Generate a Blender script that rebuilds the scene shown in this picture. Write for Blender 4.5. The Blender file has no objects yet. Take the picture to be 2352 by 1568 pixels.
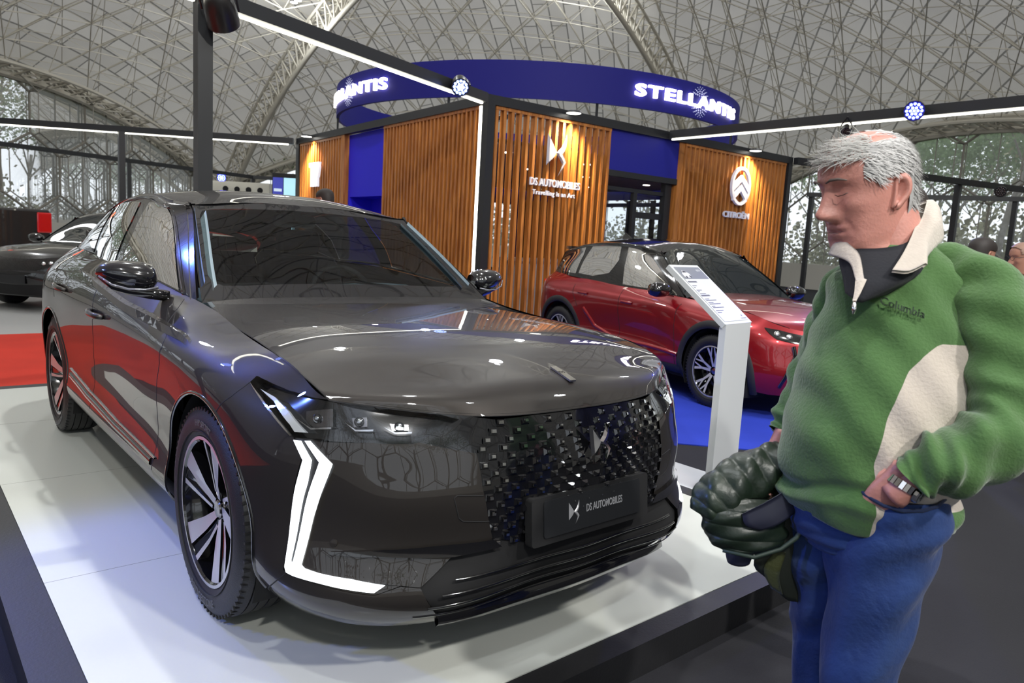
import bpy, bmesh, math, random
import numpy as np
from mathutils import Vector, Matrix, geometry
PI = math.pi
random.seed(7)
sc = bpy.context.scene
COL = sc.collection
# ---------------------------------------------------------------- camera
CAM = (2.4216, -1.6747, 1.2888)
YAW, PITCH, ROLL, FPX = 2.433329, -0.134466, 0.056633, 1709.16
cd = bpy.data.cameras.new('camera'); cam = bpy.data.objects.new('camera', cd); COL.objects.link(cam)
cd.sensor_width = 36.0; cd.lens = FPX / 2352 * 36.0; cd.clip_end = 400; cd.clip_start = 0.05
_d = Vector((math.cos(YAW) * math.cos(PITCH), math.sin(YAW) * math.cos(PITCH), math.sin(PITCH)))
_r = _d.cross(Vector((0, 0, 1))).normalized(); _u = _r.cross(_d)
_c, _s = math.cos(ROLL), math.sin(ROLL)
_R, _U = _c * _r + _s * _u, -_s * _r + _c * _u
cam.matrix_world = Matrix(((_R.x, _U.x, -_d.x, CAM[0]), (_R.y, _U.y, -_d.y, CAM[1]), (_R.z, _U.z, -_d.z, CAM[2]), (0, 0, 0, 1)))
cd.dof.use_dof = True; cd.dof.focus_distance = 2.9; cd.dof.aperture_fstop = 5.6
sc.camera = cam
# ---------------------------------------------------------------- view
sc.view_settings.view_transform = 'Standard'; sc.view_settings.look = 'None'
sc.view_settings.gamma = 1.0; sc.view_settings.use_curve_mapping = False
sc.view_settings.exposure = 0.0
sc.cycles.use_denoising = True
sc.cycles.max_bounces = 8; sc.cycles.diffuse_bounces = 3; sc.cycles.glossy_bounces = 4
sc.cycles.transmission_bounces = 4; sc.cycles.transparent_max_bounces = 12
sc.cycles.caustics_reflective = False; sc.cycles.caustics_refractive = False
sc.cycles.sample_clamp_indirect = 4.0
# ---------------------------------------------------------------- daylight
wd = bpy.data.worlds.new('overcast_sky'); sc.world = wd; wd.use_nodes = True
nt = wd.node_tree; bg = nt.nodes['Background']
tc = nt.nodes.new('ShaderNodeTexCoord'); sx = nt.nodes.new('ShaderNodeSeparateXYZ'); cr_ = nt.nodes.new('ShaderNodeValToRGB')
nt.links.new(tc.outputs['Generated'], sx.inputs[0]); nt.links.new(sx.outputs['Z'], cr_.inputs[0]); nt.links.new(cr_.outputs[0], bg.inputs[0])
cr_.color_ramp.elements[0].position = 0.0; cr_.color_ramp.elements[0].color = (0.90, 0.93, 1.0, 1)
cr_.color_ramp.elements[1].position = 0.6; cr_.color_ramp.elements[1].color = (0.80, 0.84, 0.95, 1)
bg.inputs['Strength'].default_value = 1.6
FLOOR = -0.12
# ---------------------------------------------------------------- large lights: the hall's LED floods, the stands' PAR cans and added fill lamps
def lamp(kind, name, loc, aim, power, color, size=0.3, angle=45, blend=0.4):
    ld = bpy.data.lights.new(name, kind); ld.energy = power; ld.color = color
    if kind == 'AREA':
        ld.shape = 'DISK'; ld.size = size
    elif kind == 'SPOT':
        ld.spot_size = math.radians(angle); ld.spot_blend = blend; ld.shadow_soft_size = size
    else:
        ld.shadow_soft_size = size
    o = bpy.data.objects.new(name, ld); COL.objects.link(o); o.location = loc
    o.rotation_euler = (Vector(aim) - Vector(loc)).to_track_quat('-Z', 'Y').to_euler()
    return o
FLOODS = [(-13.5, 6.0), (-9.0, 9.5), (-4.0, 13.5), (-15.5, -1.5), (-8.0, 1.0), (-1.9, 1.3), (-24.0, 10.0), (-17.5, 17.5), (3.5, 6.5), (1.6, -3.2), (4.4, 1.6)]  # the last two are added fill for the visitors at the front
FRONT_FILL = [(7.6, -4.6), (8.2, 1.4)]  # added lamps behind the camera, unseen, brightening bumper and visitors
def dome_z(x, y):
    qx, qy = x + 14.28, y - 11.35; par = qx * .79 - qy * .613; perp = qx * .613 + qy * .79
    if par > 2: par = 2 + (par - 2) * (1 - .55 * min(1, max(0, (par - 2) / 8)))
    return -19.65 + math.sqrt(max(31.48 ** 2 - par * par - perp * perp, 1))
for fx, fy in FLOODS:
    lamp('AREA', 'flood_or_fill_light', (fx, fy, dome_z(fx, fy) - 1.25), (fx, fy, 0), 120 if fx > 1 else 100, (0.93, 0.97, 1.0), 0.35)
    if (fx, fy) == (-1.9, 1.3): lamp('SPOT', 'stand_flood_light', (fx, fy, dome_z(fx, fy) - 1.2), (-1.0, -.2, 0), 800, (1.0, .99, .93), 0.14, 62, .5)
    lamp('POINT', 'roof_fill_light', (fx, fy, dome_z(fx, fy) - 1.45), (fx, fy, 0), 110 if fx > -3 else 190, (0.95, 0.98, 1.0), 0.25)  # added omni fill below each flood, brightening roof skin and lattice
for fx, fy in ((7.6, -4.6), (8.2, 1.4)):
    lamp('AREA', 'flood_or_fill_light', (fx, fy, dome_z(fx, fy) - 1.25), (0.6, -.2, .4), 600, (1.0, 0.97, 0.92), 0.5)  # added fill aimed at the car front from behind the camera
lamp('SPOT', 'blue_wash_light', (-3.33, -1.85, 2.88), (0.2, -0.8, 0.6), 1500, (0.10, 0.20, 1.0), 0.06, 40, 0.4)
lamp('SPOT', 'blue_side_light', (-1.6, -4.3, 2.6), (0.1, -0.9, 0.4), 360, (0.14, 0.25, 1.0), 0.08, 42, 0.5)
lamp('SPOT', 'stand_wash_light', (-5.2, 3.55, 3.0), (-0.3, 0.6, 0.3), 60, (0.45, 0.55, 1.0), 0.06, 40, 0.5)
lamp('SPOT', 'red_car_wash_light', (-1.75, 8.0, 2.95), (0.9, 2.6, 0.3), 190, (0.12, 0.15, 1.0), 0.06, 70, 0.6)
# ---------------------------------------------------------------- helpers
def lin(r, g, b): return tuple(((c / 255) / 12.92 if c / 255 <= 0.04045 else ((c / 255 + 0.055) / 1.055) ** 2.4) for c in (r, g, b)) + (1,)
MATS = {}
def mat(name, col=(0.5, 0.5, 0.5), rough=0.5, metal=0.0, coat=0.0, coat_r=0.03, emit=None, es=1.0, noise=None, bump=None, spec=0.5, sheen=0.0, alpha=1.0, trans=0.0, ior=1.5):
    """col linear; noise=(scale, amount); bump=(scale, strength)"""
    if name in MATS: return MATS[name]
    m = bpy.data.materials.new(name); m.use_nodes = True; n = m.node_tree.nodes; l = m.node_tree.links
    b = n['Principled BSDF']; col = tuple(col)[:3] + (1,)
    b.inputs['Base Color'].default_value = col; b.inputs['Roughness'].default_value = rough; b.inputs['Metallic'].default_value = metal
    b.inputs['Coat Weight'].default_value = coat; b.inputs['Coat Roughness'].default_value = coat_r; b.inputs['Specular IOR Level'].default_value = spec
    b.inputs['Sheen Weight'].default_value = sheen; b.inputs['Alpha'].default_value = alpha; b.inputs['Transmission Weight'].default_value = trans
    b.inputs['IOR'].default_value = ior
    if emit is not None:
        b.inputs['Emission Color'].default_value = tuple(emit)[:3] + (1,); b.inputs['Emission Strength'].default_value = es
    if noise or bump:
        t = n.new('ShaderNodeTexCoord')
    if noise:
        nz = n.new('ShaderNodeTexNoise'); nz.inputs['Scale'].default_value = noise[0]; nz.inputs['Detail'].default_value = 5
        mx = n.new('ShaderNodeMix'); mx.data_type = 'RGBA'
        l.new(t.outputs['Object'], nz.inputs['Vector']); l.new(nz.outputs['Fac'], mx.inputs['Factor'])
        mx.inputs[6].default_value = tuple(c * (1 - noise[1]) for c in col[:3]) + (1,); mx.inputs[7].default_value = tuple(min(1, c * (1 + noise[1])) for c in col[:3]) + (1,)
        l.new(mx.outputs[2], b.inputs['Base Color'])
    if bump:
        nb = n.new('ShaderNodeTexNoise'); nb.inputs['Scale'].default_value = bump[0]; nb.inputs['Detail'].default_value = 4
        bp = n.new('ShaderNodeBump'); bp.inputs['Strength'].default_value = bump[1]; bp.inputs['Distance'].default_value = 0.01
        l.new(t.outputs['Object'], nb.inputs['Vector']); l.new(nb.outputs['Fac'], bp.inputs['Height']); l.new(bp.outputs[0], b.inputs['Normal'])
    MATS[name] = m; return m
def glass_mat(name, tint=(1, 1, 1), refl=0.08, rough=0.0, ior=1.45):
    """thin pane: see-through with a mirror film (fresnel)"""
    if name in MATS: return MATS[name]
    m = bpy.data.materials.new(name); m.use_nodes = True; n = m.node_tree.nodes; l = m.node_tree.links
    n.remove(n['Principled BSDF']); out = n['Material Output']
    t = n.new('ShaderNodeBsdfTransparent'); t.inputs[0].default_value = tuple(tint) + (1,)
    g = n.new('ShaderNodeBsdfGlossy'); g.inputs['Roughness'].default_value = rough; g.inputs[0].default_value = (1, 1, 1, 1)
    f = n.new('ShaderNodeFresnel'); f.inputs[0].default_value = ior
    a = n.new('ShaderNodeMath'); a.operation = 'MAXIMUM'; a.inputs[1].default_value = refl
    mx = n.new('ShaderNodeMixShader'); l.new(f.outputs[0], a.inputs[0]); l.new(a.outputs[0], mx.inputs[0]); l.new(t.outputs[0], mx.inputs[1]); l.new(g.outputs[0], mx.inputs[2]); l.new(mx.outputs[0], out.inputs[0])
    MATS[name] = m; return m
def tag(o, label=None, cat=None, group=None, kind=None):
    if label: o['label'] = label
    if cat: o['category'] = cat
    if group: o['group'] = group
    if kind: o['kind'] = kind
    return o
def thing(name, label, cat, loc=(0, 0, 0), rotz=0.0, group=None):
    o = bpy.data.objects.new(name, None); COL.objects.link(o); o.empty_display_size = 0.1
    o.location = loc; o.rotation_euler = (0, 0, rotz); o['xf'] = 1
    del o['xf']
    XF[o.name] = Matrix.Translation(loc) @ Matrix.Rotation(rotz, 4, 'Z')
    return tag(o, label, cat, group)
XF = {}
def build(name, V, F, m, parent=None, smooth=True, normals=None, local=False, mats=None, mi=None, label=None):
    """one mesh object; V in world space (or in the thing's space when local)"""
    me = bpy.data.meshes.new(name); V = [tuple(map(float, v)) for v in V]
    w = XF.get(parent.name) if parent is not None else None
    if w is not None and not local:
        iv = w.inverted(); V = [tuple(iv @ Vector(v)) for v in V]
        if normals is not None: r3 = iv.to_3x3(); normals = [tuple(r3 @ Vector(x)) for x in normals]
    me.from_pydata(V, [], [tuple(f) for f in F])
    for mm in (mats or [m]): me.materials.append(mm)
    if mi is not None: me.polygons.foreach_set('material_index', list(mi))
    me.polygons.foreach_set('use_smooth', [smooth] * len(me.polygons)); me.update()
    if normals is not None and smooth: me.normals_split_custom_set_from_vertices([tuple(map(float, x)) for x in normals])
    o = bpy.data.objects.new(name, me); COL.objects.link(o)
    if parent is not None:
        o.parent = parent
        if w is not None: XF[o.name] = w
    if label: o['label'] = label
    return o
class MB:
    """collects simple solids into one mesh"""
    def __init__(s): s.V = []; s.F = []; s.M = []
    def add(s, V, F, mi=0):
        n = len(s.V); s.V += [tuple(v) for v in V]; s.F += [tuple(i + n for i in f) for f in F]; s.M += [mi] * len(F); return s
    def box(s, a, b, mi=0, M=None):
        x0, y0, z0 = a; x1, y1, z1 = b
        V = [(x0,y0,z0),(x1,y0,z0),(x1,y1,z0),(x0,y1,z0),(x0,y0,z1),(x1,y0,z1),(x1,y1,z1),(x0,y1,z1)]
        if M is not None: V = [tuple(M @ Vector(v)) for v in V]
        return s.add(V, [(0,3,2,1),(4,5,6,7),(0,1,5,4),(1,2,6,5),(2,3,7,6),(3,0,4,7)], mi)
    def bar(s, p, q, w, h=None, mi=0, up=(0, 0, 1)):
        """rectangular bar from p to q, w wide and h high"""
        h = h or w; p, q = Vector(p), Vector(q); d = (q - p).normalized(); upv = Vector(up)
        if abs(d.dot(upv)) > 0.98: upv = Vector((0, 1, 0)) if abs(d.y) < 0.9 else Vector((1, 0, 0))
        r = d.cross(upv).normalized() * w / 2; u = r.cross(d).normalized() * h / 2
        V = [p - r - u, p + r - u, p + r + u, p - r + u, q - r - u, q + r - u, q + r + u, q - r + u]
        return s.add(V, [(0,1,2,3),(7,6,5,4),(0,4,5,1),(1,5,6,2),(2,6,7,3),(3,7,4,0)], mi)
    def tube(s, pts, r, n=8, mi=0, cap=True, closed=False):
        pts = [Vector(p) for p in pts]; N = len(pts); rr = r if hasattr(r, '__len__') else [r] * N
        prev = None; V = []; F = []
        for i, p in enumerate(pts):
            a = pts[(i - 1) % N] if (i > 0 or closed) else p; b = pts[(i + 1) % N] if (i < N - 1 or closed) else p
            d = (b - a)
            d = d.normalized() if d.length > 1e-9 else Vector((0, 0, 1))
            if prev is None:
                x = d.orthogonal().normalized()
            else:
                x = (prev - d * prev.dot(d)); x = x.normalized() if x.length > 1e-6 else d.orthogonal().normalized()
            prev = x; y = d.cross(x)
            for k in range(n):
                t = 2 * PI * k / n; V.append(p + (x * math.cos(t) + y * math.sin(t)) * rr[i])
        M_ = N if closed else N - 1
        for i in range(M_):
            j = (i + 1) % N
            for k in range(n): F.append((i * n + k, i * n + (k + 1) % n, j * n + (k + 1) % n, j * n + k))
        if cap and not closed: F.append(tuple(range(n))[::-1]); F.append(tuple((N - 1) * n + k for k in range(n)))
        return s.add(V, F, mi)
    def lathe(s, prof, M=None, n=32, mi=0, closed=False, a0=0.0, a1=2 * PI):
        """prof: (r, z) list turned about Z, then moved by M"""
        V = []; F = []; full = abs(a1 - a0 - 2 * PI) < 1e-6; S = n if full else n + 1; K = len(prof)
        for k in range(S):
            t = a0 + (a1 - a0) * k / n
            for r, z in prof: V.append(Vector((r * math.cos(t), r * math.sin(t), z)))
        if M is not None: V = [M @ v for v in V]
        for k in range(n):
            k2 = (k + 1) % S
            for j in range(K - 1 + (1 if closed else 0)):
                j2 = (j + 1) % K; F.append((k * K + j, k2 * K + j, k2 * K + j2, k * K + j2))
        return s.add(V, F, mi)
    def prism(s, poly, M, d0, d1, mi=0):
        """extrude a 2-D outline (x, y) from z=d0 to d1, moved by M; concave outlines are tessellated"""
        n = len(poly); V = [M @ Vector((x, y, d0)) for x, y in poly] + [M @ Vector((x, y, d1)) for x, y in poly]
        tri = geometry.tessellate_polygon([[Vector((x, y, 0)) for x, y in poly]])
        A = sum(poly[i][0] * poly[(i + 1) % n][1] - poly[(i + 1) % n][0] * poly[i][1] for i in range(n))
        F = []
        for t in tri:
            a, b, c = t; ar = (poly[b][0]-poly[a][0])*(poly[c][1]-poly[a][1])-(poly[c][0]-poly[a][0])*(poly[b][1]-poly[a][1])
            if ar < 0: a, b, c = a, c, b
            F.append((c, b, a)); F.append((a + n, b + n, c + n))
        for i in range(n):
            j = (i + 1) % n; F.append((i, j, j + n, i + n) if A > 0 else (j, i, i + n, j + n))
        return s.add(V, F, mi)
    def text(s, txt, size, M, depth=0.004, mi=0, bend=None, align='CENTER', spacing=1.0, offset=0.0):
        V, F = text_geo(txt, size, depth, align, spacing, offset)
        if bend: V = [bend(v) for v in V]
        V = [M @ Vector(v) for v in V]
        return s.add(V, F, mi)
    def obj(s, name, m, parent=None, smooth=False, local=False, mats=None, label=None, auto=None):
        o = build(name, s.V, s.F, m, parent, smooth, None, local, mats, s.M if mats else None, label)
        if auto is not None: autosmooth(o, auto)
        return o
def autosmooth(o, deg=35):
    me = o.data; me.polygons.foreach_set('use_smooth', [True] * len(me.polygons))
    bm = bmesh.new(); bm.from_mesh(me); lim = math.radians(deg)
    for e in bm.edges: e.smooth = not (len(e.link_faces) == 2 and e.calc_face_angle(0) > lim)
    bm.to_mesh(me); bm.free()
def text_geo(txt, size, depth, align='CENTER', spacing=1.0, offset=0.0):
    cu = bpy.data.curves.new('lettering', 'FONT'); cu.body = txt; cu.size = size; cu.extrude = depth / 2; cu.align_x = align
    cu.space_character = spacing; cu.resolution_u = 3; cu.offset = offset
    o = bpy.data.objects.new('lettering', cu); COL.objects.link(o); dg = bpy.context.evaluated_depsgraph_get(); dg.update()
    me = bpy.data.meshes.new_from_object(o.evaluated_get(dg))
    V = [tuple(v.co) for v in me.vertices]; F = [tuple(p.vertices) for p in me.polygons]
    bpy.data.objects.remove(o); bpy.data.curves.remove(cu); bpy.data.meshes.remove(me)
    return V, F
def T(x, y, z): return Matrix.Translation((x, y, z))
def Rx(a): return Matrix.Rotation(a, 4, 'X')
def Ry(a): return Matrix.Rotation(a, 4, 'Y')
def Rz(a): return Matrix.Rotation(a, 4, 'Z')
def S3(x, y, z): return Matrix.Diagonal((x, y, z, 1))
def frame(o, x, y, z=None):
    """matrix with origin o and the given x / y axes"""
    x = Vector(x).normalized(); y = Vector(y); y = (y - x * x.dot(y)).normalized(); z = x.cross(y)
    return Matrix(((x.x, y.x, z.x, o[0]), (x.y, y.y, z.y, o[1]), (x.z, y.z, z.z, o[2]), (0, 0, 0, 1)))
def resample(poly, step, closed=True):
    out = []; n = len(poly)
    for i in range(n if closed else n - 1):
        a = np.array(poly[i]); b = np.array(poly[(i + 1) % n]); k = max(1, int(math.ceil(np.linalg.norm(b - a) / step)))
        for j in range(k): out.append(tuple(a + (b - a) * j / k))
    if not closed: out.append(tuple(poly[-1]))
    return out
def inside(P, poly):
    P = np.asarray(P, float); x, y = P[:, 0], P[:, 1]; c = np.zeros(len(P), bool); n = len(poly)
    for i in range(n):
        x1, y1 = poly[i]; x2, y2 = poly[(i + 1) % n]
        if y1 == y2: continue
        t = ((y1 > y) != (y2 > y)); xi = (x2 - x1) * (y - y1) / (y2 - y1) + x1; c ^= t & (x < xi)
    return c
def smooth_poly(pts, k=4, closed=False):
    """Catmull-Rom through 2-D/3-D points"""
    P = [np.array(p, float) for p in pts]; n = len(P); out = []
    rng = range(n) if closed else range(n - 1)
    for i in rng:
        p1, p2 = P[i], P[(i + 1) % n]
        p0 = P[(i - 1) % n] if (closed or i > 0) else 2 * p1 - p2
        p3 = P[(i + 2) % n] if (closed or i < n - 2) else 2 * p2 - p1
        for j in range(k):
            t = j / k; out.append(tuple(0.5 * ((2*p1) + (-p0+p2)*t + (2*p0-5*p1+4*p2-p3)*t*t + (-p0+3*p1-3*p2+p3)*t**3)))
    if not closed: out.append(tuple(P[-1]))
    return out
def region(net, poly, step=0.03, vs=0.15, off=0.0, holes=(), side=1, fn=None, thick=0.0):
    """mesh of the part of a net inside a (u, v) outline, with the net's own normals; side=-1 gives the right-hand half"""
    q = resample([(u, v * vs) for u, v in poly], step); hq = [resample([(u, v * vs) for u, v in h], step) for h in holes]
    A = np.array(q); x0, y0 = A.min(0); x1, y1 = A.max(0)
    gx, gy = np.meshgrid(np.arange(x0 + step / 2, x1, step), np.arange(y0 + step / 2, y1, step)); G = np.stack([gx.ravel(), gy.ravel()], 1)
    if len(G):
        k = inside(G, q)
        for h in hq: k &= ~inside(G, h)
        G = G[k]
        B = np.array([p for r in [q] + hq for p in r])
        if len(G): G = G[np.array([np.min(np.sum((B - g) ** 2, 1)) > (0.45 * step) ** 2 for g in G])]
    pts = [Vector(p) for p in q]; E = [(i, (i + 1) % len(q)) for i in range(len(q))]
    for h in hq:
        n0 = len(pts); pts += [Vector(p) for p in h]; E += [(n0 + i, n0 + (i + 1) % len(h)) for i in range(len(h))]
    pts += [Vector(p) for p in G]
    r = geometry.delaunay_2d_cdt(pts, E, [], 0, 1e-6); V2 = np.array([(p.x, p.y) for p in r[0]]); F = [tuple(f) for f in r[2]]
    cen = np.array([V2[list(f)].mean(0) for f in F]); k = inside(cen, q)
    for h in hq: k &= ~inside(cen, h)
    F = [f for f, kk in zip(F, k) if kk]
    U, Vv = V2[:, 0], V2[:, 1] / vs
    P, N = net.PN(U, Vv, off) if not fn else fn(net, U, Vv, off)
    # orient faces along the normals
    out = []
    for f in F:
        a, b, c = P[f[0]], P[f[1]], P[f[2]]
        if np.dot(np.cross(b - a, c - a), N[f[0]] + N[f[1]] + N[f[2]]) < 0: f = f[::-1]
        out.append(f)
    if side == -1:
        P = P * [1, -1, 1]; N = N * [1, -1, 1]; out = [f[::-1] for f in out]
    return P, out, N
def net_strip(net, uv, width, off=0.002, side=1, step=0.02, vs=0.15):
    """a narrow raised ribbon along a (u, v) polyline"""
    q = resample([(u, v * vs) for u, v in uv], step, closed=False); u = np.array([p[0] for p in q]); v = np.array([p[1] / vs for p in q])
    P, N = net.PN(u, v, off); tg = np.gradient(P, axis=0); tg /= np.linalg.norm(tg, axis=1)[:, None] + 1e-9; sd = np.cross(N, tg) * width / 2
    V = []; Q0 = P - N * off * 1.5
    for i in range(len(P)): V += [Q0[i] - sd[i], P[i] - sd[i] * 0.6, P[i] + sd[i] * 0.6, Q0[i] + sd[i]]
    V = np.array(V); F = []
    for i in range(len(P) - 1):
        for k in range(3): F.append((i*4+k, (i+1)*4+k, (i+1)*4+k+1, i*4+k+1))
    if side == -1: V = V * [1, -1, 1]; F = [f[::-1] for f in F]
    return V, F
# ---------------------------------------------------------------- smooth surface nets
class Net:
    """C2 tensor-product spline surface through a control net C[u][v] = (x, y, z)."""
    def __init__(s, C, up=None, vp=None):
        s.C = np.array(C, float); nu, nv = s.C.shape[:2]
        if up is None:
            m = s.C[:, nv // 2]; d = np.linalg.norm(np.diff(m, axis=0), axis=1)
            up = np.concatenate([[0], np.cumsum(d)])
        s.up = np.array(up, float); s.vp = np.arange(nv, dtype=float) if vp is None else np.array(vp, float)
        s.Mu = s._second(s.up); s.Mv = s._second(s.vp)
    @staticmethod
    def _second(t):
        n = len(t); A = np.zeros((n, n)); B = np.zeros((n, n)); h = np.diff(t)
        A[0, 0] = A[-1, -1] = 1
        for i in range(1, n - 1):
            A[i, i - 1] = h[i - 1]; A[i, i] = 2 * (h[i - 1] + h[i]); A[i, i + 1] = h[i]
            B[i, i - 1] = 6 / h[i - 1]; B[i, i] = -6 / h[i - 1] - 6 / h[i]; B[i, i + 1] = 6 / h[i]
        return np.linalg.solve(A, B)
    @staticmethod
    def _w(t, M, x):
        x = np.atleast_1d(np.asarray(x, float)); n = len(t)
        i = np.clip(np.searchsorted(t, x, side='right') - 1, 0, n - 2)
        h = t[i + 1] - t[i]; b = (x - t[i]) / h; a = 1 - b
        W = np.zeros((len(x), n)); r = np.arange(len(x))
        W[r, i] += a; W[r, i + 1] += b
        inside = ((x >= t[0]) & (x <= t[-1])).astype(float)
        ca = inside * (a ** 3 - a) * h * h / 6; cb = inside * (b ** 3 - b) * h * h / 6
        return W + ca[:, None] * M[i] + cb[:, None] * M[i + 1]
    def P(s, u, v):
        u = np.atleast_1d(np.asarray(u, float)); v = np.atleast_1d(np.asarray(v, float))
        return np.einsum('ij,ik,jkc->ic', s._w(s.up, s.Mu, u), s._w(s.vp, s.Mv, v), s.C) if False else \
            np.einsum('ij,ijc->ic', s._w(s.up, s.Mu, u), np.einsum('ik,jkc->ijc', s._w(s.vp, s.Mv, v), s.C))
    def PN(s, u, v, off=0.0):
        e = 1e-3; P = s.P(u, v)
        du = s.P(np.add(u, e), v) - s.P(np.subtract(u, e), v)
        dv = s.P(u, np.add(v, e * 5)) - s.P(u, np.subtract(v, e * 5))
        N = np.cross(dv, du); N /= np.linalg.norm(N, axis=1)[:, None] + 1e-12
        return P + N * (off if np.isscalar(off) else np.asarray(off)[:, None]), N
# body shell: ribs from the tail round to the nose, rows from sill to window line / bonnet edge (y is the half width)
def rb(x, *yz): return [(x, y, z) for y, z in yz]
BODY_C = [
 [(-3.36,.0,.25),(-3.46,.0,.33),(-3.53,.0,.5),(-3.52,.0,.7),(-3.47,.0,.85),(-3.44,.0,.98),(-3.38,.0,1.09)],
 [(-3.38,.35,.25),(-3.47,.37,.33),(-3.52,.38,.5),(-3.51,.39,.7),(-3.46,.39,.85),(-3.43,.38,.98),(-3.37,.35,1.09)],
 [(-3.33,.60,.25),(-3.41,.66,.33),(-3.45,.68,.5),(-3.44,.70,.7),(-3.40,.70,.85),(-3.37,.67,.98),(-3.32,.58,1.09)],
 rb(-3.2,(.76,.22),(.83,.32),(.855,.5),(.865,.67),(.86,.82),(.82,.96),(.675,1.09)),
 rb(-3.0,(.80,.2),(.88,.31),(.90,.46),(.91,.64),(.905,.80),(.87,.95),(.705,1.09)),
 rb(-2.675,(.81,.2),(.90,.31),(.91,.46),(.918,.64),(.912,.80),(.88,.95),(.735,1.09)),
 rb(-2.3,(.81,.2),(.90,.31),(.895,.45),(.905,.62),(.91,.78),(.885,.94),(.75,1.083)),
 rb(-1.8,(.81,.2),(.90,.31),(.88,.45),(.893,.62),(.903,.78),(.88,.93),(.765,1.075)),
 rb(-1.3,(.81,.2),(.90,.31),(.878,.45),(.888,.62),(.9,.78),(.88,.91),(.765,1.045)),
 rb(-.8,(.81,.2),(.90,.31),(.882,.45),(.892,.61),(.90,.765),(.88,.885),(.745,1.008)),
 rb(-.45,(.81,.2),(.90,.31),(.89,.45),(.90,.61),(.905,.755),(.885,.865),(.712,.965)),
 rb(-.1,(.81,.2),(.89,.31),(.905,.45),(.915,.60),(.912,.745),(.88,.85),(.74,.930)),
 [(.25,.80,.18),(.25,.875,.30),(.25,.90,.45),(.25,.905,.6),(.25,.895,.72),(.245,.86,.81),(.25,.76,.904)],
 [(.42,.79,.18),(.45,.868,.29),(.44,.866,.43),(.44,.865,.57),(.44,.85,.68),(.43,.82,.775),(.42,.76,.878)],
 [(.58,.73,.178),(.632,.797,.28),(.604,.776,.42),(.60,.77,.55),(.60,.76,.655),(.58,.75,.745),(.56,.735,.822)],
 [(.70,.62,.18),(.758,.672,.28),(.722,.655,.41),(.725,.65,.54),(.71,.645,.64),(.69,.64,.725),(.66,.61,.805)],
 [(.77,.48,.185),(.838,.512,.28),(.806,.505,.41),(.81,.505,.54),(.795,.50,.64),(.77,.50,.72),(.74,.485,.793)],
 [(.80,.34,.19),(.862,.348,.285),(.856,.348,.41),(.86,.345,.53),(.845,.34,.64),(.825,.34,.715),(.80,.34,.783)],
 [(.825,.17,.2),(.865,.17,.29),(.885,.17,.42),(.89,.17,.54),(.88,.17,.64),(.86,.17,.715),(.828,.17,.783)],
 [(.83,0,.2),(.875,0,.29),(.895,0,.42),(.903,0,.54),(.893,0,.64),(.87,0,.715),(.838,0,.784)],
 [(.825,-.17,.2),(.865,-.17,.29),(.885,-.17,.42),(.89,-.17,.54),(.88,-.17,.64),(.86,-.17,.715),(.828,-.17,.783)],
]
BODY = Net(BODY_C)
# bonnet: rows from windscreen to leading edge, columns from centre to the shut line
def hrow(*p): return [(p[1][0], -p[1][1], p[1][2])] + list(p)
HOOD_C = [
 hrow((-.775,0,.980),(-.75,.25,.982),(-.69,.49,.984),(-.58,.695,.982)),
 hrow((-.50,0,.987),(-.48,.25,.985),(-.43,.50,.975),(-.36,.715,.947)),
 hrow((-.15,0,.982),(-.14,.25,.979),(-.10,.52,.963),(-.07,.738,.929)),
 hrow((.20,0,.962),(.22,.25,.957),(.25,.52,.940),(.27,.760,.903)),
 hrow((.50,0,.925),(.49,.26,.919),(.47,.53,.899),(.45,.758,.869)),
 hrow((.71,0,.873),(.69,.26,.869),(.62,.53,.855),(.53,.745,.840)),
 hrow((.795,0,.836),(.775,.27,.833),(.71,.50,.830),(.55,.738,.828)),
 hrow((.838,0,.785),(.815,.27,.784),(.735,.49,.795),(.56,.735,.822)),
]
HOOD = Net(HOOD_C)
# greenhouse: ribs from the windscreen pillar back to the tail, rows from the window line to the roof centre
def grow(*p): return list(p) + [(p[4][0], -p[4][1], p[4][2])]
ROOF_C = [
 grow((-.62,.722,.985),(-.90,.645,1.18),(-1.15,.575,1.345),(-1.19,.55,1.372),(-1.255,.30,1.398),(-1.275,0,1.405)),
 grow((-.80,.748,1.01),(-1.10,.69,1.185),(-1.37,.622,1.33),(-1.36,.575,1.385),(-1.40,.30,1.435),(-1.42,0,1.447)),
 grow((-1.25,.765,1.045),(-1.40,.70,1.22),(-1.60,.615,1.365),(-1.60,.565,1.408),(-1.60,.30,1.455),(-1.60,0,1.468)),
 grow((-1.75,.765,1.078),(-1.80,.695,1.24),(-1.85,.61,1.385),(-1.85,.56,1.423),(-1.85,.30,1.465),(-1.85,0,1.48)),
 grow((-2.2,.75,1.085),(-2.2,.685,1.24),(-2.2,.605,1.378),(-2.2,.55,1.415),(-2.2,.30,1.458),(-2.2,0,1.472)),
 grow((-2.6,.735,1.09),(-2.55,.67,1.225),(-2.5,.60,1.342),(-2.5,.54,1.383),(-2.5,.30,1.428),(-2.5,0,1.443)),
 grow((-3.0,.705,1.09),(-2.95,.65,1.18),(-2.9,.595,1.26),(-2.9,.53,1.305),(-2.9,.30,1.355),(-2.9,0,1.37)),
 grow((-3.32,.58,1.09),(-3.31,.575,1.12),(-3.3,.565,1.155),(-3.3,.50,1.185),(-3.3,.30,1.215),(-3.3,0,1.225)),
]
ROOF = Net(ROOF_C)
def wrow(*p): return [(p[1][0], -p[1][1], p[1][2])] + list(p)
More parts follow.
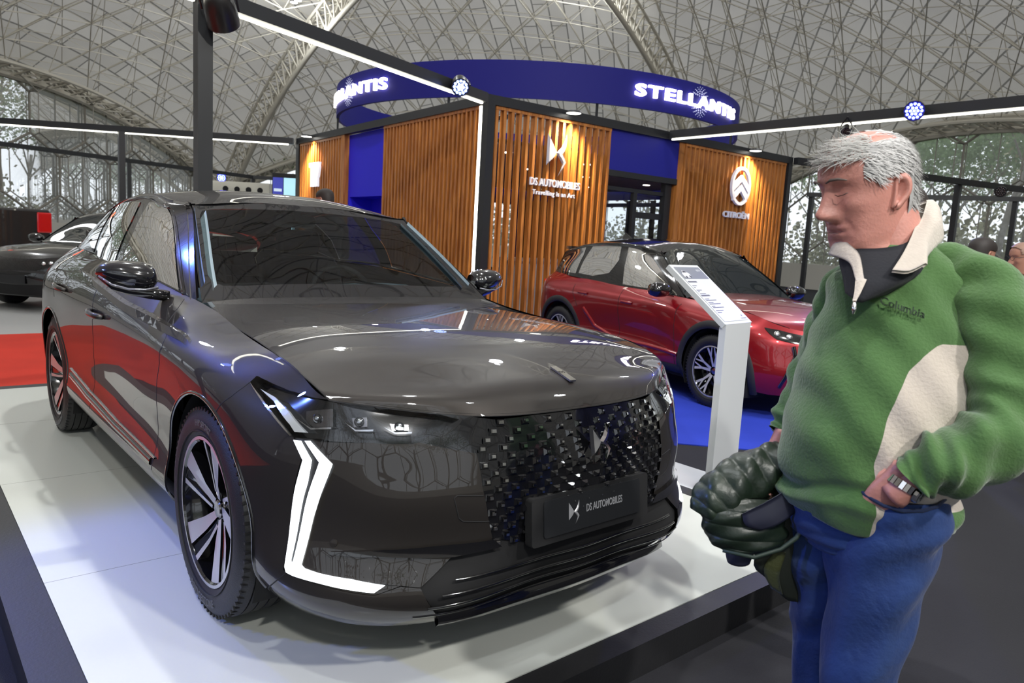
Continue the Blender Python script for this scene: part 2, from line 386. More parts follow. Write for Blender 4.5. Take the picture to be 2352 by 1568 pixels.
SCREEN = Net([
 wrow((-.775,0,.975),(-.75,.25,.978),(-.69,.49,.98),(-.585,.712,.978)),
 wrow((-.94,0,1.133),(-.915,.245,1.130),(-.865,.475,1.120),(-.775,.672,1.105)),
 wrow((-1.105,0,1.275),(-1.085,.235,1.270),(-1.045,.45,1.258),(-.975,.622,1.238)),
 wrow((-1.275,0,1.405),(-1.265,.225,1.400),(-1.24,.43,1.388),(-1.185,.565,1.368)),
])
# outlines of the car panels as (u, v) on the nets
BODY_UV = {
    'fender_front': [(4.472, 5.202), (4.477, 5.406), (4.569, 5.444), (4.655, 5.515), (4.760, 5.731), (4.843, 5.961)],
    'fender_seam': [(4.472, 5.202), (4.464, 5.022), (4.431, 4.567), (4.386, 4.166), (4.351, 3.742)],
    'lens': [(4.472, 5.202), (4.477, 5.406), (4.569, 5.444), (4.655, 5.515), (4.760, 5.731), (4.843, 5.961), (4.903, 6.035), (4.980, 6.017), (5.099, 5.979), (5.172, 6.018), (5.244, 5.862), (5.122, 5.001), (5.104, 4.954), (4.977, 4.883), (4.816, 4.552), (4.747, 4.484), (4.726, 4.436), (4.682, 4.665), (4.631, 4.845), (4.563, 5.038)],
    'filler': [(5.172, 6.018), (5.276, 6.014), (5.356, 5.888), (5.315, 5.311), (5.295, 4.871), (5.283, 4.579), (5.169, 4.885), (5.122, 5.001), (5.244, 5.862)],
    'grille_l': [(5.356, 5.888), (5.315, 5.311), (5.295, 4.871), (5.283, 4.579), (5.293, 3.557), (5.319, 2.707), (5.338, 2.229)],
    'bumper': [(4.792, 4.567), (4.816, 4.552), (4.977, 4.883), (5.104, 4.954), (5.122, 5.001), (5.169, 4.885), (5.283, 4.579), (5.293, 3.557), (5.319, 2.707), (5.338, 2.229), (5.219, 1.951), (5.123, 1.386), (5.072, 1.436), (4.990, 1.492), (4.898, 1.517), (4.808, 1.552), (4.788, 1.645), (4.870, 3.982)],
    'blade': [(4.874, 1.946), (5.031, 2.125), (5.166, 2.181), (5.338, 2.229), (5.366, 2.023), (5.219, 1.925), (5.032, 1.972), (4.874, 1.900)],
    'drl_unit': [(4.728, 4.441), (4.792, 4.567), (4.870, 3.982), (4.843, 2.992), (4.788, 1.645), (4.808, 1.552), (4.898, 1.517), (4.990, 1.492), (5.072, 1.436), (5.004, 1.246), (4.852, 1.341), (4.745, 1.384), (4.735, 1.422), (4.748, 2.512), (4.763, 3.971)],
    'drl_a': [(4.732, 4.378), (4.753, 4.413), (4.795, 3.969), (4.793, 3.334), (4.757, 1.634), (4.763, 1.542), (4.743, 1.505), (4.749, 2.240), (4.771, 3.919)],
    'drl_b': [(4.771, 4.460), (4.784, 4.495), (4.861, 4.007), (4.793, 1.592), (4.766, 1.547), (4.771, 1.704), (4.823, 3.985)],
    'drl_c': [(4.743, 1.512), (4.793, 1.599), (4.802, 1.567), (4.849, 1.540), (4.945, 1.524), (5.033, 1.445), (5.004, 1.299), (4.852, 1.373), (4.773, 1.383), (4.750, 1.405)],
    'lampblade': [(4.528, 5.200), (4.605, 5.209), (4.683, 5.061), (4.768, 4.692), (4.725, 4.594), (4.704, 4.733), (4.611, 5.109)],
    'fin': [(4.473, 5.208), (4.563, 5.039), (4.631, 4.851), (4.682, 4.667), (4.722, 4.475), (4.718, 4.446), (4.679, 4.613), (4.629, 4.792), (4.562, 4.990)],
    'apron_top': [(4.505, 0.512), (4.745, 1.368), (4.852, 1.333), (5.004, 1.237), (5.072, 1.419), (5.123, 1.369)],
    'apron_r': [(5.123, 1.369), (5.173, 0.417)],
    'winglet': [(5.219, 1.951), (5.123, 1.386)],
    'cap': [(5.296, 3.324), (5.219, 3.343), (5.210, 3.278), (5.220, 2.981), (5.228, 2.774), (5.241, 2.697), (5.321, 2.671)],
    'sensor': [(4.884, 2.114)],
    'doorA': [(3.522, 5.907), (3.579, 5.618), (3.635, 5.342), (3.714, 5.172), (3.762, 4.983), (3.783, 4.629), (3.770, 4.654), (3.757, 4.135), (3.704, 3.582), (3.694, 3.353), (3.671, 2.709), (3.654, 2.154)],
    'doorB': [(2.561, 5.250), (2.631, 4.165), (2.612, 4.102), (2.605, 3.511), (2.551, 2.725), (2.521, 2.453)],
    'sillline': [(2.336, 2.225), (2.824, 1.908), (3.323, 1.620), (3.695, 1.392)],
    'silllow': [(2.168, 1.352), (2.736, 1.310), (3.297, 1.381), (3.753, 1.410)],
    'handleF': [(2.423, 4.344), (2.494, 4.432), (2.801, 4.474), (2.902, 4.585), (2.922, 4.448), (2.828, 4.269)],
    'handleR': [(1.539, 4.551), (1.957, 4.576), (2.099, 4.764)],
    'fintop': [(1.110, 6.090), (1.999, 5.993), (3.100, 5.356), (3.521, 5.374), (3.975, 5.248)],
    'hl1': [(4.737, 5.261), (4.848, 5.729), (4.852, 5.117), (4.778, 4.901), (4.747, 4.988)],
    'hl1c': [(4.717, 4.976), (4.778, 4.863), (4.852, 5.098), (4.851, 5.033), (4.778, 4.811)],
    'hl2c': [(4.898, 5.385), (4.934, 5.221), (4.987, 5.333), (4.986, 5.274), (4.933, 5.170)],
    'hl2': [(4.917, 5.616), (4.961, 5.730), (4.965, 5.417), (4.925, 5.305)],
    'hl3': [(5.032, 5.608), (5.089, 5.632), (5.091, 5.447), (5.042, 5.394)],
    'hl3c': [(5.014, 5.460), (5.053, 5.314), (5.102, 5.363), (5.102, 5.309), (5.051, 5.260)],
}
ROOF_UV = {
    'winF': [(0.143, 0.028), (0.121, 1.023), (0.124, 1.470), (0.132, 1.821), (0.161, 2.214), (0.279, 2.334), (0.523, 1.976), (0.560, 1.418), (0.565, 0.828), (0.586, 0.085)],
    'winR': [(0.681, 1.934), (0.908, 1.932), (1.273, 2.117), (1.097, 0.902), (1.073, -0.006), (0.889, -0.128), (0.744, -0.200), (0.659, -0.106), (0.648, 1.132)],
    'winQ': [(1.338, 2.164), (1.545, 2.050), (1.608, 1.430), (1.636, 0.895), (1.310, 0.332), (1.117, 0.003)],
    'chrome': [(0.106, 0.003), (0.107, 0.333), (0.101, 0.934), (0.108, 1.471), (0.126, 2.030), (0.223, 2.650), (0.420, 2.598), (0.623, 2.310), (0.841, 2.156), (1.106, 2.126), (1.382, 2.074), (1.629, 1.888), (1.639, 1.102), (1.661, 0.757)],
    'strip': [(-0.005, 0.080), (0.001, 0.533), (0.020, 1.326), (0.025, 2.302), (-0.002, 2.251), (-0.027, 1.074), (-0.050, 0.143)],
    'strip_all': [(-0.039, 0.140), (-0.001, 2.501)],
}
SCREEN_UV = {
    'open': [(0.547, 3.741), (0.334, 3.752), (0.182, 3.721), (0.131, 3.666), (0.094, 3.422), (0.074, 1.872), (0.077, 0.440), (0.060, -0.200), (0.708, -0.200), (0.626, -0.054), (0.604, 1.549), (0.598, 2.929), (0.591, 3.528)],
    'base': [(0.031, 3.881), (0.006, 0.990), (0.010, -0.200)],
    'top': [(0.670, 4.016), (0.646, 1.026), (0.614, -0.200)],
}
# ---------------------------------------------------------------- materials
paint = mat('graphite_paint', lin(46, 43, 41), 0.42, 0.35, 1.0, 0.012, spec=.08)
gloss_black = mat('gloss_black', (0.004, 0.004, 0.005), 0.12, 0, 1.0, 0.01)
satin_black = mat('satin_black', (0.012, 0.012, 0.013), 0.45)
matt_black = mat('matt_black', (0.006, 0.006, 0.007), 0.8)
liner_black = mat('liner_black', (0.004, 0.004, 0.004), 0.9)
chrome = mat('chrome', (0.78, 0.78, 0.80), 0.06, 1.0)
dark_chrome = mat('dark_chrome', (0.30, 0.29, 0.30), 0.12, 1.0)
alloy = mat('machined_alloy', (0.66, 0.66, 0.67), 0.36, .55, 0.4)
satin_grey = mat('satin_grey_trim', (0.16, 0.15, 0.14), 0.30, 0.6, 0.4, 0.1)
rubber = mat('tyre_rubber', (0.013, 0.013, 0.014), 0.5, bump=(240, 0.15))
rubber_letter = mat('tyre_lettering', (0.10, 0.10, 0.105), 0.42)
drl_white = mat('daytime_light', (0.9, 0.95, 1), 0.2, emit=(0.93, 0.98, 1.0), es=2.2)
lamp_white = mat('lamp_diffuser', (0.75, 0.77, 0.8), 0.15, 0.3, 0.8, emit=(0.9, 0.95, 1.0), es=0.25)
screen_glass = glass_mat('windscreen_glass', (0.52, 0.56, 0.56), 0.06)
side_glass = glass_mat('side_window_glass', (0.18, 0.20, 0.21), 0.30, ior=1.6)
lens_glass = glass_mat('headlamp_lens', (0.85, 0.86, 0.88), 0.03, ior=1.28)
interior_dark = mat('cabin_dark', (0.02, 0.022, 0.025), 0.7)
dash_grey = mat('dashboard_blue_grey', (0.12, 0.17, 0.20), 0.75)
plate_black = mat('plate_black', (0.018, 0.019, 0.021), 0.35)
white_letter = mat('white_lettering', (0.8, 0.8, 0.8), 0.4)
silver_letter = mat('silver_lettering', (0.62, 0.62, 0.64), 0.3, 0.5)
# ---------------------------------------------------------------- wheels (outer face looks along +Z of the wheel's own frame)
def arc_text(mb, txt, size, rad, ang, depth=0.0012, mi=0, inward=False, z=0.0, squash=1.0, M=None):
    """lettering bent round the wheel centre; ang is where its middle sits"""
    V, F = text_geo(txt, size, depth)
    out = []
    for x, y, zz in V:
        if inward: a = ang + x / rad; r = rad - y * squash
        else: a = ang - x / rad; r = rad + y * squash
        out.append((M @ Vector((r * math.cos(a), r * math.sin(a), z + zz))) if M is not None else (r * math.cos(a), r * math.sin(a), z + zz))
    mb.add(out, F, mi)
def make_tyre(M, R=0.349, rim=0.246, w=0.205, name='tyre', parent=None, letters=()):
    h = w / 2
    prof = [(rim - .012, -h * .80), (rim, -h * .88), (rim + .015, -h * .97), (rim + (R - rim) * .45, -h * 1.04), (R - .028, -h * .97), (R - .010, -h * .86), (R - .003, -h * .70)]
    g = [-.52, -.47, -.19, -.14, .14, .19, .47, .52]
    for i in range(0, 8, 2):
        prof += [(R, h * g[i]), (R - .008, h * (g[i] + .012)), (R - .008, h * (g[i+1] - .012)), (R, h * g[i+1])]
    prof += [(R - .003, h * .70), (R - .010, h * .86), (R - .028, h * .97), (rim + (R - rim) * .45, h * 1.04), (rim + .015, h * .97), (rim + .004, h * .90), (rim, h * .88), (rim - .012, h * .80)]
    mb = MB(); mb.lathe(prof, M, 96)
    # shoulder blocks
    for k in range(72):
        a = 2 * PI * k / 72; mb.box((R - .014, -.0045, h * .70), (R - .0025, .0045, h * .90), 0, M @ Rz(a) @ T(0, 0, 0))
    # raised ring on the sidewall
    zz = h * 1.03
    mb.lathe([(rim + .022, zz - .004), (rim + .022, zz), (rim + .025, zz), (rim + .025, zz - .004)], M, 96)
    o = mb.obj(name, rubber, parent, auto=30)
    if letters:
        for txt, ang, size, inward in letters: lb = MB(); arc_text(lb, txt, size, rim + .040 + (0.022 if inward else 0), ang, .002, 0, inward, h * 1.035, M=M); lb.obj('tyre_lettering', rubber_letter, o)
    return o
def make_rim(M, rim=0.246, w=0.2, parent=None, style='ds4'):
    h = w / 2; mb = MB()
    # barrel and lip
    mb.lathe([(rim + .004, h * .84), (rim + .002, h * .92), (rim - .008, h * .93), (rim - .014, h * .86), (rim - .018, h * .5), (rim - .045, h * -.2), (rim - .04, -h * .8), (rim - .03, -h * .85)], M, 72, 0)
    mb.lathe([(rim + .003, h * .93), (rim - .007, h * .94), (rim - .007, h * .925)], M, 72, 1)
    # hub disc
    mb.lathe([(0, h * .42), (.062, h * .42), (.072, h * .34), (.072, h * .0), (.19, -h * .1), (.19, -h * .16), (0, -h * .16)], M, 40, 0)
    for k in range(5):
        a = 2 * PI * k / 5 + PI / 5; mb.lathe([(0, h * .46), (.011, h * .46), (.011, h * .3)], M @ Rz(a) @ T(.052, 0, 0), 8, 2)
    def spoke(pts_l, pts_r, z_in, z_out, mi, thick=.03):
        """flat blade: outline in (r, t) from hub to rim"""
        V = []; n = len(pts_l)
        for (r, t), side in [(p, 0) for p in pts_l] + [(p, 1) for p in reversed(pts_r)]:
            z = z_in + (z_out - z_in) * ((r - .04) / (rim - .05)); V.append((r, t, z))
        return V
    if style == 'ds4':
        for k in range(5):
            A = M @ Rz(2 * PI * k / 5 + PI / 2 - .25)
            def blade(out, mi, dz0=0.0):
                n = len(out); top = []; bot = []
                for r, t, z in out: top.append(A @ Vector((r, t, h * z))); bot.append(A @ Vector((r, t, h * z - .035)))
                V = top + bot; tri = geometry.tessellate_polygon([[Vector((r, t, 0)) for r, t, z in out]]); F = []
                for a, b, c in tri:
                    ar = (out[b][0]-out[a][0])*(out[c][1]-out[a][1])-(out[c][0]-out[a][0])*(out[b][1]-out[a][1])
                    if ar < 0: a, b, c = a, c, b
                    F.append((a, b, c))
                mb.add(V, F, mi)
                mb.add(V, [(i, i + n, (i + 1) % n + n, (i + 1) % n) for i in range(n)], 0)
            # broad machined blade widening to the rim
            blade([(.035, -.014, .5), (.10, -.030, .66), (rim - .008, -.082, .88), (rim - .004, .000, .88), (.12, .012, .66), (.035, .012, .5)], 1)
            # dark pocketed face beside it with a thin machined edge
            blade([(.045, .016, .46), (.12, .020, .6), (rim - .008, .012, .84), (rim - .012, .058, .84), (.13, .046, .56), (.05, .03, .44)], 0)
            blade([(.05, .028, .5), (.13, .045, .64), (rim - .010, .052, .88), (rim - .014, .072, .88), (.13, .058, .64), (.048, .040, .5)], 1)
    else:
        for k in range(5):
            for s in (-1, 1):
                A = M @ Rz(2 * PI * k / 5 + PI / 2)
                for q0, q1, w0, w1 in (((.04, s * .008), (.13, s * .030), .026, .02), ((.13, s * .030), (rim - .008, s * .075), .02, .024), ((.13, s * .030), (rim - .006, s * .014), .016, .012)):
                    d = Vector((q1[0] - q0[0], q1[1] - q0[1])).normalized(); nn = Vector((-d.y, d.x)); z0 = h * (.5 + .4 * (q0[0] / rim)); z1 = h * (.5 + .4 * (q1[0] / rim))
                    P = [A @ Vector((q0[0] + nn.x * w0 / 2 * e, q0[1] + nn.y * w0 / 2 * e, z0 + dz)) for e, dz in ((-1, 0), (1, 0), (1, -.03), (-1, -.03))]
                    Q = [A @ Vector((q1[0] + nn.x * w1 / 2 * e, q1[1] + nn.y * w1 / 2 * e, z1 + dz)) for e, dz in ((-1, 0), (1, 0), (1, -.03), (-1, -.03))]
                    mb.add(P + Q, [(0, 4, 5, 1)], 1); mb.add(P + Q, [(1, 5, 6, 2), (3, 7, 4, 0), (2, 6, 7, 3)], 0)
    o = mb.obj('rim', None, parent, mats=[gloss_black, alloy, chrome], auto=30)
    hb = MB(); hb.lathe([(0, h * .56), (.026, h * .55), (.031, h * .5), (.031, h * .4)], M, 24, 0)
    hb.obj('hub_cap', dark_chrome, o, auto=30)
    db = MB(); db.lathe([(.06, -h * .05), (.155, -h * .05), (.155, -h * .18), (.06, -h * .18)], M, 48, 0, closed=True); db.obj('brake_disc', mat('brake_disc', (.2, .2, .2), .35, 1.0), o, auto=30)
    return o
def make_wheel(x, y, z, side, parent, R=.349, rim=.246, w=.205, style='ds4', letters=(), rot=0.0, M0=None):
    """side -1: outer face looks to -Y, +1: to +Y"""
    M = (M0 or Matrix.Identity(4)) @ T(x, y, z) @ (Rx(PI / 2) if side < 0 else Rx(-PI / 2)) @ Rz(rot)
    wh = bpy.data.objects.new('wheel', None); COL.objects.link(wh)
    wh.parent = parent; XF[wh.name] = XF[parent.name]
    ty = make_tyre(M, R, rim, w, 'tyre', wh, letters); make_rim(M, rim, w, wh, style)
    return wh
# ---------------------------------------------------------------- the graphite hatchback on the white platform
car = thing('car', 'dark graphite five-door hatchback parked nose-first on the white platform, white vertical daytime lights on', 'car', (-1.3, 0, 0))
WX, WZ, AR = (0.0, -2.675), 0.348, 0.400
def xz2uv(net, x, z, g=(4.0, 2.0)):
    g = np.array(g, float)
    for _ in range(40):
        p = net.P(g[0], g[1])[0]; f = np.array([p[0] - x, p[2] - z])
        if np.abs(f).max() < 1e-5: break
        h = 1e-4; a = net.P(g[0] + h, g[1])[0]; b = net.P(g[0], g[1] + h)[0]
        J = np.array([[(a[0] - p[0]) / h, (b[0] - p[0]) / h], [(a[2] - p[2]) / h, (b[2] - p[2]) / h]])
        g = g - np.clip(np.linalg.solve(J, f), -.4, .4); g[0] = min(max(g[0], BODY.up[0]), BODY.up[-1]); g[1] = min(max(g[1], -.3), 6.2)
    return tuple(g)
def arc(cx, a0, a1, n=26, r=AR):
    return [xz2uv(BODY, cx + r * math.cos(math.radians(a)), WZ + r * math.sin(math.radians(a)), (4.2 if cx > -1 else 1.6, 2)) for a in np.linspace(a0, a1, n)]
BU = BODY_UV
uA = float(np.array(BU['doorA'])[:, 0].mean())
seam_p = BODY.P(*BU['fender_seam'][-1])[0]; seam_a = math.degrees(math.atan2(seam_p[2] - WZ, seam_p[0]))
uBot = lambda x: xz2uv(BODY, x, .2, (3.5, .2))
def both(name, net, poly, m, step=.03, off=0.0, holes=(), parent=car, label=None, sides=(1, -1), vs=.15):
    os = []
    for s in sides:
        V, F, N = region(net, poly, step, vs, off, holes, s); os.append(build(name, V, F, m, parent, True, N, label=label))
    return os
def strips(name, net, uv, w, m, off=.002, parent=car, sides=(1, -1), step=.02):
    for s in sides:
        V, F = net_strip(net, uv, w, off, s, step); build(name, V, F, m, parent, True)
nose = BODY.up[-2]
edge6 = [(u, 6.0) for u in (4.84, 4.66, 4.46, 4.11, 3.76, 3.56)]
dA = BU['doorA']; dA_bot = xz2uv(BODY, -.585, .33, (3.6, 1)); dA_low = xz2uv(BODY, -.585, .215, (3.6, .3))
# front wing
low_front = arc(0, seam_a, 200, 30)
fender = BU['fender_front'][:-1] + [(4.84, 6.0)] + edge6[1:] + [(dA[0][0], 6.0)] + dA + [dA_bot] + low_front[::-1] + BU['fender_seam'][::-1][1:-1]
both('front_wing', BODY, fender, paint)
# corner panel between wheel arch and daytime light
c_arch = arc(0, seam_a, -20, 14)
corner = BU['fender_seam'] + c_arch[1:] + [BU['apron_top'][1]] + BU['drl_unit'][8:] [::1] + [BU['drl_unit'][0]] + BU['lens'][-4:]
both('corner_panel', BODY, corner, paint)
ap_low = [(u, 0.02) for u in np.linspace(BU['apron_r'][1][0], c_arch[-1][0], 8)]
apron = [c_arch[-1]] + BU['apron_top'][1:] + [BU['apron_r'][1]] + [(BU['apron_r'][1][0], .02)] + ap_low[1:]
both('lower_apron', BODY, apron, paint)
# doors and rear quarter
def vline(x, zs): return [xz2uv(BODY, x, z, (2.5, 3)) for z in zs]
SILL_Z = .335
dB = [(BU['doorB'][0][0] - .02, 6.0)] + BU['doorB'] + [xz2uv(BODY, -1.70, .42, (2.4, 2)), xz2uv(BODY, -1.70, SILL_Z, (2.4, 1.2))]
sill_front = [xz2uv(BODY, x, SILL_Z, (3, 1)) for x in np.linspace(-1.70, -.585, 8)]
front_door = [(dA[0][0], 6.0)] + dA + sill_front[::-1] + dB[::-1][1:] + [(u, 6.0) for u in np.linspace(dB[0][0], dA[0][0], 8)[1:-1]]
both('front_door', BODY, front_door, paint)
rear_arch = arc(-2.675, 2, 60, 10)
dC = [xz2uv(BODY, x, z, (1.8, 4)) for x, z in ((-2.60, 1.0), (-2.60, .9), (-2.56, .82))]
dCtop = (dC[0][0], 6.0)
sill_rear = [xz2uv(BODY, x, SILL_Z, (2.2, 1)) for x in np.linspace(-2.27, -1.70, 5)]
rear_door = dB + sill_rear[::-1][1:] + rear_arch + dC[::-1] + [dCtop] + [(u, 6.0) for u in np.linspace(dCtop[0], dB[0][0], 8)[1:-1]]
both('rear_door', BODY, rear_door, paint)
r2 = arc(-2.675, 60, 198, 26)
quarter = [dCtop] + dC + r2 + [xz2uv(BODY, -3.1, .215, (.9, .3)), (.71, .05), (.39, .05), (0.0, .05)] + [(0.0, v) for v in np.linspace(.5, 6, 8)] + [(u, 6.0) for u in (.39, .71, 1.0, 1.21, 1.53)]
both('rear_quarter', BODY, quarter, paint)
# sill: gloss black recess and satin lower trim
sill_top = [xz2uv(BODY, x, SILL_Z, (3, 1)) for x in np.linspace(-2.27, -.42, 14)]
sill_bot = [xz2uv(BODY, x, .205, (3, .3)) for x in np.linspace(-2.25, -.45, 10)]
both('side_skirt', BODY, sill_top + sill_bot[::-1], satin_grey, .04)
strips('skirt_molding', BODY, [xz2uv(BODY, x, z, (3, 2)) for x, z in ((-2.22, .42), (-1.8, .385), (-1.2, .365), (-.6, .36))], .035, gloss_black, .006)
strips('skirt_chrome', BODY, [xz2uv(BODY, x, z, (3, 2)) for x, z in ((-2.22, .455), (-1.8, .415), (-1.2, .392), (-.55, .385))], .008, chrome, .006)
# wheel arch lips
strips('wheel_arch_lip', BODY, arc(0, -18, 198, 40, AR - .004), .014, gloss_black, .004)
strips('wheel_arch_lip', BODY, arc(-2.675, 2, 198, 40, AR - .004), .014, gloss_black, .004)
# bumper
both('front_bumper', BODY, BU['bumper'], paint, .025)
both('blade_molding', BODY, BU['blade'], gloss_black, .02, .010)
strips('towing_cover_joint', BODY, BU['cap'], .004, matt_black, .0015)
for s in (1, -1):
    p, n = BODY.PN(*BU['sensor'][0]); p = p[0] * [1, s, 1]; n = n[0] * [1, s, 1]
    q = Vector(n).to_track_quat('Z', 'Y').to_matrix().to_4x4(); mb = MB(); mb.lathe([(0, .0035), (.010, .003), (.0115, 0), (.0115, -.004)], T(*p) @ q, 20); mb.obj('parking_sensor', paint, car, auto=30)
int_top = [BU['bumper'][9], BU['winglet'][0]][::-1]
intake = [(nose, 0.0)] + [(u, 0.0) for u in np.linspace(nose, BU['apron_r'][1][0], 5)[1:]] + [BU['apron_r'][1], BU['apron_r'][0], BU['winglet'][0], BU['grille_l'][-1], (5.45, 1.95), (nose, 1.85)]
both('lower_intake', BODY, intake, matt_black, .04, -.012)
for k, v in enumerate((.55, .85, 1.15, 1.45)):
    strips('intake_slat', BODY, [(u, v) for u in np.linspace(5.10 + .04 * k, nose, 12)], .008, gloss_black, .002)
strips('front_lip', BODY, [(u, .16) for u in np.linspace(BU['apron_r'][1][0], nose, 14)], .05, gloss_black, .016)
# grille
gpoly = BU['grille_l'] + [(5.45, 1.95), (nose, 1.85), (nose, 5.98), (5.53, 5.98)]
both('grille', BODY, gpoly, gloss_black, .03, -.006)
left = {0: .321, 1: .348, 2: .371, 3: .389}
alt = [.359, .387, .356, .383, .349, .375, .341, .366, .331, .357, .318, .345, .31]
sb = MB(); cb = MB()
for j in range(16):
    z = .766 - .0228 * j; yb = left.get(j, alt[j - 4] if j >= 4 else .3); a = max(.056, .082 - .0055 * j)
    y = yb
    while y > -.001 - a * .0:
        if y < .012: break
        u_g = 5.70 - y * 1.06
        g = np.array([u_g, 3.0 + (z - .54) / .085])
        for _ in range(30):
            p = BODY.P(g[0], g[1])[0]; f = np.array([p[1] - y, p[2] - z])
            if np.abs(f).max() < 1e-5: break
            h = 1e-4; J = np.stack([(BODY.P(g[0] + h, g[1])[0] - p)[1:] / h, (BODY.P(g[0], g[1] + h)[0] - p)[1:] / h], 1)
            g = g - np.clip(np.linalg.solve(J, f), -.3, .3)
        p, n = BODY.PN(g[0], g[1]); p = p[0]; n = n[0]
        sz = (.0115 if j < 4 else .0088) * (.30 + .70 * min(1, y / .34))
        for s in (1, -1):
            pp = Vector(p * [1, s, 1]); nn = Vector(n * [1, s, 1]); t1 = Vector((0, 0, 1)).cross(nn).normalized(); t2 = nn.cross(t1)
            e1 = (t1 * .8 + t2 * .6 * 1).normalized(); e2 = (t1 * -.8 + t2 * .6).normalized()
            def ring(q, hh): return [pp + nn * hh + e1 * q, pp + nn * hh + e2 * q, pp + nn * hh - e1 * q, pp + nn * hh - e2 * q]
            V = ring(sz * .95, .004) + ring(sz * .72, .0085); V2 = ring(.0175, -.006) + ring(sz * 1.35, .0015)
            quad = [(0, 1, 5, 4), (1, 2, 6, 5), (2, 3, 7, 6), (3, 0, 4, 7), (4, 5, 6, 7)]
            sb.add(V, quad); cb.add(V2, quad)
        y -= a
sb.obj('grille_studs', mat('grille_stud_chrome', (.62, .62, .60), .1, 1.0), car)['kind'] = 'stuff'; cb.obj('grille_facets', gloss_black, car)['kind'] = 'stuff'
def emblem(mb, M, s=1.0, d=.01):
    """winged double-letter emblem, y up, about .1 high"""
    wing = [(-.040, .052), (-.020, .026), (-.004, .004), (-.012, -.010), (-.024, -.022), (-.040, -.034)]
    arm = [(-.004, .004), (.012, .018), (.022, .034), (.030, .056), (.028, .030), (.020, .012), (.010, .002), (.022, -.012), (.031, -.026), (.020, -.044), (.004, -.062), (.016, -.036), (.019, -.026), (.008, -.012), (-.002, -.004)]
    for pl in (wing, arm):
        pl = [(x * s, y * s) for x, y in pl]; n = len(pl); cx = sum(x for x, y in pl) / n; cy = sum(y for x, y in pl) / n
        V = [M @ Vector((x, y, 0)) for x, y in pl] + [M @ Vector((x * .75 + cx * .25, y * .75 + cy * .25, d)) for x, y in pl]
        F = [(i, (i + 1) % n, (i + 1) % n + n, i + n) for i in range(n)]
        tri = geometry.tessellate_polygon([[Vector((x, y, 0)) for x, y in pl]]); F += [(a + n, b + n, c + n) for a, b, c in tri] ; mb.add(V, F)
gm = frame((.898, .016, .683), (0, 1, 0), (-.22, 0, 1)); mb = MB(); emblem(mb, gm, 1.12, .012); mb.obj('grille_emblem', chrome, car)
# number plate holder with lettering
mb = MB(); pf = frame((.905, 0, .475), (0, 1, 0), (-.10, 0, 1))
def rrect(w, h, r, n=4):
    out = []
    for cx, cy, a0 in ((w/2-r, h/2-r, 0), (-w/2+r, h/2-r, 90), (-w/2+r, -h/2+r, 180), (w/2-r, -h/2+r, 270)):
        for k in range(n + 1): a = math.radians(a0 + 90 * k / n); out.append((cx + r * math.cos(a), cy + r * math.sin(a)))
    return out
mb.prism(rrect(.52, .145, .012), pf, -.03, .000); mb.obj('plate_holder', matt_black, car, auto=30)
mb = MB(); mb.prism(rrect(.43, .112, .010), pf @ T(0, .004, 0), .0, .004); pl_o = mb.obj('number_plate', plate_black, car, auto=30)
mb = MB(); emblem(mb, pf @ T(-.088, .006, .004), .62, .003); mb.obj('plate_emblem', silver_letter, pl_o)
mb = MB(); mb.text('DS AUTOMOBILES', .033, pf @ T(.045, -.002, .0045) @ S3(.62, 1, 1), .001, offset=.0004); mb.obj('plate_lettering', silver_letter, pl_o)
# headlamps
both('filler_panel', BODY, BU['filler'], gloss_black, .02, -.001)
lens_h = both('headlamp_housing', BODY, BU['lens'], gloss_black, .02, -.035)
hl_l = both('headlamp_lens', BODY, BU['lens'], lens_glass, .02, .001)
def plate_uv(name, uv, m, off, th, step=.02, parent=None):
    for i, s in enumerate((1, -1)):
        V, F, N = region(BODY, uv, step, .15, off, (), s); V2, F2, _ = region(BODY, uv, step, .15, off - th, (), s)
        n = len(V); k = len(resample([(u, v * .15) for u, v in uv], step))
        W = np.concatenate([V, V2]); FF = list(F) + [(a, (a + 1) % k, (a + 1) % k + n, a + n) for a in range(k)]
        build(name, W, FF, m, lens_h[i] if parent is None else parent[i], False)
plate_uv('lamp_blade', BU['lampblade'], lamp_white, -.004, .01)
plate_uv('projector_housing', BU['hl1'], dark_chrome, -.022, .01); plate_uv('projector_housing', BU['hl2'], dark_chrome, -.022, .01); plate_uv('projector_housing', BU['hl3'], dark_chrome, -.022, .01)
plate_uv('projector_bezel', BU['hl1c'], chrome, -.010, .006); plate_uv('projector_bezel', BU['hl2c'], chrome, -.010, .006); plate_uv('projector_bezel', BU['hl3c'], chrome, -.010, .006)
plate_uv('lamp_chrome_edge', BU['fin'], chrome, .004, .006)
for i, s in enumerate((1, -1)):
    for key in ('hl1', 'hl2', 'hl3'):
        c = np.array(BU[key]).mean(0); p, n = BODY.PN(c[0], c[1], -.020); p = p[0] * [1, s, 1]; n = n[0] * [1, s, 1]; n = n * .4 + np.array([.9, 0, 0]) * .6
        q = Vector(n).to_track_quat('Z', 'Y').to_matrix().to_4x4(); mb = MB(); mb.lathe([(0, .012), (.007, .011), (.012, .007), (.0145, 0), (.0145, -.012)], T(*p) @ q, 20)
        mb.obj('projector_lens', mat('projector_lens', (.5, .52, .55), .03, .9, 1), lens_h[i], auto=40)
# daytime running lights
du = both('daytime_light_unit', BODY, BU['drl_unit'], satin_black, .02, -.004)
shr_ = lambda uv, k=.93: [((u - cu) * k + cu, (v - cv) * (k + .05) + cv) for cu, cv in [np.array(uv).mean(0)] for u, v in uv]
plate_uv('light_strip', BU['drl_a'], drl_white, .005, .012, .015, du); plate_uv('light_strip', BU['drl_b'], drl_white, .006, .012, .015, du); plate_uv('light_strip', BU['drl_c'], drl_white, .006, .012, .015, du)
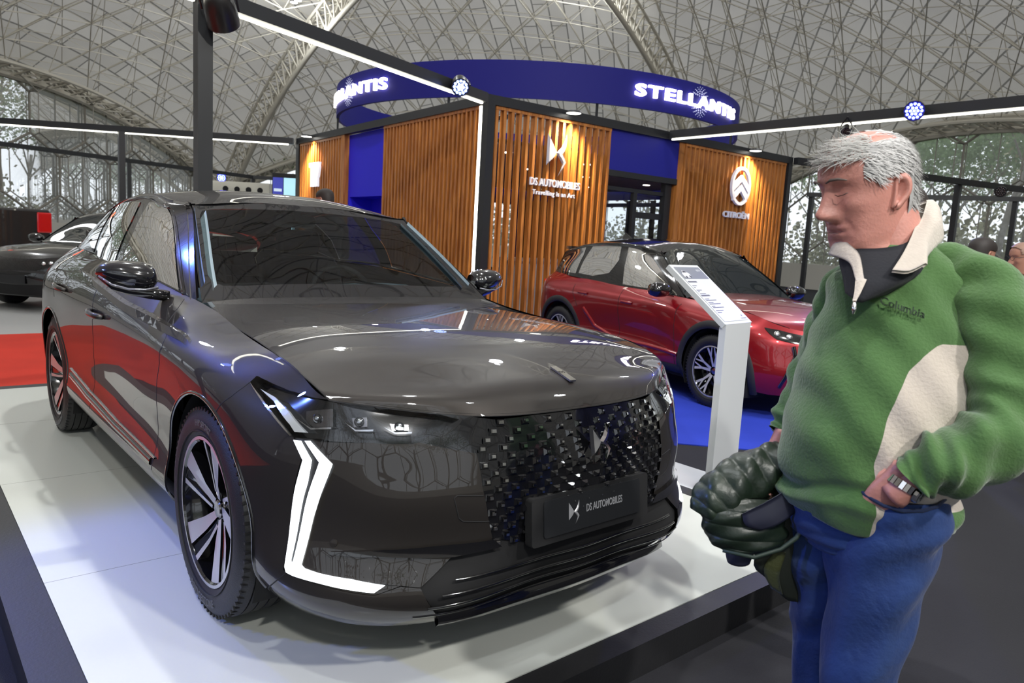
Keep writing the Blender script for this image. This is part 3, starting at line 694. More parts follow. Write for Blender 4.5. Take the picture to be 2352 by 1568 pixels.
# bonnet
V, F, N = region(HOOD, [(u, 1.0) for u in np.linspace(0, HOOD.up[-1], 12)] + [(HOOD.up[-1], v) for v in (2, 3, 4)] + [(u, 4.0) for u in np.linspace(HOOD.up[-1], 0, 12)[1:]] + [(0, 3), (0, 2)], .03, .25, 0, (), 1)
W = np.concatenate([V, V * [1, -1, 1]]); NN = np.concatenate([N, N * [1, -1, 1]]); n = len(V)
NN[np.abs(W[:, 1]) < 1e-4, 1] = 0
build('bonnet', W, list(F) + [tuple(i + n for i in f[::-1]) for f in F], paint, car, True, NN)
strips('bonnet_joint', HOOD, [(u, 4.0) for u in np.linspace(0, HOOD.up[-1], 20)], .006, matt_black, .0008)
strips('bonnet_joint', HOOD, [(HOOD.up[-1] - .002, v) for v in np.linspace(1, 4, 14)], .008, matt_black, .0006)
for key in ('doorA', 'doorB', 'fender_seam'):
    uv = ([(dA[0][0], 5.9)] + dA + [dA_bot]) if key == 'doorA' else (dB[:-2] + dB[-2:] if key == 'doorB' else BU[key])
    strips('door_joint' if key != 'fender_seam' else 'wing_joint', BODY, uv, .0045, matt_black, .0008)
strips('door_joint', BODY, [dCtop] + dC, .0045, matt_black, .0008)
strips('apron_joint', BODY, [c_arch[-1]] + BU['apron_top'][1:2], .004, matt_black, .001)
# shoulder blade crease on wing and door
def blade_crease():
    pts = [(-2.2, 1.005), (-1.65, .975), (-1.1, .935), (-.68, .915), (-.35, .893), (-.235, .879)]
    top = [xz2uv(BODY, x, z, (3, 5.5)) for x, z in pts]; low = [xz2uv(BODY, x, z - .040 * (1 - ((x + 1.2) / 1.05) ** 2 * .75), (3, 5)) for x, z in pts]
    for s in (1, -1):
        V = []; tq = resample([(u, v) for u, v in top], .04, False); lq = resample([(u, v) for u, v in low], .04, False); m_ = min(len(tq), len(lq)); F = []
        tt = np.linspace(0, 1, 30)
        def at(poly, t): k = np.linspace(0, 1, len(poly)); a = np.array(poly); return np.stack([np.interp(t, k, a[:, 0]), np.interp(t, k, a[:, 1])], 1)
        A = at(top, tt); B = at(low, tt); PA, NA = BODY.PN(A[:, 0], A[:, 1]); PB, NB = BODY.PN(B[:, 0], B[:, 1])
        fade = np.minimum(1, np.minimum(tt * 5, (1 - tt) * 5)); mid, nm = BODY.PN((A[:, 0] + B[:, 0]) / 2, A[:, 1] * .62 + B[:, 1] * .38)
        mid = mid + nm * (.013 * fade)[:, None]
        rows = [PA + NA * .0005, mid, PB + NB * .0005]; W = np.concatenate(rows); n = len(tt)
        for r in range(2):
            for i in range(n - 1): F.append((r * n + i, r * n + i + 1, (r + 1) * n + i + 1, (r + 1) * n + i))
        if s == 1: F = [f[::-1] for f in F]
        W = W * [1, s, 1]; o = build('shoulder_blade', W, F, paint, car, False)
blade_crease()
# greenhouse ------------------------------------------------------------------
RU = ROOF_UV
winF = RU['winF']; winR = RU['winR']; winQ = RU['winQ']
def bump_uv(uv, v=.12): return uv
side_poly = [(u, 0.0) for u in np.linspace(0, ROOF.up[-1], 16)] + [(ROOF.up[-1], v) for v in (1, 2, 3)] + [(u, 3.0) for u in np.linspace(ROOF.up[-1], 0, 16)[1:]] + [(0, 2), (0, 1)]
both('side_frame', ROOF, side_poly, gloss_black, .03, 0, (winF, winR, winQ), vs=.14)
both('front_side_window', ROOF, winF, side_glass, .04, -.004, vs=.14); both('rear_side_window', ROOF, winR, side_glass, .04, -.004, vs=.14); both('quarter_window', ROOF, winQ, side_glass, .04, -.004, vs=.14)
strips('window_chrome', ROOF, RU['chrome'][:-3] + [(1.80, 2.0), (1.86, 1.4), (1.72, .25)], .016, chrome, .006)
strips('belt_chrome', ROOF, [(u, .06) for u in np.linspace(.10, 1.70, 20)], .010, chrome, .006)
strips('pillar_strip', ROOF, [(.012, .03), (.010, .7), (.010, 1.4), (.012, 2.2), (.02, 3.0)], .040, paint, .007)
strips('rail', ROOF, [(u, 2.62) for u in np.linspace(.16, 1.9, 24)], .05, paint, .004)
rf = [(u, 3.0) for u in np.linspace(0, ROOF.up[-1], 16)] + [(ROOF.up[-1], 4), (ROOF.up[-1], 5)] + [(u, 5.0) for u in np.linspace(ROOF.up[-1], 0, 16)[1:]] + [(0, 4)]
V, F, N = region(ROOF, rf, .05, .25, 0, (), 1); n = len(V); W = np.concatenate([V, V * [1, -1, 1]]); NN = np.concatenate([N, N * [1, -1, 1]])
build('roof', W, list(F) + [tuple(i + n for i in f[::-1]) for f in F], mat('roof_dimmed_paint', lin(26, 22, 20), .45, .1, .7, .02, spec=.05), car, True, NN)  # body paint darkened, standing in for the dark reflection on the roof
# windscreen with printed border
W0, W1, E = SCREEN.up[0], SCREEN.up[-1], SCREEN.vp
Ls = W1 - W0
ring = [(W0, 1.0), (W0, 2), (W0, 3), (W0, 4.0), (W0 + Ls * .33, 4.0), (W0 + Ls * .66, 4.0), (W1, 4.0), (W1, 3), (W1, 2), (W1, 1.0)]
hole = [(W0 + .085, 1.0)] + [(W0 + .085, 2), (W0 + .085, 3), (W0 + .095, 3.45), (W0 + .12, 3.66), (W0 + .17, 3.76), (W0 + Ls * .6, 3.74), (W1 - .09, 3.74), (W1 - .055, 3.62), (W1 - .05, 3.3), (W1 - .05, 2), (W1 - .05, 1.0)]
def mirror_build(name, net, poly, m, step, vs, off=0):
    V, F, N = region(net, poly, step, vs, off, (), 1); n = len(V); W = np.concatenate([V, V * [1, -1, 1]]); NN = np.concatenate([N, N * [1, -1, 1]])
    return build(name, W, list(F) + [tuple(i + n for i in f[::-1]) for f in F], m, car, True, NN)
ws = mirror_build('windscreen', SCREEN, hole, screen_glass, .05, .24)
frit = mirror_build('windscreen_border', SCREEN, ring[:4] + ring[4:7] + ring[7:] + hole[::-1], mat('ceramic_border', (.008, .008, .009), .04, 0, 1, .01), .04, .24)
# tailgate glass / back closure
V, F, N = region(ROOF, [(ROOF.up[-2], 5.0), (ROOF.up[-2], 3.2), (ROOF.up[-1], 3.2), (ROOF.up[-1], 5.0)], .08, .25, .004, (), 1)
n = len(V); build('tailgate_glass', np.concatenate([V, V * [1, -1, 1]]), list(F) + [tuple(i + n for i in f[::-1]) for f in F], mat('dark_glass', (.004, .005, .005), .03, 0, 1), car, True, np.concatenate([N, N * [1, -1, 1]]))
mb = MB(); mb.add([(-3.3, -.6, 1.15), (-3.3, .6, 1.15), (-3.3, .6, 1.2), (-3.3, -.6, 1.2), (-3.38, -.55, 1.09), (-3.38, .55, 1.09)], [(0, 1, 5, 4), (0, 3, 2, 1)]); mb.obj('tailgate', paint, car)
# inner dark shell, floor pan, wheel wells
def inner():
    V = []; F = []
    us = np.linspace(0, nose, 70); vs_ = np.linspace(0, 6, 9); U, Vv = np.meshgrid(us, vs_, indexing='ij'); P, N = BODY.PN(U.ravel(), Vv.ravel(), -.045); P = P.reshape(70, 9, 3)
    for s in (1, -1):
        b = len(V); V += [tuple(p * [1, s, 1]) for p in P.reshape(-1, 3)]
        for i in range(69):
            for j in range(8):
                c = P[i:i+2, j:j+2].reshape(-1, 3).mean(0)
                if min((c[0] - wx) ** 2 + (c[2] - WZ) ** 2 for wx in WX) < (AR + .03) ** 2: continue
                f = (b + i*9+j, b + (i+1)*9+j, b + (i+1)*9+j+1, b + i*9+j+1); F.append(f if s == -1 else f[::-1])
    return V, F
V, F = inner(); build('inner_shell', V, F, liner_black, car)
for cx in WX:
    for s in (1, -1):
        Mw = T(cx, s * .60, WZ) @ Rx(-PI / 2 * s); mb = MB(); mb.lathe([(0.0, -.02), (AR, -.02), (AR, .27)], Mw, 40, 0, False, -PI / 7 if s < 0 else -8 * PI / 7, 8 * PI / 7 if s < 0 else PI / 7); mb.obj('wheel_well', liner_black, car, smooth=True)
mb = MB()
mb.box((-3.35, -.55, .17), (.72, .55, .24)); mb.box((-2.27, -.80, .17), (-.42, .80, .24)); mb.obj('floor_pan', liner_black, car)
mb = MB()
for s in (1, -1):   # deck over the bonnet and cabin floor so nothing shows through
    pass
mb.box((-3.3, -.7, .9), (-2.6, .7, .95)); mb.obj('parcel_shelf', liner_black, car); mb = MB(); mb.box((-.80, -.7, .35), (-.76, .7, .92)); mb.obj('bulkhead', liner_black, car)
# wheels
for i, (wx, s) in enumerate(((0, -1), (-2.675, -1), (0, 1), (-2.675, 1))):
    make_wheel(wx, s * .795, WZ, s, car, letters=(('BRIDGESTONE', -PI / 2 - .10, .036, True), ('H/P SPORT', PI / 2 - .15, .030, False)) if i < 2 else (), rot=.12 if i == 0 else .5)
# door handles
def handle(x0, x1, z0, z1):
    for s in (1, -1):
        mb = MB(); pts = []
        for t in np.linspace(0, 1, 10):
            x = x0 + (x1 - x0) * t; z = z0 + (z1 - z0) * t; g = xz2uv(BODY, x, z, (2.8, 4.5)); p, n = BODY.PN(*g, off=.004 + .030 * math.sin(PI * min(1, max(0, t))) ** .35); pts.append(p[0] * [1, s, 1])
        mb.tube(pts, [.010] + [.0135] * 8 + [.010], 10); mb.obj('door_handle', paint, car, smooth=True)
handle(-1.60, -1.36, .842, .836); handle(-2.47, -2.22, .895, .885)
# mirrors
def mirror(s):
    root = bpy.data.objects.new('door_mirror', None); COL.objects.link(root); root.parent = car; XF[root.name] = XF[car.name]
    # housing: sections from the tip inwards (y), each an egg-shaped loop in x-z
    secs = [(1.025, -.885, 1.075, .018, .010), (1.010, -.882, 1.078, .05, .026), (.98, -.875, 1.072, .075, .046), (.93, -.868, 1.064, .088, .060), (.87, -.862, 1.058, .090, .062), (.83, -.865, 1.056, .080, .056), (.812, -.868, 1.054, .05, .038)]
    V = []; F = []; K = 20
    for y, x, z, a, b in secs:
        for k in range(K):
            t = 2 * PI * k / K; dx = a * math.cos(t); dz = b * math.sin(t)
            if dx < 0: dx *= .55
            if dz < 0: dz *= .85
            V.append((x + dx, s * y, z + dz))
    for i in range(len(secs) - 1):
        for k in range(K):
            f = (i*K+k, (i+1)*K+k, (i+1)*K+(k+1)%K, i*K+(k+1)%K); F.append(f if s < 0 else f[::-1])
    F.append(tuple(range(K))); F.append(tuple((len(secs)-1)*K + k for k in range(K))[::-1])
    build('mirror_housing', V, F, mat('mirror_black_paint', (.004, .004, .006), .15, 0, 1, .01), root)
    mb = MB(); mb.tube([(-.80, s * .775, .985), (-.81, s * .84, .995), (-.83, s * .91, 1.005), (-.85, s * .97, 1.022), (-.875, s * 1.02, 1.060)], [.022, .024, .020, .015, .006], 10); mb.obj('mirror_foot', gloss_black, root, smooth=True)
    mb = MB(); mb.tube([(-.785, s * .82, 1.022), (-.775, s * .87, 1.014), (-.782, s * .93, 1.016), (-.805, s * .985, 1.032), (-.84, s * 1.022, 1.062)], .0045, 6); mb.obj('indicator_strip', mat('indicator', (.3, .3, .35), .1, .6, 1), root, smooth=True)
mirror(-1); mirror(1)
# bonnet badge
p, n = HOOD.PN(HOOD.up[-2] - .075, 1.0); p = Vector(p[0]); nn = Vector(n[0]);
if nn.z < 0: nn = -nn
bm_ = frame(p + nn * .001, Vector((0, 1, 0)), nn.cross(Vector((0, 1, 0))))
mb = MB(); mb.prism([(-.013, .050), (.013, .050), (.013, .020), (.013, -.050), (-.013, -.050), (-.013, .020)], frame(p + nn * .001, nn.cross(Vector((0, 1, 0))).cross(nn) , nn.cross(Vector((0, 1, 0)))), 0, .006)
bd = mb.obj('bonnet_badge', chrome, car)
mb = MB(); mb.text('DS', .020, frame(p + nn * .007, Vector((0, 1, 0)), nn.cross(Vector((0, 1, 0)))) , .001); mb.obj('badge_lettering', gloss_black, bd)
# cabin: dashboard, wheel, seats, mirror
mb = MB()
dp = [(-.80, .90), (-.82, .975), (-.90, 1.00), (-1.10, 1.005), (-1.28, .985), (-1.33, .93), (-1.30, .70), (-1.2, .60), (-.80, .60)]
V = []; ys = np.linspace(-.66, .66, 13)
for y in ys:
    for x, z in dp: V.append((x - .03 * (1 - (y / .66) ** 2) * 0 - .10 * (1 - abs(y) / .66) * .3, y, z - .02 * abs(y / .66) ** 4 + (.02 if .15 < y < .55 else 0) * (1 if x < -1.0 and z > .9 else 0)))
F = []; K = len(dp)
for i in range(len(ys) - 1):
    for j in range(K - 1): F.append((i*K+j, i*K+j+1, (i+1)*K+j+1, (i+1)*K+j))
mb.add(V, F); mb.obj('dashboard', dash_grey, car, smooth=True)
mb = MB(); Ms = frame((-1.50, .37, .93), (0, 1, 0), (-.42, 0, .9)); mb.tube([Ms @ Vector((.185 * math.cos(t), .165 * math.sin(t), 0)) for t in np.linspace(0, 2 * PI, 33)[:-1]], .015, 8, closed=True)
mb.bar(Ms @ Vector((-.17, 0, 0)), Ms @ Vector((.17, 0, 0)), .05, .015); mb.bar(Ms @ Vector((0, 0, 0)), Ms @ Vector((0, -.15, 0)), .04, .015); mb.lathe([(0, .03), (.06, .025), (.07, 0)], Ms, 16); mb.obj('steering_wheel', interior_dark, car, smooth=True)
for sy in (-.37, .37):
    sb_ = MB(); 
    def cushion(pts, w, name_):
        sec = smooth_poly(pts, 3, True); V = []; F = []; n = len(sec)
        for yy, sc_ in ((-w, .80), (-w * .86, .97), (0, 1), (w * .86, .97), (w, .80)):
            cx = sum(p[0] for p in sec) / n; cz = sum(p[1] for p in sec) / n
            for x, z in sec: V.append((cx + (x - cx) * sc_, sy + yy, cz + (z - cz) * sc_))
        for i in range(4):
            for k in range(n): F.append((i*n+k, i*n+(k+1)%n, (i+1)*n+(k+1)%n, (i+1)*n+k))
        F.append(tuple(range(n))[::-1]); F.append(tuple(4*n+k for k in range(n))); sb_.add(V, F)
    cushion([(-1.45, .50), (-1.48, .60), (-1.9, .55), (-1.98, .45), (-1.5, .42)], .25, '')
    cushion([(-1.92, .50), (-1.86, .62), (-2.02, 1.08), (-2.10, 1.10), (-2.14, 1.05), (-2.04, .5)], .25, '')
    cushion([(-2.07, 1.14), (-2.06, 1.24), (-2.11, 1.28), (-2.17, 1.24), (-2.15, 1.14)], .13, '')
    sb_.obj('front_seat', interior_dark, car, smooth=True)
mb = MB(); mb.box((-2.9, -.6, .5), (-2.65, .6, 1.02)); mb.box((-2.68, -.6, .45), (-2.3, .6, .58)); mb.obj('rear_seat', interior_dark, car)
mb = MB(); mb.prism(rrect(.22, .065, .025), frame((-1.335, 0, 1.325), (0, 1, 0), (.1, 0, 1)), -.02, .012); mb.box((-1.335, -.015, 1.33), (-1.30, .015, 1.39)); mb.obj('rear_view_mirror', interior_dark, car, auto=30)
mb = MB(); mb.box((-1.42, -.10, 1.375), (-1.29, .10, 1.395)); mb.obj('sensor_housing', interior_dark, car)
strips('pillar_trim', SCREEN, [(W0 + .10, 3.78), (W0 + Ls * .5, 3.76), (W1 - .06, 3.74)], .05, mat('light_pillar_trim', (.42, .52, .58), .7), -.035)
# wiper cowl
mb = MB(); mb.tube([(-.80, .52, 1.008), (-.86, .10, 1.045), (-.84, -.30, 1.022)], .006, 6); mb.tube([(-.84, -.10, 1.018), (-.86, -.35, 1.035), (-.80, -.60, 1.030)], .006, 6); mb.obj('wiper', matt_black, car)
# ---------------------------------------------------------------- hall: floor, dome, glazed arches
def mat_nodes(name):
    m = bpy.data.materials.new(name); m.use_nodes = True; MATS[name] = m; return m, m.node_tree.nodes, m.node_tree.links, m.node_tree.nodes['Principled BSDF']
def carpet(name, col, tile=None, rough=.85, spec=.2):
    m, n, l, b = mat_nodes(name); b.inputs['Roughness'].default_value = rough; b.inputs['Specular IOR Level'].default_value = spec
    t = n.new('ShaderNodeTexCoord'); a = n.new('ShaderNodeTexNoise'); a.inputs['Scale'].default_value = 220; a.inputs['Detail'].default_value = 3
    c = n.new('ShaderNodeTexNoise'); c.inputs['Scale'].default_value = 1.3; l.new(t.outputs['Object'], a.inputs['Vector']); l.new(t.outputs['Object'], c.inputs['Vector'])
    r = n.new('ShaderNodeMix'); r.data_type = 'RGBA'; r.inputs[6].default_value = tuple(v * .7 for v in col[:3]) + (1,); r.inputs[7].default_value = tuple(v * 1.3 for v in col[:3]) + (1,)
    ad = n.new('ShaderNodeMath'); ad.operation = 'MULTIPLY_ADD'; l.new(a.outputs[0], ad.inputs[0]); ad.inputs[1].default_value = .6; l.new(c.outputs[0], ad.inputs[2]); sb = n.new('ShaderNodeMath'); sb.operation = 'SUBTRACT'; l.new(ad.outputs[0], sb.inputs[0]); sb.inputs[1].default_value = .3
    l.new(sb.outputs[0], r.inputs[0]); l.new(r.outputs[2], b.inputs['Base Color'])
    bp = n.new('ShaderNodeBump'); bp.inputs['Strength'].default_value = .35; bp.inputs['Distance'].default_value = .004; l.new(a.outputs[0], bp.inputs['Height']); l.new(bp.outputs[0], b.inputs['Normal'])
    return m
dark_carpet = carpet('dark_grey_carpet', (.020, .020, .024)); red_carpet = carpet('red_carpet', (.52, .035, .02)); blue_carpet = carpet('blue_carpet', (.022, .045, .42)); pale_floor = mat('pale_floor', (.42, .42, .41), .35, noise=(1.5, .08))
soil = mat('woodland_ground', (.045, .055, .03), .95, noise=(.8, .5))
DC = np.array([-14.28, 11.35]); DD = np.array([.79, -.613])
def dome(x, y):
    q = np.stack([np.asarray(x, float) - DC[0], np.asarray(y, float) - DC[1]], -1); par = q @ DD; perp = q @ np.array([-DD[1], DD[0]])
    p2 = np.where(par > 2, 2 + (par - 2) * (1 - .55 * np.clip((par - 2) / 8, 0, 1) ** 1), par)
    r2 = p2 ** 2 + perp ** 2
    return -19.65 + np.sqrt(np.maximum(31.48 ** 2 - r2, 1))
VX = [DC + 22 * np.array([math.cos(3.13 + 2 * PI * k / 5), math.sin(3.13 + 2 * PI * k / 5)]) for k in (-2, -1, 0, 1)]
N1 = VX[3] + (VX[3] - VX[2]) / np.linalg.norm(VX[3] - VX[2]) * 20.8; N2 = VX[0] + (VX[0] - VX[1]) / np.linalg.norm(VX[0] - VX[1]) * 21.8
HALL = [tuple(VX[1]), tuple(VX[2]), tuple(N1), tuple(N2)]     # back-right leg, back-left leg, and two corners far behind the camera
mb = MB(); mb.box((-90, -70, FLOOR - .4), (70, 90, FLOOR - .06)); tag(mb.obj('ground', soil), kind='structure')
mb = MB(); hp = [tuple(np.array(p)) for p in HALL]; mb.prism(hp, T(0, 0, 0), FLOOR - .05, FLOOR); tag(mb.obj('floor', dark_carpet), kind='structure')
def slab(name, poly, m, z0, z1, label, cat):
    mb = MB(); mb.prism(poly, T(0, 0, 0), z0, z1); return tag(mb.obj(name, m), label, cat)
slab('pale_floor_mat', [(-7.85, -8), (-7.85, 3.5), (-22, 3.5), (-22, -8)], pale_floor, FLOOR, FLOOR + .004, 'pale grey floor covering beyond the red carpet, under the black car', 'floor covering')
slab('carpet', [(-7.85, -7), (-1.6, -7), (-1.6, -1.9), (-4.2, -1.6), (-4.2, 2.2), (-7.85, 2.2)], red_carpet, FLOOR, FLOOR + .008, 'bright red carpet behind the left end of the white platform', 'carpet')
slab('carpet', [(-.84, 2.70), (-.27, 3.23), (.10, 3.9), (.30, 11), (-5.3, 11), (-5.55, 5.2), (-4.4, 3.2), (-2.2, 1.95)], blue_carpet, FLOOR, FLOOR + .008, 'royal blue carpet under the red car', 'carpet')
# white platform with black border
white_top, n_, l_, b_ = mat_nodes('white_platform_panel'); b_.inputs['Base Color'].default_value = (.62, .64, .60, 1); b_.inputs['Roughness'].default_value = .28; b_.inputs['Coat Weight'].default_value = .3; b_.inputs['Coat Roughness'].default_value = .12
plat = thing('display_platform', 'low white platform with a black border under the dark graphite car', 'platform', (-1.6, .14, FLOOR))
mb = MB(); mb.box((-4.05, -1.28, -.04), (.895, 1.56, 0)); top = mb.obj('white_top', white_top, plat)
mb = MB(); mb.box((-4.17, -1.41, FLOOR), (-4.052, 1.67, -.002)); mb.box((.897, -1.41, FLOOR), (.99, 1.67, -.002)); mb.box((-4.052, -1.41, FLOOR), (.897, -1.282, -.002)); mb.box((-4.052, 1.562, FLOOR), (.897, 1.67, -.002)); mb.box((-4.05, -1.28, FLOOR), (.895, 1.56, -.041))
mb.obj('black_border', mat('border_black', (.016, .016, .018), .5, bump=(90, .1)), plat)
mb = MB()
for x in (-2.95, -1.72, -.50): mb.box((x - .0012, -1.28, 0), (x + .0012, 1.56, .0004))
mb.obj('panel_joint', mat('joint_grey', (.25, .25, .23), .6), plat)
# dome skin
skin, n_, l_, b_ = mat_nodes('white_roof_panels'); b_.inputs['Roughness'].default_value = .7
t_ = n_.new('ShaderNodeTexCoord'); mp = n_.new('ShaderNodeMapping'); mp.inputs['Rotation'].default_value = (0, 0, .9); l_.new(t_.outputs['Object'], mp.inputs[0]); br = n_.new('ShaderNodeTexBrick'); l_.new(mp.outputs[0], br.inputs['Vector'])
br.inputs['Scale'].default_value = 1.0; br.inputs['Brick Width'].default_value = 2.6; br.inputs['Row Height'].default_value = .62; br.inputs['Mortar Size'].default_value = .028; br.inputs['Color1'].default_value = (.72, .69, .61, 1); br.inputs['Color2'].default_value = (.62, .59, .52, 1); br.inputs['Mortar'].default_value = (.24, .23, .20, 1)
l_.new(br.outputs['Color'], b_.inputs['Base Color'])
tl_ = n_.new('ShaderNodeBsdfTranslucent'); l_.new(br.outputs['Color'], tl_.inputs[0]); ms_ = n_.new('ShaderNodeMixShader'); ms_.inputs[0].default_value = .26; l_.new(b_.outputs[0], ms_.inputs[1]); l_.new(tl_.outputs[0], ms_.inputs[2]); l_.new(ms_.outputs[0], n_['Material Output'].inputs[0])
frame_mat = mat('cream_steel', (.70, .66, .56), .5, noise=(.6, .10))
def cdt(poly, pts):
    ring = resample(poly, 1.2); V = [Vector(p) for p in ring]; E = [(i, (i + 1) % len(V)) for i in range(len(V))]
    G = [p for p in pts if min((p[0] - q[0]) ** 2 + (p[1] - q[1]) ** 2 for q in ring) > .3]
    V += [Vector(p) for p in G]; r = geometry.delaunay_2d_cdt(V, E, [], 0, 1e-6)
    W = np.array([(p.x, p.y) for p in r[0]]); F = [f for f in r[2]]; c = np.array([W[list(f)].mean(0) for f in F]); k = inside(c, poly); return W, [tuple(f) for f, kk in zip(F, k) if kk]
SP = 1.42; e1 = np.array([math.cos(.9), math.sin(.9)]) * SP; e2 = np.array([math.cos(.9 + PI / 3), math.sin(.9 + PI / 3)]) * SP
IJ = [(i, j) for i in range(-60, 61) for j in range(-60, 61)]
PT = np.array([DC + e1 * i + e2 * j for i, j in IJ]); zz = dome(PT[:, 0], PT[:, 1])
shr = np.array(HALL)
ok = inside(PT, HALL) & (zz > .2)
pts_in = [tuple(p) for p, k in zip(PT, ok) if k]
W, F = cdt(HALL, pts_in); Z = dome(W[:, 0], W[:, 1]) + .10; F = [f for f in F if max(Z[list(f)]) > .0]
Z = np.maximum(Z, FLOOR)
V3 = np.column_stack([W, Z + .05]); n = len(W)
A_ = lambda f: (W[f[1]][0]-W[f[0]][0])*(W[f[2]][1]-W[f[0]][1])-(W[f[2]][0]-W[f[0]][0])*(W[f[1]][1]-W[f[0]][1])
F = [f if A_(f) > 0 else f[::-1] for f in F]
tag(build('ceiling', V3, F, skin, None, True), kind='structure')
# space frame under the skin
def tubes_np(P, Q, r, ns=4):
    P = np.asarray(P, float); Q = np.asarray(Q, float); d = Q - P; d /= np.linalg.norm(d, axis=1)[:, None] + 1e-9
    up = np.where(np.abs(d[:, 2:3]) > .9, np.array([[1., 0, 0]]), np.array([[0, 0, 1.]])); x = np.cross(d, up); x /= np.linalg.norm(x, axis=1)[:, None]; y = np.cross(d, x)
    V = []
    for k in range(ns):
        t = 2 * PI * k / ns + PI / 4; o = (x * math.cos(t) + y * math.sin(t)) * r; V += [P + o, Q + o]
    V = np.stack(V, 1).reshape(-1, 3); N = len(P); b = np.arange(N)[:, None] * 2 * ns; F = []
    for k in range(ns):
        k2 = (k + 1) % ns; F.append(np.concatenate([b + 2 * k, b + 2 * k2, b + 2 * k2 + 1, b + 2 * k + 1], 1))
    return V, np.concatenate(F).tolist()
idx = {ij: k for k, ij in enumerate(IJ)}
low = PT + (e1 + e2) / 3; okL = inside(low, HALL) & (dome(low[:, 0], low[:, 1]) > .9)
zt = zz + .02; zl = dome(low[:, 0], low[:, 1]) - .62
# upper chords, lower chords, webs
eU = []; eL = []; eW = []
for (i, j), k in idx.items():
    for di, dj in ((1, 0), (0, 1), (-1, 1)):
        k2 = idx.get((i + di, j + dj))
        if k2 is None: continue
        if ok[k] and ok[k2]: eU.append((k, k2))
        if okL[k] and okL[k2] and (di, dj) != (-1, 1): eL.append((k, k2))
        if okL[k] and okL[k2] and (di, dj) == (-1, 1) and (i + j) % 2 == 0: eL.append((k, k2))
    if okL[k]:
        for di, dj in ((0, 0), (1, 0), (0, 1)):
            k2 = idx.get((i + di, j + dj))
            if k2 is not None and ok[k2]: eW.append((k, k2))
U3 = np.column_stack([PT, zt]); L3 = np.column_stack([low, zl]); eU, eL, eW = map(np.array, (eU, eL, eW))
Va, Fa = tubes_np(L3[eL[:, 0]], L3[eL[:, 1]], .024); Vb, Fb = tubes_np(L3[eW[:, 0]], U3[eW[:, 1]], .014); Vc, Fc = tubes_np(U3[eU[:, 0]], U3[eU[:, 1]], .016)
sf = MB(); sf.add(Va, Fa); sf.add(Vb, Fb); sf.add(Vc, Fc); tag(sf.obj('trim_1', frame_mat, smooth=False), kind='structure')
# ribs: triangular trusses running from the legs up to the crown
def truss(name, pts, w=.30, dn=.95, n_pan=34, r=.06):
    pts = np.array(pts); t = np.linspace(0, 1, len(pts)); tt = np.linspace(0, 1, n_pan + 1)
    C = np.stack([np.interp(tt, t, pts[:, a]) for a in range(3)], 1); d = np.gradient(C, axis=0); d /= np.linalg.norm(d, axis=1)[:, None]
    sd = np.cross(d, [0, 0, 1.]); sd /= np.linalg.norm(sd, axis=1)[:, None]; up = np.cross(sd, d)
    A = C + sd * w - up * .1; B = C - sd * w - up * .1; D = C - up * dn; mb = MB()
    mb.tube(A, r, 6); mb.tube(B, r, 6); mb.tube(D, r * 1.7, 8)
    for i in range(n_pan):
        for X in (A, B): mb.tube([X[i], D[i]], r * .6, 5, cap=False); mb.tube([D[i], X[i + 1]], r * .6, 5, cap=False)
        mb.tube([A[i], B[i]], r * .5, 4, cap=False); mb.tube([A[i], B[i + 1]], r * .5, 4, cap=False)
    return tag(mb.obj(name, frame_mat, smooth=True), kind='structure')
def rib_pts(a, b, t1=1.0, n=26, off=-.5):
    out = []
    for t in np.linspace(0, t1, n): q = np.array(a) + (np.array(b) - np.array(a)) * t; out.append((q[0], q[1], float(dome(q[0], q[1])) + off))
    return out
crown = DC
for k, vx in enumerate((VX[1], VX[2])):
    p = rib_pts(vx, crown, .96, 26); foot = [(vx[0] - (crown[0] - vx[0]) * .02, vx[1] - (crown[1] - vx[1]) * .02, FLOOR + .3)]
    truss('trim_%d' % (2 + k), foot + p)
for k, q in enumerate((N1, N2)): truss('trim_%d' % (4 + k), rib_pts(crown, crown + (q - crown) * .55, 1, 26))
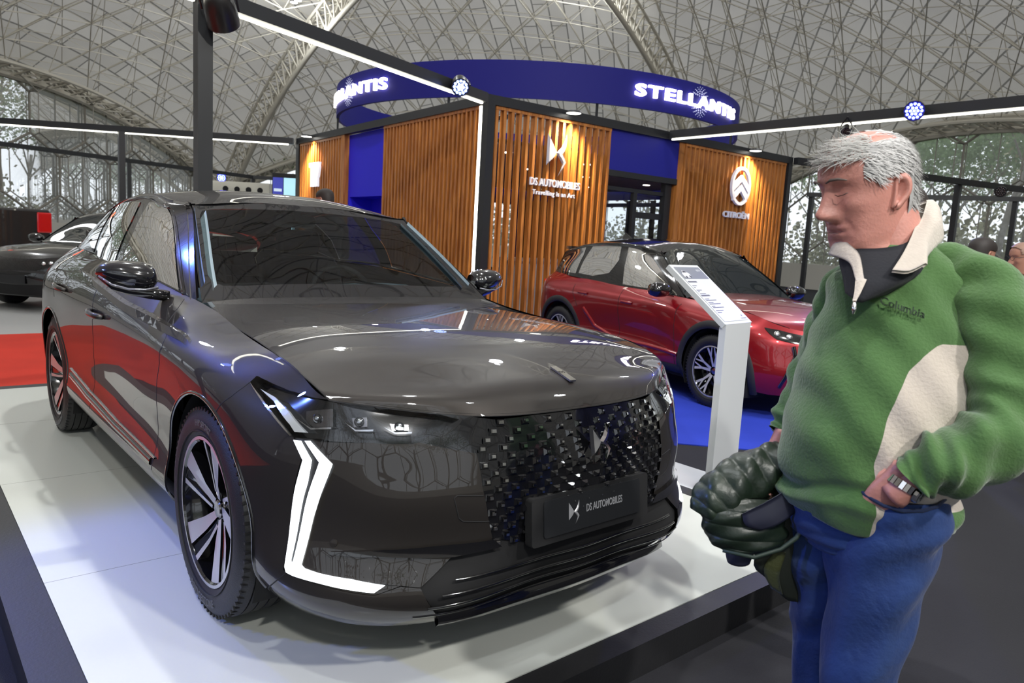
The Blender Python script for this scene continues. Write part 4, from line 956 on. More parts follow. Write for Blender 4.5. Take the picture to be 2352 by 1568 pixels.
# glazed arches: parapet, mesh of hexagons, cables, panes
tree_glass = glass_mat('hall_glazing', (.90, .93, .92), .04)
gn_, gl_ = tree_glass.node_tree.nodes, tree_glass.node_tree.links; go_ = gn_['Material Output']; gs_ = go_.inputs[0].links[0].from_socket; gt_ = gn_.new('ShaderNodeBsdfTranslucent'); gt_.inputs[0].default_value = (.9, .92, .88, 1); gm_ = gn_.new('ShaderNodeMixShader'); gm_.inputs[0].default_value = .17
gl_.new(gs_, gm_.inputs[1]); gl_.new(gt_.outputs[0], gm_.inputs[2]); gl_.new(gm_.outputs[0], go_.inputs[0])
def arch_wall(idx_, a, b, side):
    a = np.array(a); b = np.array(b); L = np.linalg.norm(b - a); e = (b - a) / L; nrm = np.array([-e[1], e[0]])
    if (DC - a) @ nrm < 0: nrm = -nrm
    top = lambda s: float(dome(*(a + e * s)))
    P = lambda s, z, off=0.0: (a[0] + e[0] * s + nrm[0] * off, a[1] + e[1] * s + nrm[1] * off, z)
    ss = [s for s in np.linspace(0, L, 80) if top(s) > 1.2]; s0, s1 = ss[0], ss[-1]
    mb = MB(); mb.add([P(s0, FLOOR, .1), P(s1, FLOOR, .1), P(s1, 1.0, .1), P(s0, 1.0, .1), P(s0, FLOOR, -.1), P(s1, FLOOR, -.1), P(s1, 1.0, -.1), P(s0, 1.0, -.1)], [(0, 1, 2, 3), (4, 7, 6, 5), (3, 2, 6, 7)])
    tag(mb.obj('wall_' + side, mat('parapet_white', (.62, .60, .54), .6)), kind='structure')
    # glazing
    V = []; F = []
    for i, s in enumerate(ss): V += [P(s, 1.0), P(s, top(s) + .1)]
    for i in range(len(ss) - 1): F.append((2*i, 2*i+2, 2*i+3, 2*i+1))
    tag(build('window_%d' % idx_, V, F, tree_glass, None, False), kind='structure')
    # hexagon lattice
    h = 1.42; mb = MB(); seg = set()
    def clip(p, q):
        out = []
        def okp(s, z): return s0 < s < s1 and 1.0 <= z <= top(min(max(s, 0), L)) + .05
        if okp(*p) and okp(*q): return [(p, q)]
        if okp(*p) or okp(*q):
            if not okp(*p): p, q = q, p
            lo, hi = 0., 1.
            for _ in range(10):
                m_ = (lo + hi) / 2; c = (p[0] + (q[0] - p[0]) * m_, p[1] + (q[1] - p[1]) * m_)
                if okp(*c): lo = m_
                else: hi = m_
            return [(p, (p[0] + (q[0] - p[0]) * lo, p[1] + (q[1] - p[1]) * lo))]
        return []
    dx = h * math.sqrt(3); rows = int(14 / (1.5 * h)); Pa = []; Qa = []; Pb = []; Qb = []
    for r in range(-1, rows):
        for c in range(-1, int(L / dx) + 2):
            cx = (c + (r % 2) * .5) * dx; cz = .6 + r * 1.5 * h; vs_ = [(cx + h * math.cos(math.radians(60 * k + 30)), cz + h * math.sin(math.radians(60 * k + 30))) for k in range(6)]
            for k in range(6):
                p, q = vs_[k], vs_[(k + 1) % 6]; key = tuple(sorted([(round(p[0], 1), round(p[1], 1)), (round(q[0], 1), round(q[1], 1))]))
                if key in seg: continue
                seg.add(key)
                for p2, q2 in clip(p, q): Pa.append(P(*p2, .15)); Qa.append(P(*q2, .15)); Pb.append(P(*p2, .55)); Qb.append(P(*q2, .55))
            for p in vs_[::2]:
                if s0 < p[0] < s1 and 1 < p[1] < top(min(max(p[0], 0), L)): Pb.append(P(*p, .15)); Qb.append(P(*p, .55))
    Vx, Fx = tubes_np(Pa, Qa, .045, 5); Vy, Fy = tubes_np(Pb, Qb, .022, 4); mb.add(Vx, Fx); mb.add(Vy, Fy)
    for s in np.arange(s0, s1, 1.23): mb.bar(P(s, 1.0, .02), P(s, top(s), .02), .028)
    tag(mb.obj('trim_%d' % (10 + idx_), mat('glazing_steel', (.30, .28, .24), .5)), kind='structure')
    # edge truss of the shell
    sl = [s for s in np.linspace(.0, L, 60) if top(s) > .6]
    up = [P(s, top(s) + .12, .05) for s in sl]; lo = [P(s, top(s) - .35, .30) for s in sl]; inn = [P(s, top(s) - .15, 1.25) for s in sl]; mb = MB(); mb.tube(up, .10, 6); mb.tube(lo, .11, 6); mb.tube(inn, .07, 6)
    for i in range(len(sl) - 1):
        mb.tube([lo[i], inn[i]], .035, 4, cap=False); mb.tube([inn[i], lo[i + 1]], .035, 4, cap=False); mb.tube([lo[i], up[i + 1]], .035, 4, cap=False)
    V = [x for s in sl for x in (P(s, top(s) + .2, -.1), P(s, top(s) - .42, -.02))]; mb.add(V, [(2*i, 2*i+1, 2*i+3, 2*i+2) for i in range(len(sl) - 1)])
    tag(mb.obj('trim_%d' % (20 + idx_), frame_mat, smooth=False), kind='structure')
arch_wall(1, VX[1], VX[2], 'back'); arch_wall(2, VX[2], N1, 'left'); arch_wall(3, VX[1], N2, 'right'); arch_wall(4, N1, N2, 'front')
# LED floods hanging under the roof, the near and front ones added as fill
WHERE = {(-13.5, 6.0): 'above the left corner of the pavilion', (-9.0, 9.5): 'above the ring sign', (-4.0, 13.5): 'beyond the right end of the pavilion', (-15.5, -1.5): 'above the black car at the left', (-8.0, 1.0): 'left of the pavilion corner', (-1.9, 1.3): 'above the dark graphite car', (-24.0, 10.0): 'near the back left leg', (-17.5, 17.5): 'behind the ring sign', (3.5, 6.5): 'above the right edge of the hall', (1.6, -3.2): 'added fill above the near left end', (4.4, 1.6): 'added fill above the visitors'}
def flood(x, y):
    z = float(dome(x, y)) - 1.0; t = thing('flood_or_fill_lamp', 'twin white LED flood lamp under the roof, ' + WHERE[(x, y)], 'lamp', (x, y, z), 0, 'LED flood lamps under the roof')
    for dx in (-.17, .17):
        mb = MB(); mb.lathe([(0, .10), (.07, .09), (.125, .02), (.125, -.03)], T(x + dx, y, z), 20); h = mb.obj('lamp_housing', mat('lamp_housing_grey', (.35, .35, .36), .4, .5), t, smooth=True)
        mb = MB(); mb.lathe([(0, -.031), (.115, -.031), (.115, -.02)], T(x + dx, y, z), 20); mb.obj('lamp_face', mat('flood_face', (1, 1, 1), .3, emit=(.93, .97, 1.0), es=22), h)
    mb = MB(); mb.bar((x - .3, y, z + .09), (x + .3, y, z + .09), .04); mb.bar((x, y, z + .09), (x, y, z + 1.0), .03); mb.obj('bracket', frame_mat, t)
WHERE.update({(7.6, -4.6): 'added fill behind the camera, left', (8.2, 1.4): 'added fill behind the camera, right'})
for fx, fy in FLOODS + FRONT_FILL: flood(fx, fy)
# ---------------------------------------------------------------- woodland outside
bark = mat('bark', (.26, .23, .20), .9, noise=(6, .4))
leafs = [mat('leaf_green', (.24, .33, .16), .7, noise=(2, .5)), mat('leaf_olive', (.36, .34, .19), .7, noise=(2, .5)), mat('leaf_rust', (.42, .30, .19), .7, noise=(2, .4))]
for lm_ in leafs:
    a_, b2_ = lm_.node_tree.nodes, lm_.node_tree.links; tr_ = a_.new('ShaderNodeBsdfTranslucent'); b2_.new(a_['Principled BSDF'].inputs['Base Color'].links[0].from_socket, tr_.inputs[0]); mm_ = a_.new('ShaderNodeMixShader'); mm_.inputs[0].default_value = .6; b2_.new(a_['Principled BSDF'].outputs[0], mm_.inputs[1]); b2_.new(tr_.outputs[0], mm_.inputs[2]); b2_.new(mm_.outputs[0], a_['Material Output'].inputs[0])
def make_tree(seed, H, leaf, nl, spread, bare=False):
    rnd = random.Random(seed); mb = MB(); tips = []
    def grow(p, d, r, L, lv):
        pts = [p]; rr = [r]; q = Vector(p); dd = Vector(d)
        for i in range(4):
            dd = (dd + Vector((rnd.uniform(-.16, .16), rnd.uniform(-.16, .16), rnd.uniform(-.05, .12)))).normalized(); q = q + dd * L / 4; pts.append(tuple(q)); rr.append(r * (1 - .13 * (i + 1)))
        mb.tube(pts, rr, 6 if lv < 2 else 4, cap=False); tips.append((q.copy(), lv))
        if lv < 3:
            for k in range(3 if lv else 4):
                s = rnd.choice(range(2, 5)); a = rnd.uniform(0, 2 * PI); b = rnd.uniform(.5, 1.0); nd = (dd * math.cos(b) + Vector((math.cos(a), math.sin(a), .25)) * math.sin(b)).normalized(); grow(tuple(Vector(pts[s])), nd, rr[s] * .55, L * rnd.uniform(.5, .7), lv + 1)
    grow((0, 0, 0), (rnd.uniform(-.08, .08), rnd.uniform(-.08, .08), 1), .16 * H / 9, H * .55, 0)
    V = []; F = []; tp = [t for t, lv in tips if lv >= 2]
    for k in range(nl):
        c = rnd.choice(tp); p = c + Vector((rnd.gauss(0, spread), rnd.gauss(0, spread), rnd.gauss(0, spread * .8))); s = rnd.uniform(.06, .13)
        a = Vector((rnd.gauss(0, 1), rnd.gauss(0, 1), rnd.gauss(0, 1))).normalized() * s; b = a.orthogonal().normalized() * s * .7; n0 = len(V); V += [p - a, p + b, p + a, p - b]; F.append((n0, n0 + 1, n0 + 2, n0 + 3))
    return mb, (V, F), leaf
tree_protos = []
for sd, H, lf, nl, sp in ((1, 9, 0, 2300, .85), (2, 11, 1, 2000, .95), (3, 8.5, 2, 1700, .9), (4, 12, 0, 2600, 1.1), (5, 9.5, 1, 500, .7)): tree_protos.append(make_tree(sd, H, lf, nl, sp))
KIND = ['leafy green', 'tall olive-leaved', 'rust-leaved', 'tall dense green', 'nearly bare']
first_tree = {}; TREES = {}
ORD = ['first', 'second', 'third', 'fourth', 'fifth', 'sixth', 'seventh', 'eighth', 'ninth', 'tenth', 'eleventh', 'twelfth', 'thirteenth', 'fourteenth', 'fifteenth', 'sixteenth']
def tree(kind, x, y, rot, sc_, where):
    if kind not in first_tree:
        mbk, (V, F), lf = tree_protos[kind]; root = thing('tree', None, None, (0, 0, 0)); tr = build('trunk', mbk.V, mbk.F, bark, root, True); lv = build('foliage', V, F, leafs[lf], root, False); first_tree[kind] = (tr, lv); 
    else:
        root = bpy.data.objects.new('tree', None); COL.objects.link(root)
        for ch in first_tree[kind]: c = ch.copy(); COL.objects.link(c); c.parent = root
    root.location = (x, y, FLOOR - .1); root.rotation_euler = (0, 0, rot); root.scale = (sc_,) * 3
    tag(root, None, 'tree', 'trees outside the %s, %s' % (where, KIND[kind])); TREES.setdefault((where, kind), []).append(root)
rt = random.Random(11)
def grove(a, b, n, d0, d1, where, s_lo=0.0, s_hi=1.0):
    a = np.array(a); b = np.array(b); e = b - a; L = np.linalg.norm(e); e /= L; nr = np.array([-e[1], e[0]])
    if (DC - a) @ nr > 0: nr = -nr
    for i in range(n):
        s = (s_lo + (s_hi - s_lo) * (i + rt.uniform(.3, .7)) / n) * L; p = a + e * s + nr * rt.uniform(d0, d1)
        if any(abs((p - np.array(HALL[q])) @ np.array([-(HALL[(q+1)%4][1]-HALL[q][1]), HALL[(q+1)%4][0]-HALL[q][0]])) / math.hypot(HALL[(q+1)%4][0]-HALL[q][0], HALL[(q+1)%4][1]-HALL[q][1]) < 2.4 for q in range(4) if inside([p], [tuple(c + (c - DC) / np.linalg.norm(c - DC) * 4) for c in map(np.array, HALL)])[0]): continue
        tree(rt.choice([0, 1, 2, 4, 4, 0, 3, 1, 4, 4]), p[0], p[1], rt.uniform(0, 6.28), rt.uniform(.8, 1.15), where)
grove(VX[2], N1, 30, 3.4, 13, 'left arched window', .02, .8); grove(VX[1], N2, 28, 3.4, 13, 'right arched window', .02, .8); grove(VX[1], VX[2], 9, 3, 8, 'back arched window', .05, .95); grove(N1, N2, 14, 2.5, 7, 'unseen front window, added screening')  # last grove is unseen, added to dim window reflections in the bumper
for (wh_, kd_), ts_ in TREES.items():   # order as seen from the photographer, starting beside the pavilion
    cx_ = lambda o: math.atan2(o.location.y - CAM[1], o.location.x - CAM[0]) % (2 * PI)
    ts_.sort(key=lambda o: abs(cx_(o) - YAW))
    for q_, o_ in enumerate(ts_): o_['label'] = '%s tree, %s such from the pavilion, outside the %s' % (KIND[kd_], ORD[q_], wh_)
def hedge(a, b, d, hgt, where, seed):
    rnd = random.Random(seed); a = np.array(a); b = np.array(b); e = b - a; L = np.linalg.norm(e); e /= L; nr = np.array([-e[1], e[0]])
    if (DC - a) @ nr > 0: nr = -nr
    V = []; F = []
    for k in range(int(L * 620)):
        s = rnd.uniform(0, L); q = a + e * s + nr * (d + rnd.gauss(0, .8)); z = FLOOR + abs(rnd.gauss(0, .62)) * hgt * (.7 + .3 * math.sin(s * .7)); p = Vector((q[0], q[1], z)); v = rnd.uniform(.06, .16); u1 = Vector((rnd.gauss(0, 1), rnd.gauss(0, 1), rnd.gauss(0, 1))).normalized() * v; u2 = u1.orthogonal().normalized() * v * .7; n0 = len(V); V += [p - u1, p + u2, p + u1, p - u2]; F.append((n0, n0+1, n0+2, n0+3))
    o = build('undergrowth', V, F, mat('undergrowth_leaf', (.36, .35, .22), .8, noise=(1.2, .5)), None, False); tag(o, 'brushy undergrowth outside the ' + where, 'bushes', kind='stuff')
hedge(VX[2], N1, 5, 3.4, 'left arched window', 1); hedge(VX[1], N2, 5, 3.4, 'right arched window', 2); hedge(VX[1], VX[2], 6, 3.0, 'back arched window', 3)
# ---------------------------------------------------------------- pavilion, ring sign and gantries
beam_black = mat('beam_black', (.016, .017, .019), .42); led_strip = mat('led_strip', (1, 1, 1), .3, emit=(1.0, .97, .82), es=7.0)
navy = mat('navy_panel', (.018, .020, .24), .5, spec=.2); bright_blue = mat('bright_blue_panel', (.028, .022, .72), .55, spec=.2)
wood, n_, l_, b_ = mat_nodes('warm_wood'); t_ = n_.new('ShaderNodeTexCoord'); mp = n_.new('ShaderNodeMapping'); mp.inputs['Scale'].default_value = (14, 14, 1.2); nz = n_.new('ShaderNodeTexNoise'); nz.inputs['Scale'].default_value = 2.2; nz.inputs['Detail'].default_value = 6
l_.new(t_.outputs['Object'], mp.inputs[0]); l_.new(mp.outputs[0], nz.inputs['Vector']); rp = n_.new('ShaderNodeValToRGB'); l_.new(nz.outputs[0], rp.inputs[0]); l_.new(rp.outputs[0], b_.inputs['Base Color'])
rp.color_ramp.elements[0].position = .3; rp.color_ramp.elements[0].color = (.27, .085, .017, 1); rp.color_ramp.elements[1].position = .7; rp.color_ramp.elements[1].color = (.58, .225, .048, 1); b_.inputs['Roughness'].default_value = .42
HB = 3.2; BT = .125
PC = np.array([-5.72, 4.66]); uR = np.array([.02738, .99962]); uL = np.array([-.99585, .0915]); LR, LL = 7.3, 7.43
pav = thing('exhibition_pavilion', 'square pavilion of warm wooden slats and blue panels standing behind the two cars', 'pavilion', (float(PC[0]), float(PC[1]), FLOOR))
nR = np.array([.99962, -.02738]); nL = np.array([-.0915, -.99585])      # outward normals of the two visible faces
def FR(s, z, off=0.0): p = PC + uR * s + nR * off; return (p[0], p[1], z)
def FL(s, z, off=0.0): p = PC + uL * s + nL * off; return (p[0], p[1], z)
PD = PC + uR * LR; PB = PC + uL * LL
def FB(s, z, off=0.0): p = PD + uL * s - nL * off; return (p[0], p[1], z)     # back right face
def FB2(s, z, off=0.0): p = PB + uR * s - nR * off; return (p[0], p[1], z)    # back left face
def slat_screen(fn, s0, s1, name='slat_screen', pitch=.135, w=.045, d=.085, z0=FLOOR, z1=3.07):
    mb = MB(); off = .01
    n = int(round((s1 - s0 - .05) / pitch))
    for k in range(n + 1):
        s = s0 + .025 + (s1 - s0 - .05) * k / n; mb.bar(fn(s, z0, off - d / 2 + .02), fn(s, z1 - .04, off - d / 2 + .02), w, d, up=tuple(np.array(fn(0, 0, 1)) - np.array(fn(0, 0, 0))))
    mb.bar(fn(s0, z1 - .015, off - d / 2 + .02), fn(s1, z1 - .015, off - d / 2 + .02), d + .012, .05); mb.bar(fn(s0, z0 + .03, off - d / 2 + .02), fn(s1, z0 + .03, off - d / 2 + .02), d, .05)
    return mb.obj(name, wood, pav)
slat_screen(FR, .10, 2.33); slat_screen(FR, 4.12, 7.2, pitch=.12); slat_screen(FL, .16, 3.2, pitch=.115); slat_screen(FL, 4.9, 7.34, pitch=.13); slat_screen(FB, .3, 2.6, pitch=.14); slat_screen(FB2, .3, 2.4, pitch=.14); slat_screen(FB, 5.2, 7.2, pitch=.14)
mb = MB(); mb.bar(FR(4.05, FLOOR, -.04), FR(4.05, 3.08, -.04), .13, .12, up=(1, 0, 0)); mb.obj('wooden_corner_post', wood, pav); mb = MB(); mb.bar(FL(4.96, FLOOR, -.03), FL(4.96, 3.08, -.03), .12, .13, up=(0, 1, 0)); mb.obj('wooden_corner_post', wood, pav)
# roof beams and posts
def beams(pts, parent, name='beam', z=HB, close=False):
    for a, b in zip(pts[:-1], pts[1:]):
        mb = MB(); mb.bar((a[0], a[1], z - BT / 2), (b[0], b[1], z - BT / 2), .12, BT); mb.obj(name, beam_black, parent)
beams([PC, PD, PD + uL * LL, PB, PC], pav)
for p in (PC, PD, PD + uL * LL, PB):
    mb = MB(); mb.box((p[0] - .062, p[1] - .062, FLOOR), (p[0] + .062, p[1] + .062, HB - .001)); mb.obj('post', beam_black, pav)
mb = MB(); mb.bar(FL(.11, FLOOR, .055), FL(.11, 3.06, .055), .05, .02, up=(0, 1, 0)); mb.obj('led_strip', led_strip, pav)
# blue header over the door, black door frame with glass
mb = MB(); mb.add([FR(2.34, 2.46, .0), FR(3.99, 2.46, .0), FR(3.99, 3.075, .0), FR(2.34, 3.075, .0), FR(2.34, 2.46, -.08), FR(3.99, 2.46, -.08), FR(3.99, 3.075, -.08), FR(2.34, 3.075, -.08)], [(0,1,2,3),(7,6,5,4),(0,4,5,1)]); mb.obj('header_panel', navy, pav)
mb = MB(); mb.bar(FR(2.34, 2.42, -.02), FR(3.99, 2.42, -.02), .08, .09); mb.bar(FR(3.86, FLOOR, -.1), FR(3.86, 2.4, -.1), .16, .1, up=(1,0,0)); mb.bar(FR(3.1, FLOOR, -.12), FR(3.1, 2.2, -.12), .09, .07, up=(1,0,0)); mb.bar(FR(2.34, 2.2, -.12), FR(3.86, 2.2, -.12), .07, .06); mb.bar(FR(3.1, 1.82, -.12), FR(3.86, 1.82, -.12), .07, .10); mb.obj('door_frame', beam_black, pav)
V = [FR(2.36, FLOOR, -.13), FR(3.80, FLOOR, -.13), FR(3.80, 2.2, -.13), FR(2.36, 2.2, -.13)]; build('door_glass', V, [(0, 1, 2, 3)], glass_mat('door_glass', (.8, .85, .9), .06), pav, False)
# left blue wall with niche
mb = MB(); q = lambda s0, s1, z0, z1, o: [FL(s0, z0, o), FL(s1, z0, o), FL(s1, z1, o), FL(s0, z1, o)]
for s0, s1, z0, z1 in ((3.22, 4.88, 1.93, 3.07), (3.22, 3.38, FLOOR, 1.93), (4.80, 4.88, FLOOR, 1.93), (3.38, 4.80, FLOOR, .95)): mb.add(q(s0, s1, z0, z1, -.06), [(3, 2, 1, 0)])
a = q(3.38, 4.80, .95, 1.93, -.06); b = q(3.38, 4.80, .95, 1.93, -.5); mb.add(a + b, [(4, 5, 6, 7), (0, 4, 7, 3), (1, 2, 6, 5), (3, 7, 6, 2), (0, 1, 5, 4)]); mb.obj('blue_wall_panel', bright_blue, pav)
# inside: ceiling with downlights, blue window frames at the back
ins = PC + uR * .12 + uL * .12
def inq(s, t, z): p = PC + uR * s + uL * t; return (p[0], p[1], z)
mb = MB(); mb.add([inq(.1, .1, 2.62), inq(7.2, .1, 2.62), inq(7.2, 7.3, 2.62), inq(.1, 7.3, 2.62), inq(.1, .1, 2.68), inq(7.2, .1, 2.68), inq(7.2, 7.3, 2.68), inq(.1, 7.3, 2.68)], [(3,2,1,0),(4,5,6,7)]); mb.obj('inner_ceiling', mat('ceiling_white', (.6, .6, .66), .6), pav)
for s in (1.0, 2.7, 4.2, 6.0):
    for t in (.9, 2.6, 4.4, 6.2):
        mb = MB(); c = inq(s, t, 2.612); mb.lathe([(0, 0), (.07, 0), (.075, .01)], T(*c), 14); mb.obj('downlight', mat('downlight_face', (1, 1, 1), .3, emit=(1, .96, .85), es=9), pav)
mb = MB()
for a0, a1 in ((2.6, 3.5), (3.5, 4.3), (4.3, 5.2)):
    for (p, q_) in ((FB(a0, FLOOR, -.05), FB(a0, 2.4, -.05)), (FB(a1, FLOOR, -.05), FB(a1, 2.4, -.05)), (FB(a0, 2.3, -.05), FB(a1, 2.3, -.05)), (FB(a0, 1.0, -.05), FB(a1, 1.0, -.05))): mb.bar(p, q_, .09, .09, up=(1, 0, 0) if abs(p[2] - q_[2]) > .5 else (0, 0, 1))
for a0, a1 in ((2.4, 3.6), (3.6, 4.8), (4.8, 6.0)):
    for (p, q_) in ((FB2(a0, FLOOR, -.05), FB2(a0, 2.4, -.05)), (FB2(a1, FLOOR, -.05), FB2(a1, 2.4, -.05)), (FB2(a0, 2.3, -.05), FB2(a1, 2.3, -.05))): mb.bar(p, q_, .12, .12, up=(0, 1, 0) if abs(p[2] - q_[2]) > .5 else (0, 0, 1))
mb.add([FB2(2.4, 2.36, 0), FB2(7.2, 2.36, 0), FB2(7.2, 3.07, 0), FB2(2.4, 3.07, 0), FB(2.6, 2.42, 0), FB(5.2, 2.42, 0), FB(5.2, 3.07, 0), FB(2.6, 3.07, 0)], [(0,1,2,3),(4,5,6,7)])
mb.obj('inner_blue_frames', navy, pav)
mb = MB(); mb.add([FB2(6.0, FLOOR, 0), FB2(7.2, FLOOR, 0), FB2(7.2, 2.4, 0), FB2(6.0, 2.4, 0)], [(0,1,2,3)]); mb.obj('inner_partition', wood, pav)
mb = MB(); mb.box((-7.7, 6.6, FLOOR), (-7.2, 8.6, .95)); mb.box((-7.78, 6.5, .95), (-7.12, 8.7, 1.0)); tag(mb.obj('reception_counter', mat('counter_white', (.65, .65, .68), .4)), 'white counter inside the wooden slat pavilion', 'counter')
# wall washers on the roof beam
def washer(fn, s, out, lab):
    p = fn(s, 3.15, out); t = thing('wall_washer_lamp', lab, 'lamp', p)
    mb = MB(); mb.lathe([(0, .035), (.08, .03), (.11, .008), (.11, -.008)], T(*p), 24); mb.obj('lamp_housing', beam_black, t, smooth=True)
    mb = MB(); mb.lathe([(0, -.0095), (.095, -.0095), (.105, -.004)], T(*p), 24); mb.obj('lamp_face', mat('washer_face', (1, 1, 1), .3, emit=(1, .97, .88), es=9), t)
    mb = MB(); q = fn(s, 3.16, .03); mb.bar(q, (p[0], p[1], 3.17), .03); mb.obj('arm', beam_black, t)
    a = fn(s, 1.9, -.02); lamp('SPOT', 'washer_light', (p[0], p[1], p[2] - .03), a, 420, (1, .80, .50), .05, 120, .9)
washer(FR, 1.37, .19, 'round white lamp over the winged emblem on the slat wall'); washer(FR, 5.9, .19, 'round white lamp over the oval chevron emblem on the slat wall'); washer(FL, 6.5, .19, 'round white lamp over the small white letter plate, far left of the pavilion')
# lettering on the slats
sign_white = mat('sign_white', (.72, .72, .80), .35, emit=(.8, .82, 1), es=.12)
def on_face(fn, s, z, off, dirv): return frame(fn(s, z, off), dirv, (0, 0, 1))
dR = (uR[0], uR[1], 0)
mb = MB(); emblem(mb, on_face(FR, 1.235, 2.565, .05, dR), 5.2, .035); mb.obj('winged_emblem', mat('emblem_silver', (.62, .62, .72), .25, .6), pav)
mb = MB(); mb.text('DS AUTOMOBILES', .150, on_face(FR, 1.225, 2.090, .05, dR) @ S3(.80, 1, 1), .03, offset=.0012); mb.obj('sign_lettering', sign_white, pav)
mb = MB(); mb.text('Travelling is an Art', .095, on_face(FR, 1.21, 1.965, .05, dR) @ S3(.98, 1, 1), .02, offset=.0015, spacing=1.12); mb.obj('sign_lettering', sign_white, pav)
mb = MB(); M_ = on_face(FR, 5.69, 2.50, .06, dR); K = 40
oo = [(.285 * math.cos(2*PI*k/K), .345 * math.sin(2*PI*k/K)) for k in range(K)]; ii = [(.235 * math.cos(2*PI*k/K), .29 * math.sin(2*PI*k/K)) for k in range(K)]
V = [M_ @ Vector((x, y, 0)) for x, y in oo] + [M_ @ Vector((x, y, .05)) for x, y in oo] + [M_ @ Vector((x, y, .05)) for x, y in ii] + [M_ @ Vector((x, y, 0)) for x, y in ii]
mb.add(V, [(r*K+k, r*K+(k+1)%K, (r+1)*K+(k+1)%K, (r+1)*K+k) for r in range(3) for k in range(K)])
for dy in (.03, -.14):
    hw = .245 if dy > 0 else .225; mb.prism([(0, .17 + dy), (hw, -.02 + dy), (hw - .02, -.13 + dy), (0, .055 + dy), (-hw + .02, -.13 + dy), (-hw, -.02 + dy)], M_, 0, .05)
mb.obj('chevron_emblem', sign_white, pav)
mb = MB(); mb.text('CITROËN', .185, on_face(FR, 5.69, 1.93, .05, dR) @ S3(1.02, .8, 1), .03, offset=.003); mb.obj('sign_lettering', sign_white, pav)
dL = (-uL[0], -uL[1], 0)
mb = MB(); M_ = on_face(FL, 6.28, 2.38, .05, dL)
for x in (-.21, -.07, .08): mb.prism([(x, -.23), (x + .085, -.23), (x + .085, .23), (x, .23)], M_, 0, .05)
mb.prism([(-.30, .16), (.25, .16), (.27, .25), (-.30, .25)], M_, .0, .052); mb.prism([(.20, -.05), (.27, .16), (.20, .16)], M_, 0, .05); mb.obj('white_letter_plate', mat('plate_white_lit', (.85, .85, .9), .4, emit=(.85, .88, 1), es=.5), pav)
# ring sign -------------------------------------------------------------------
RC = np.array([-9.255, 8.643]); RR = 3.95; RZ0, RZ1 = 3.43, 3.98
ring = thing('ring_sign', 'large navy ring sign with glowing white lettering above the wooden pavilion', 'sign', (float(RC[0]), float(RC[1]), RZ0))
mb = MB(); mb.lathe([(RR, RZ0), (RR, RZ1), (RR - .06, RZ1), (RR - .06, RZ0)], T(RC[0], RC[1], 0), 120, closed=True); mb.obj('ring_band', mat('ring_navy', (.016, .016, .17), .6, spec=.15), ring, auto=30)
mb = MB(); sup = []
for a in (-118, -62, -28, 22, 75, 130, 180):
    x = RC[0] + (RR - .03) * math.cos(math.radians(a)); y = RC[1] + (RR - .03) * math.sin(math.radians(a)); m2 = MB(); m2.bar((x, y, HB - .02), (x, y, RZ0 + .05), .03); m2.obj('support_rod', beam_black, ring)
for (p, q_) in (((PC + uL * 3.7), (PC + uL * 3.7 + uR * LR)), ((PC + uR * 3.7), (PC + uR * 3.7 + uL * LL)), ((PC + uR * 1.0), (PC + uR * 1.0 + uL * LL)), ((PC + uR * 6.3), (PC + uR * 6.3 + uL * LL))): m2 = MB(); m2.bar((p[0], p[1], HB - .05), (q_[0], q_[1], HB - .05), .06, .06); m2.obj('cross_beam', beam_black, pav)
glow = mat('glowing_letters', (1, 1, 1), .3, emit=(1.0, .90, .90), es=6.5); dots = mat('sign_dots', (.5, .52, .7), .4, emit=(.6, .65, 1), es=.35)
for cen in (0.0, -99.0, 130.0):
    V, F = text_geo('STELLANTIS', .27, .04, 'CENTER', 1.16, .006); a0 = math.radians(cen); out = []; wx = max(v[0] for v in V)
    k = math.radians(19.5) * RR / wx
    for x, y, z in V:
        a = a0 + x * k / RR; r = RR + .03 + z; out.append((RC[0] + r * math.cos(a), RC[1] + r * math.sin(a), 3.615 + y * .92))
    build('glowing_lettering', out, F, glow, ring, False)
    mb = MB()
    for rr_, nn_, ds in ((.10, 10, .011), (.135, 14, .014), (.17, 18, .013), (.205, 20, .010), (.235, 22, .007)):
        for k in range(nn_):
            t = 2 * PI * (k + .5 * (nn_ % 4)) / nn_; x = rr_ * math.cos(t); y = rr_ * math.sin(t); a = a0 + (x + .05) / RR
            if abs(y) < .085: continue
            c = (RC[0] + (RR + .006) * math.cos(a), RC[1] + (RR + .006) * math.sin(a), 3.70 + y); mb.lathe([(0, .004), (ds, .003), (ds, -.002)], frame(c, (-math.sin(a), math.cos(a), 0), (0, 0, 1)), 8)
    mb.obj('dot_emblem', dots, ring)
# gantry beams and PAR lamps --------------------------------------------------
def gantry(label, segs, posts, strips_=(), name='light_gantry', parent_loc=None):
    t = thing(name, label, 'gantry', (segs[0][0][0], segs[0][0][1], FLOOR))
    for a, b in segs: mb = MB(); mb.bar((a[0], a[1], HB - BT / 2), (b[0], b[1], HB - BT / 2), .12, BT); mb.obj('beam', beam_black, t)
    for p in posts: mb = MB(); mb.box((p[0] - .06, p[1] - .06, FLOOR), (p[0] + .06, p[1] + .06, HB - BT)); mb.obj('post', beam_black, t)
    for a, b in strips_: mb = MB(); mb.bar((a[0], a[1], HB - BT - .012), (b[0], b[1], HB - BT - .012), .03, .02); mb.obj('led_strip', led_strip, t)
    return t
dA_ = np.array([1.49, -4.03]); dA_ /= np.linalg.norm(dA_)
gA = PC + dA_ * .13; gA2 = PC + dA_ * 7.6; postA = PC + dA_ * 4.50
gantry('black LED-strip beam on a tall post behind the dark car, reaching the pavilion corner', [(gA, gA2)], [postA, PC + dA_ * 7.5], [(gA + dA_ * .05 + np.array([-.0, 0]), postA - dA_ * .09), (postA + dA_ * .09, gA2)])
D0 = PC + uR * 3.62 + nR * .13; D1 = D0 + nR * 8.6
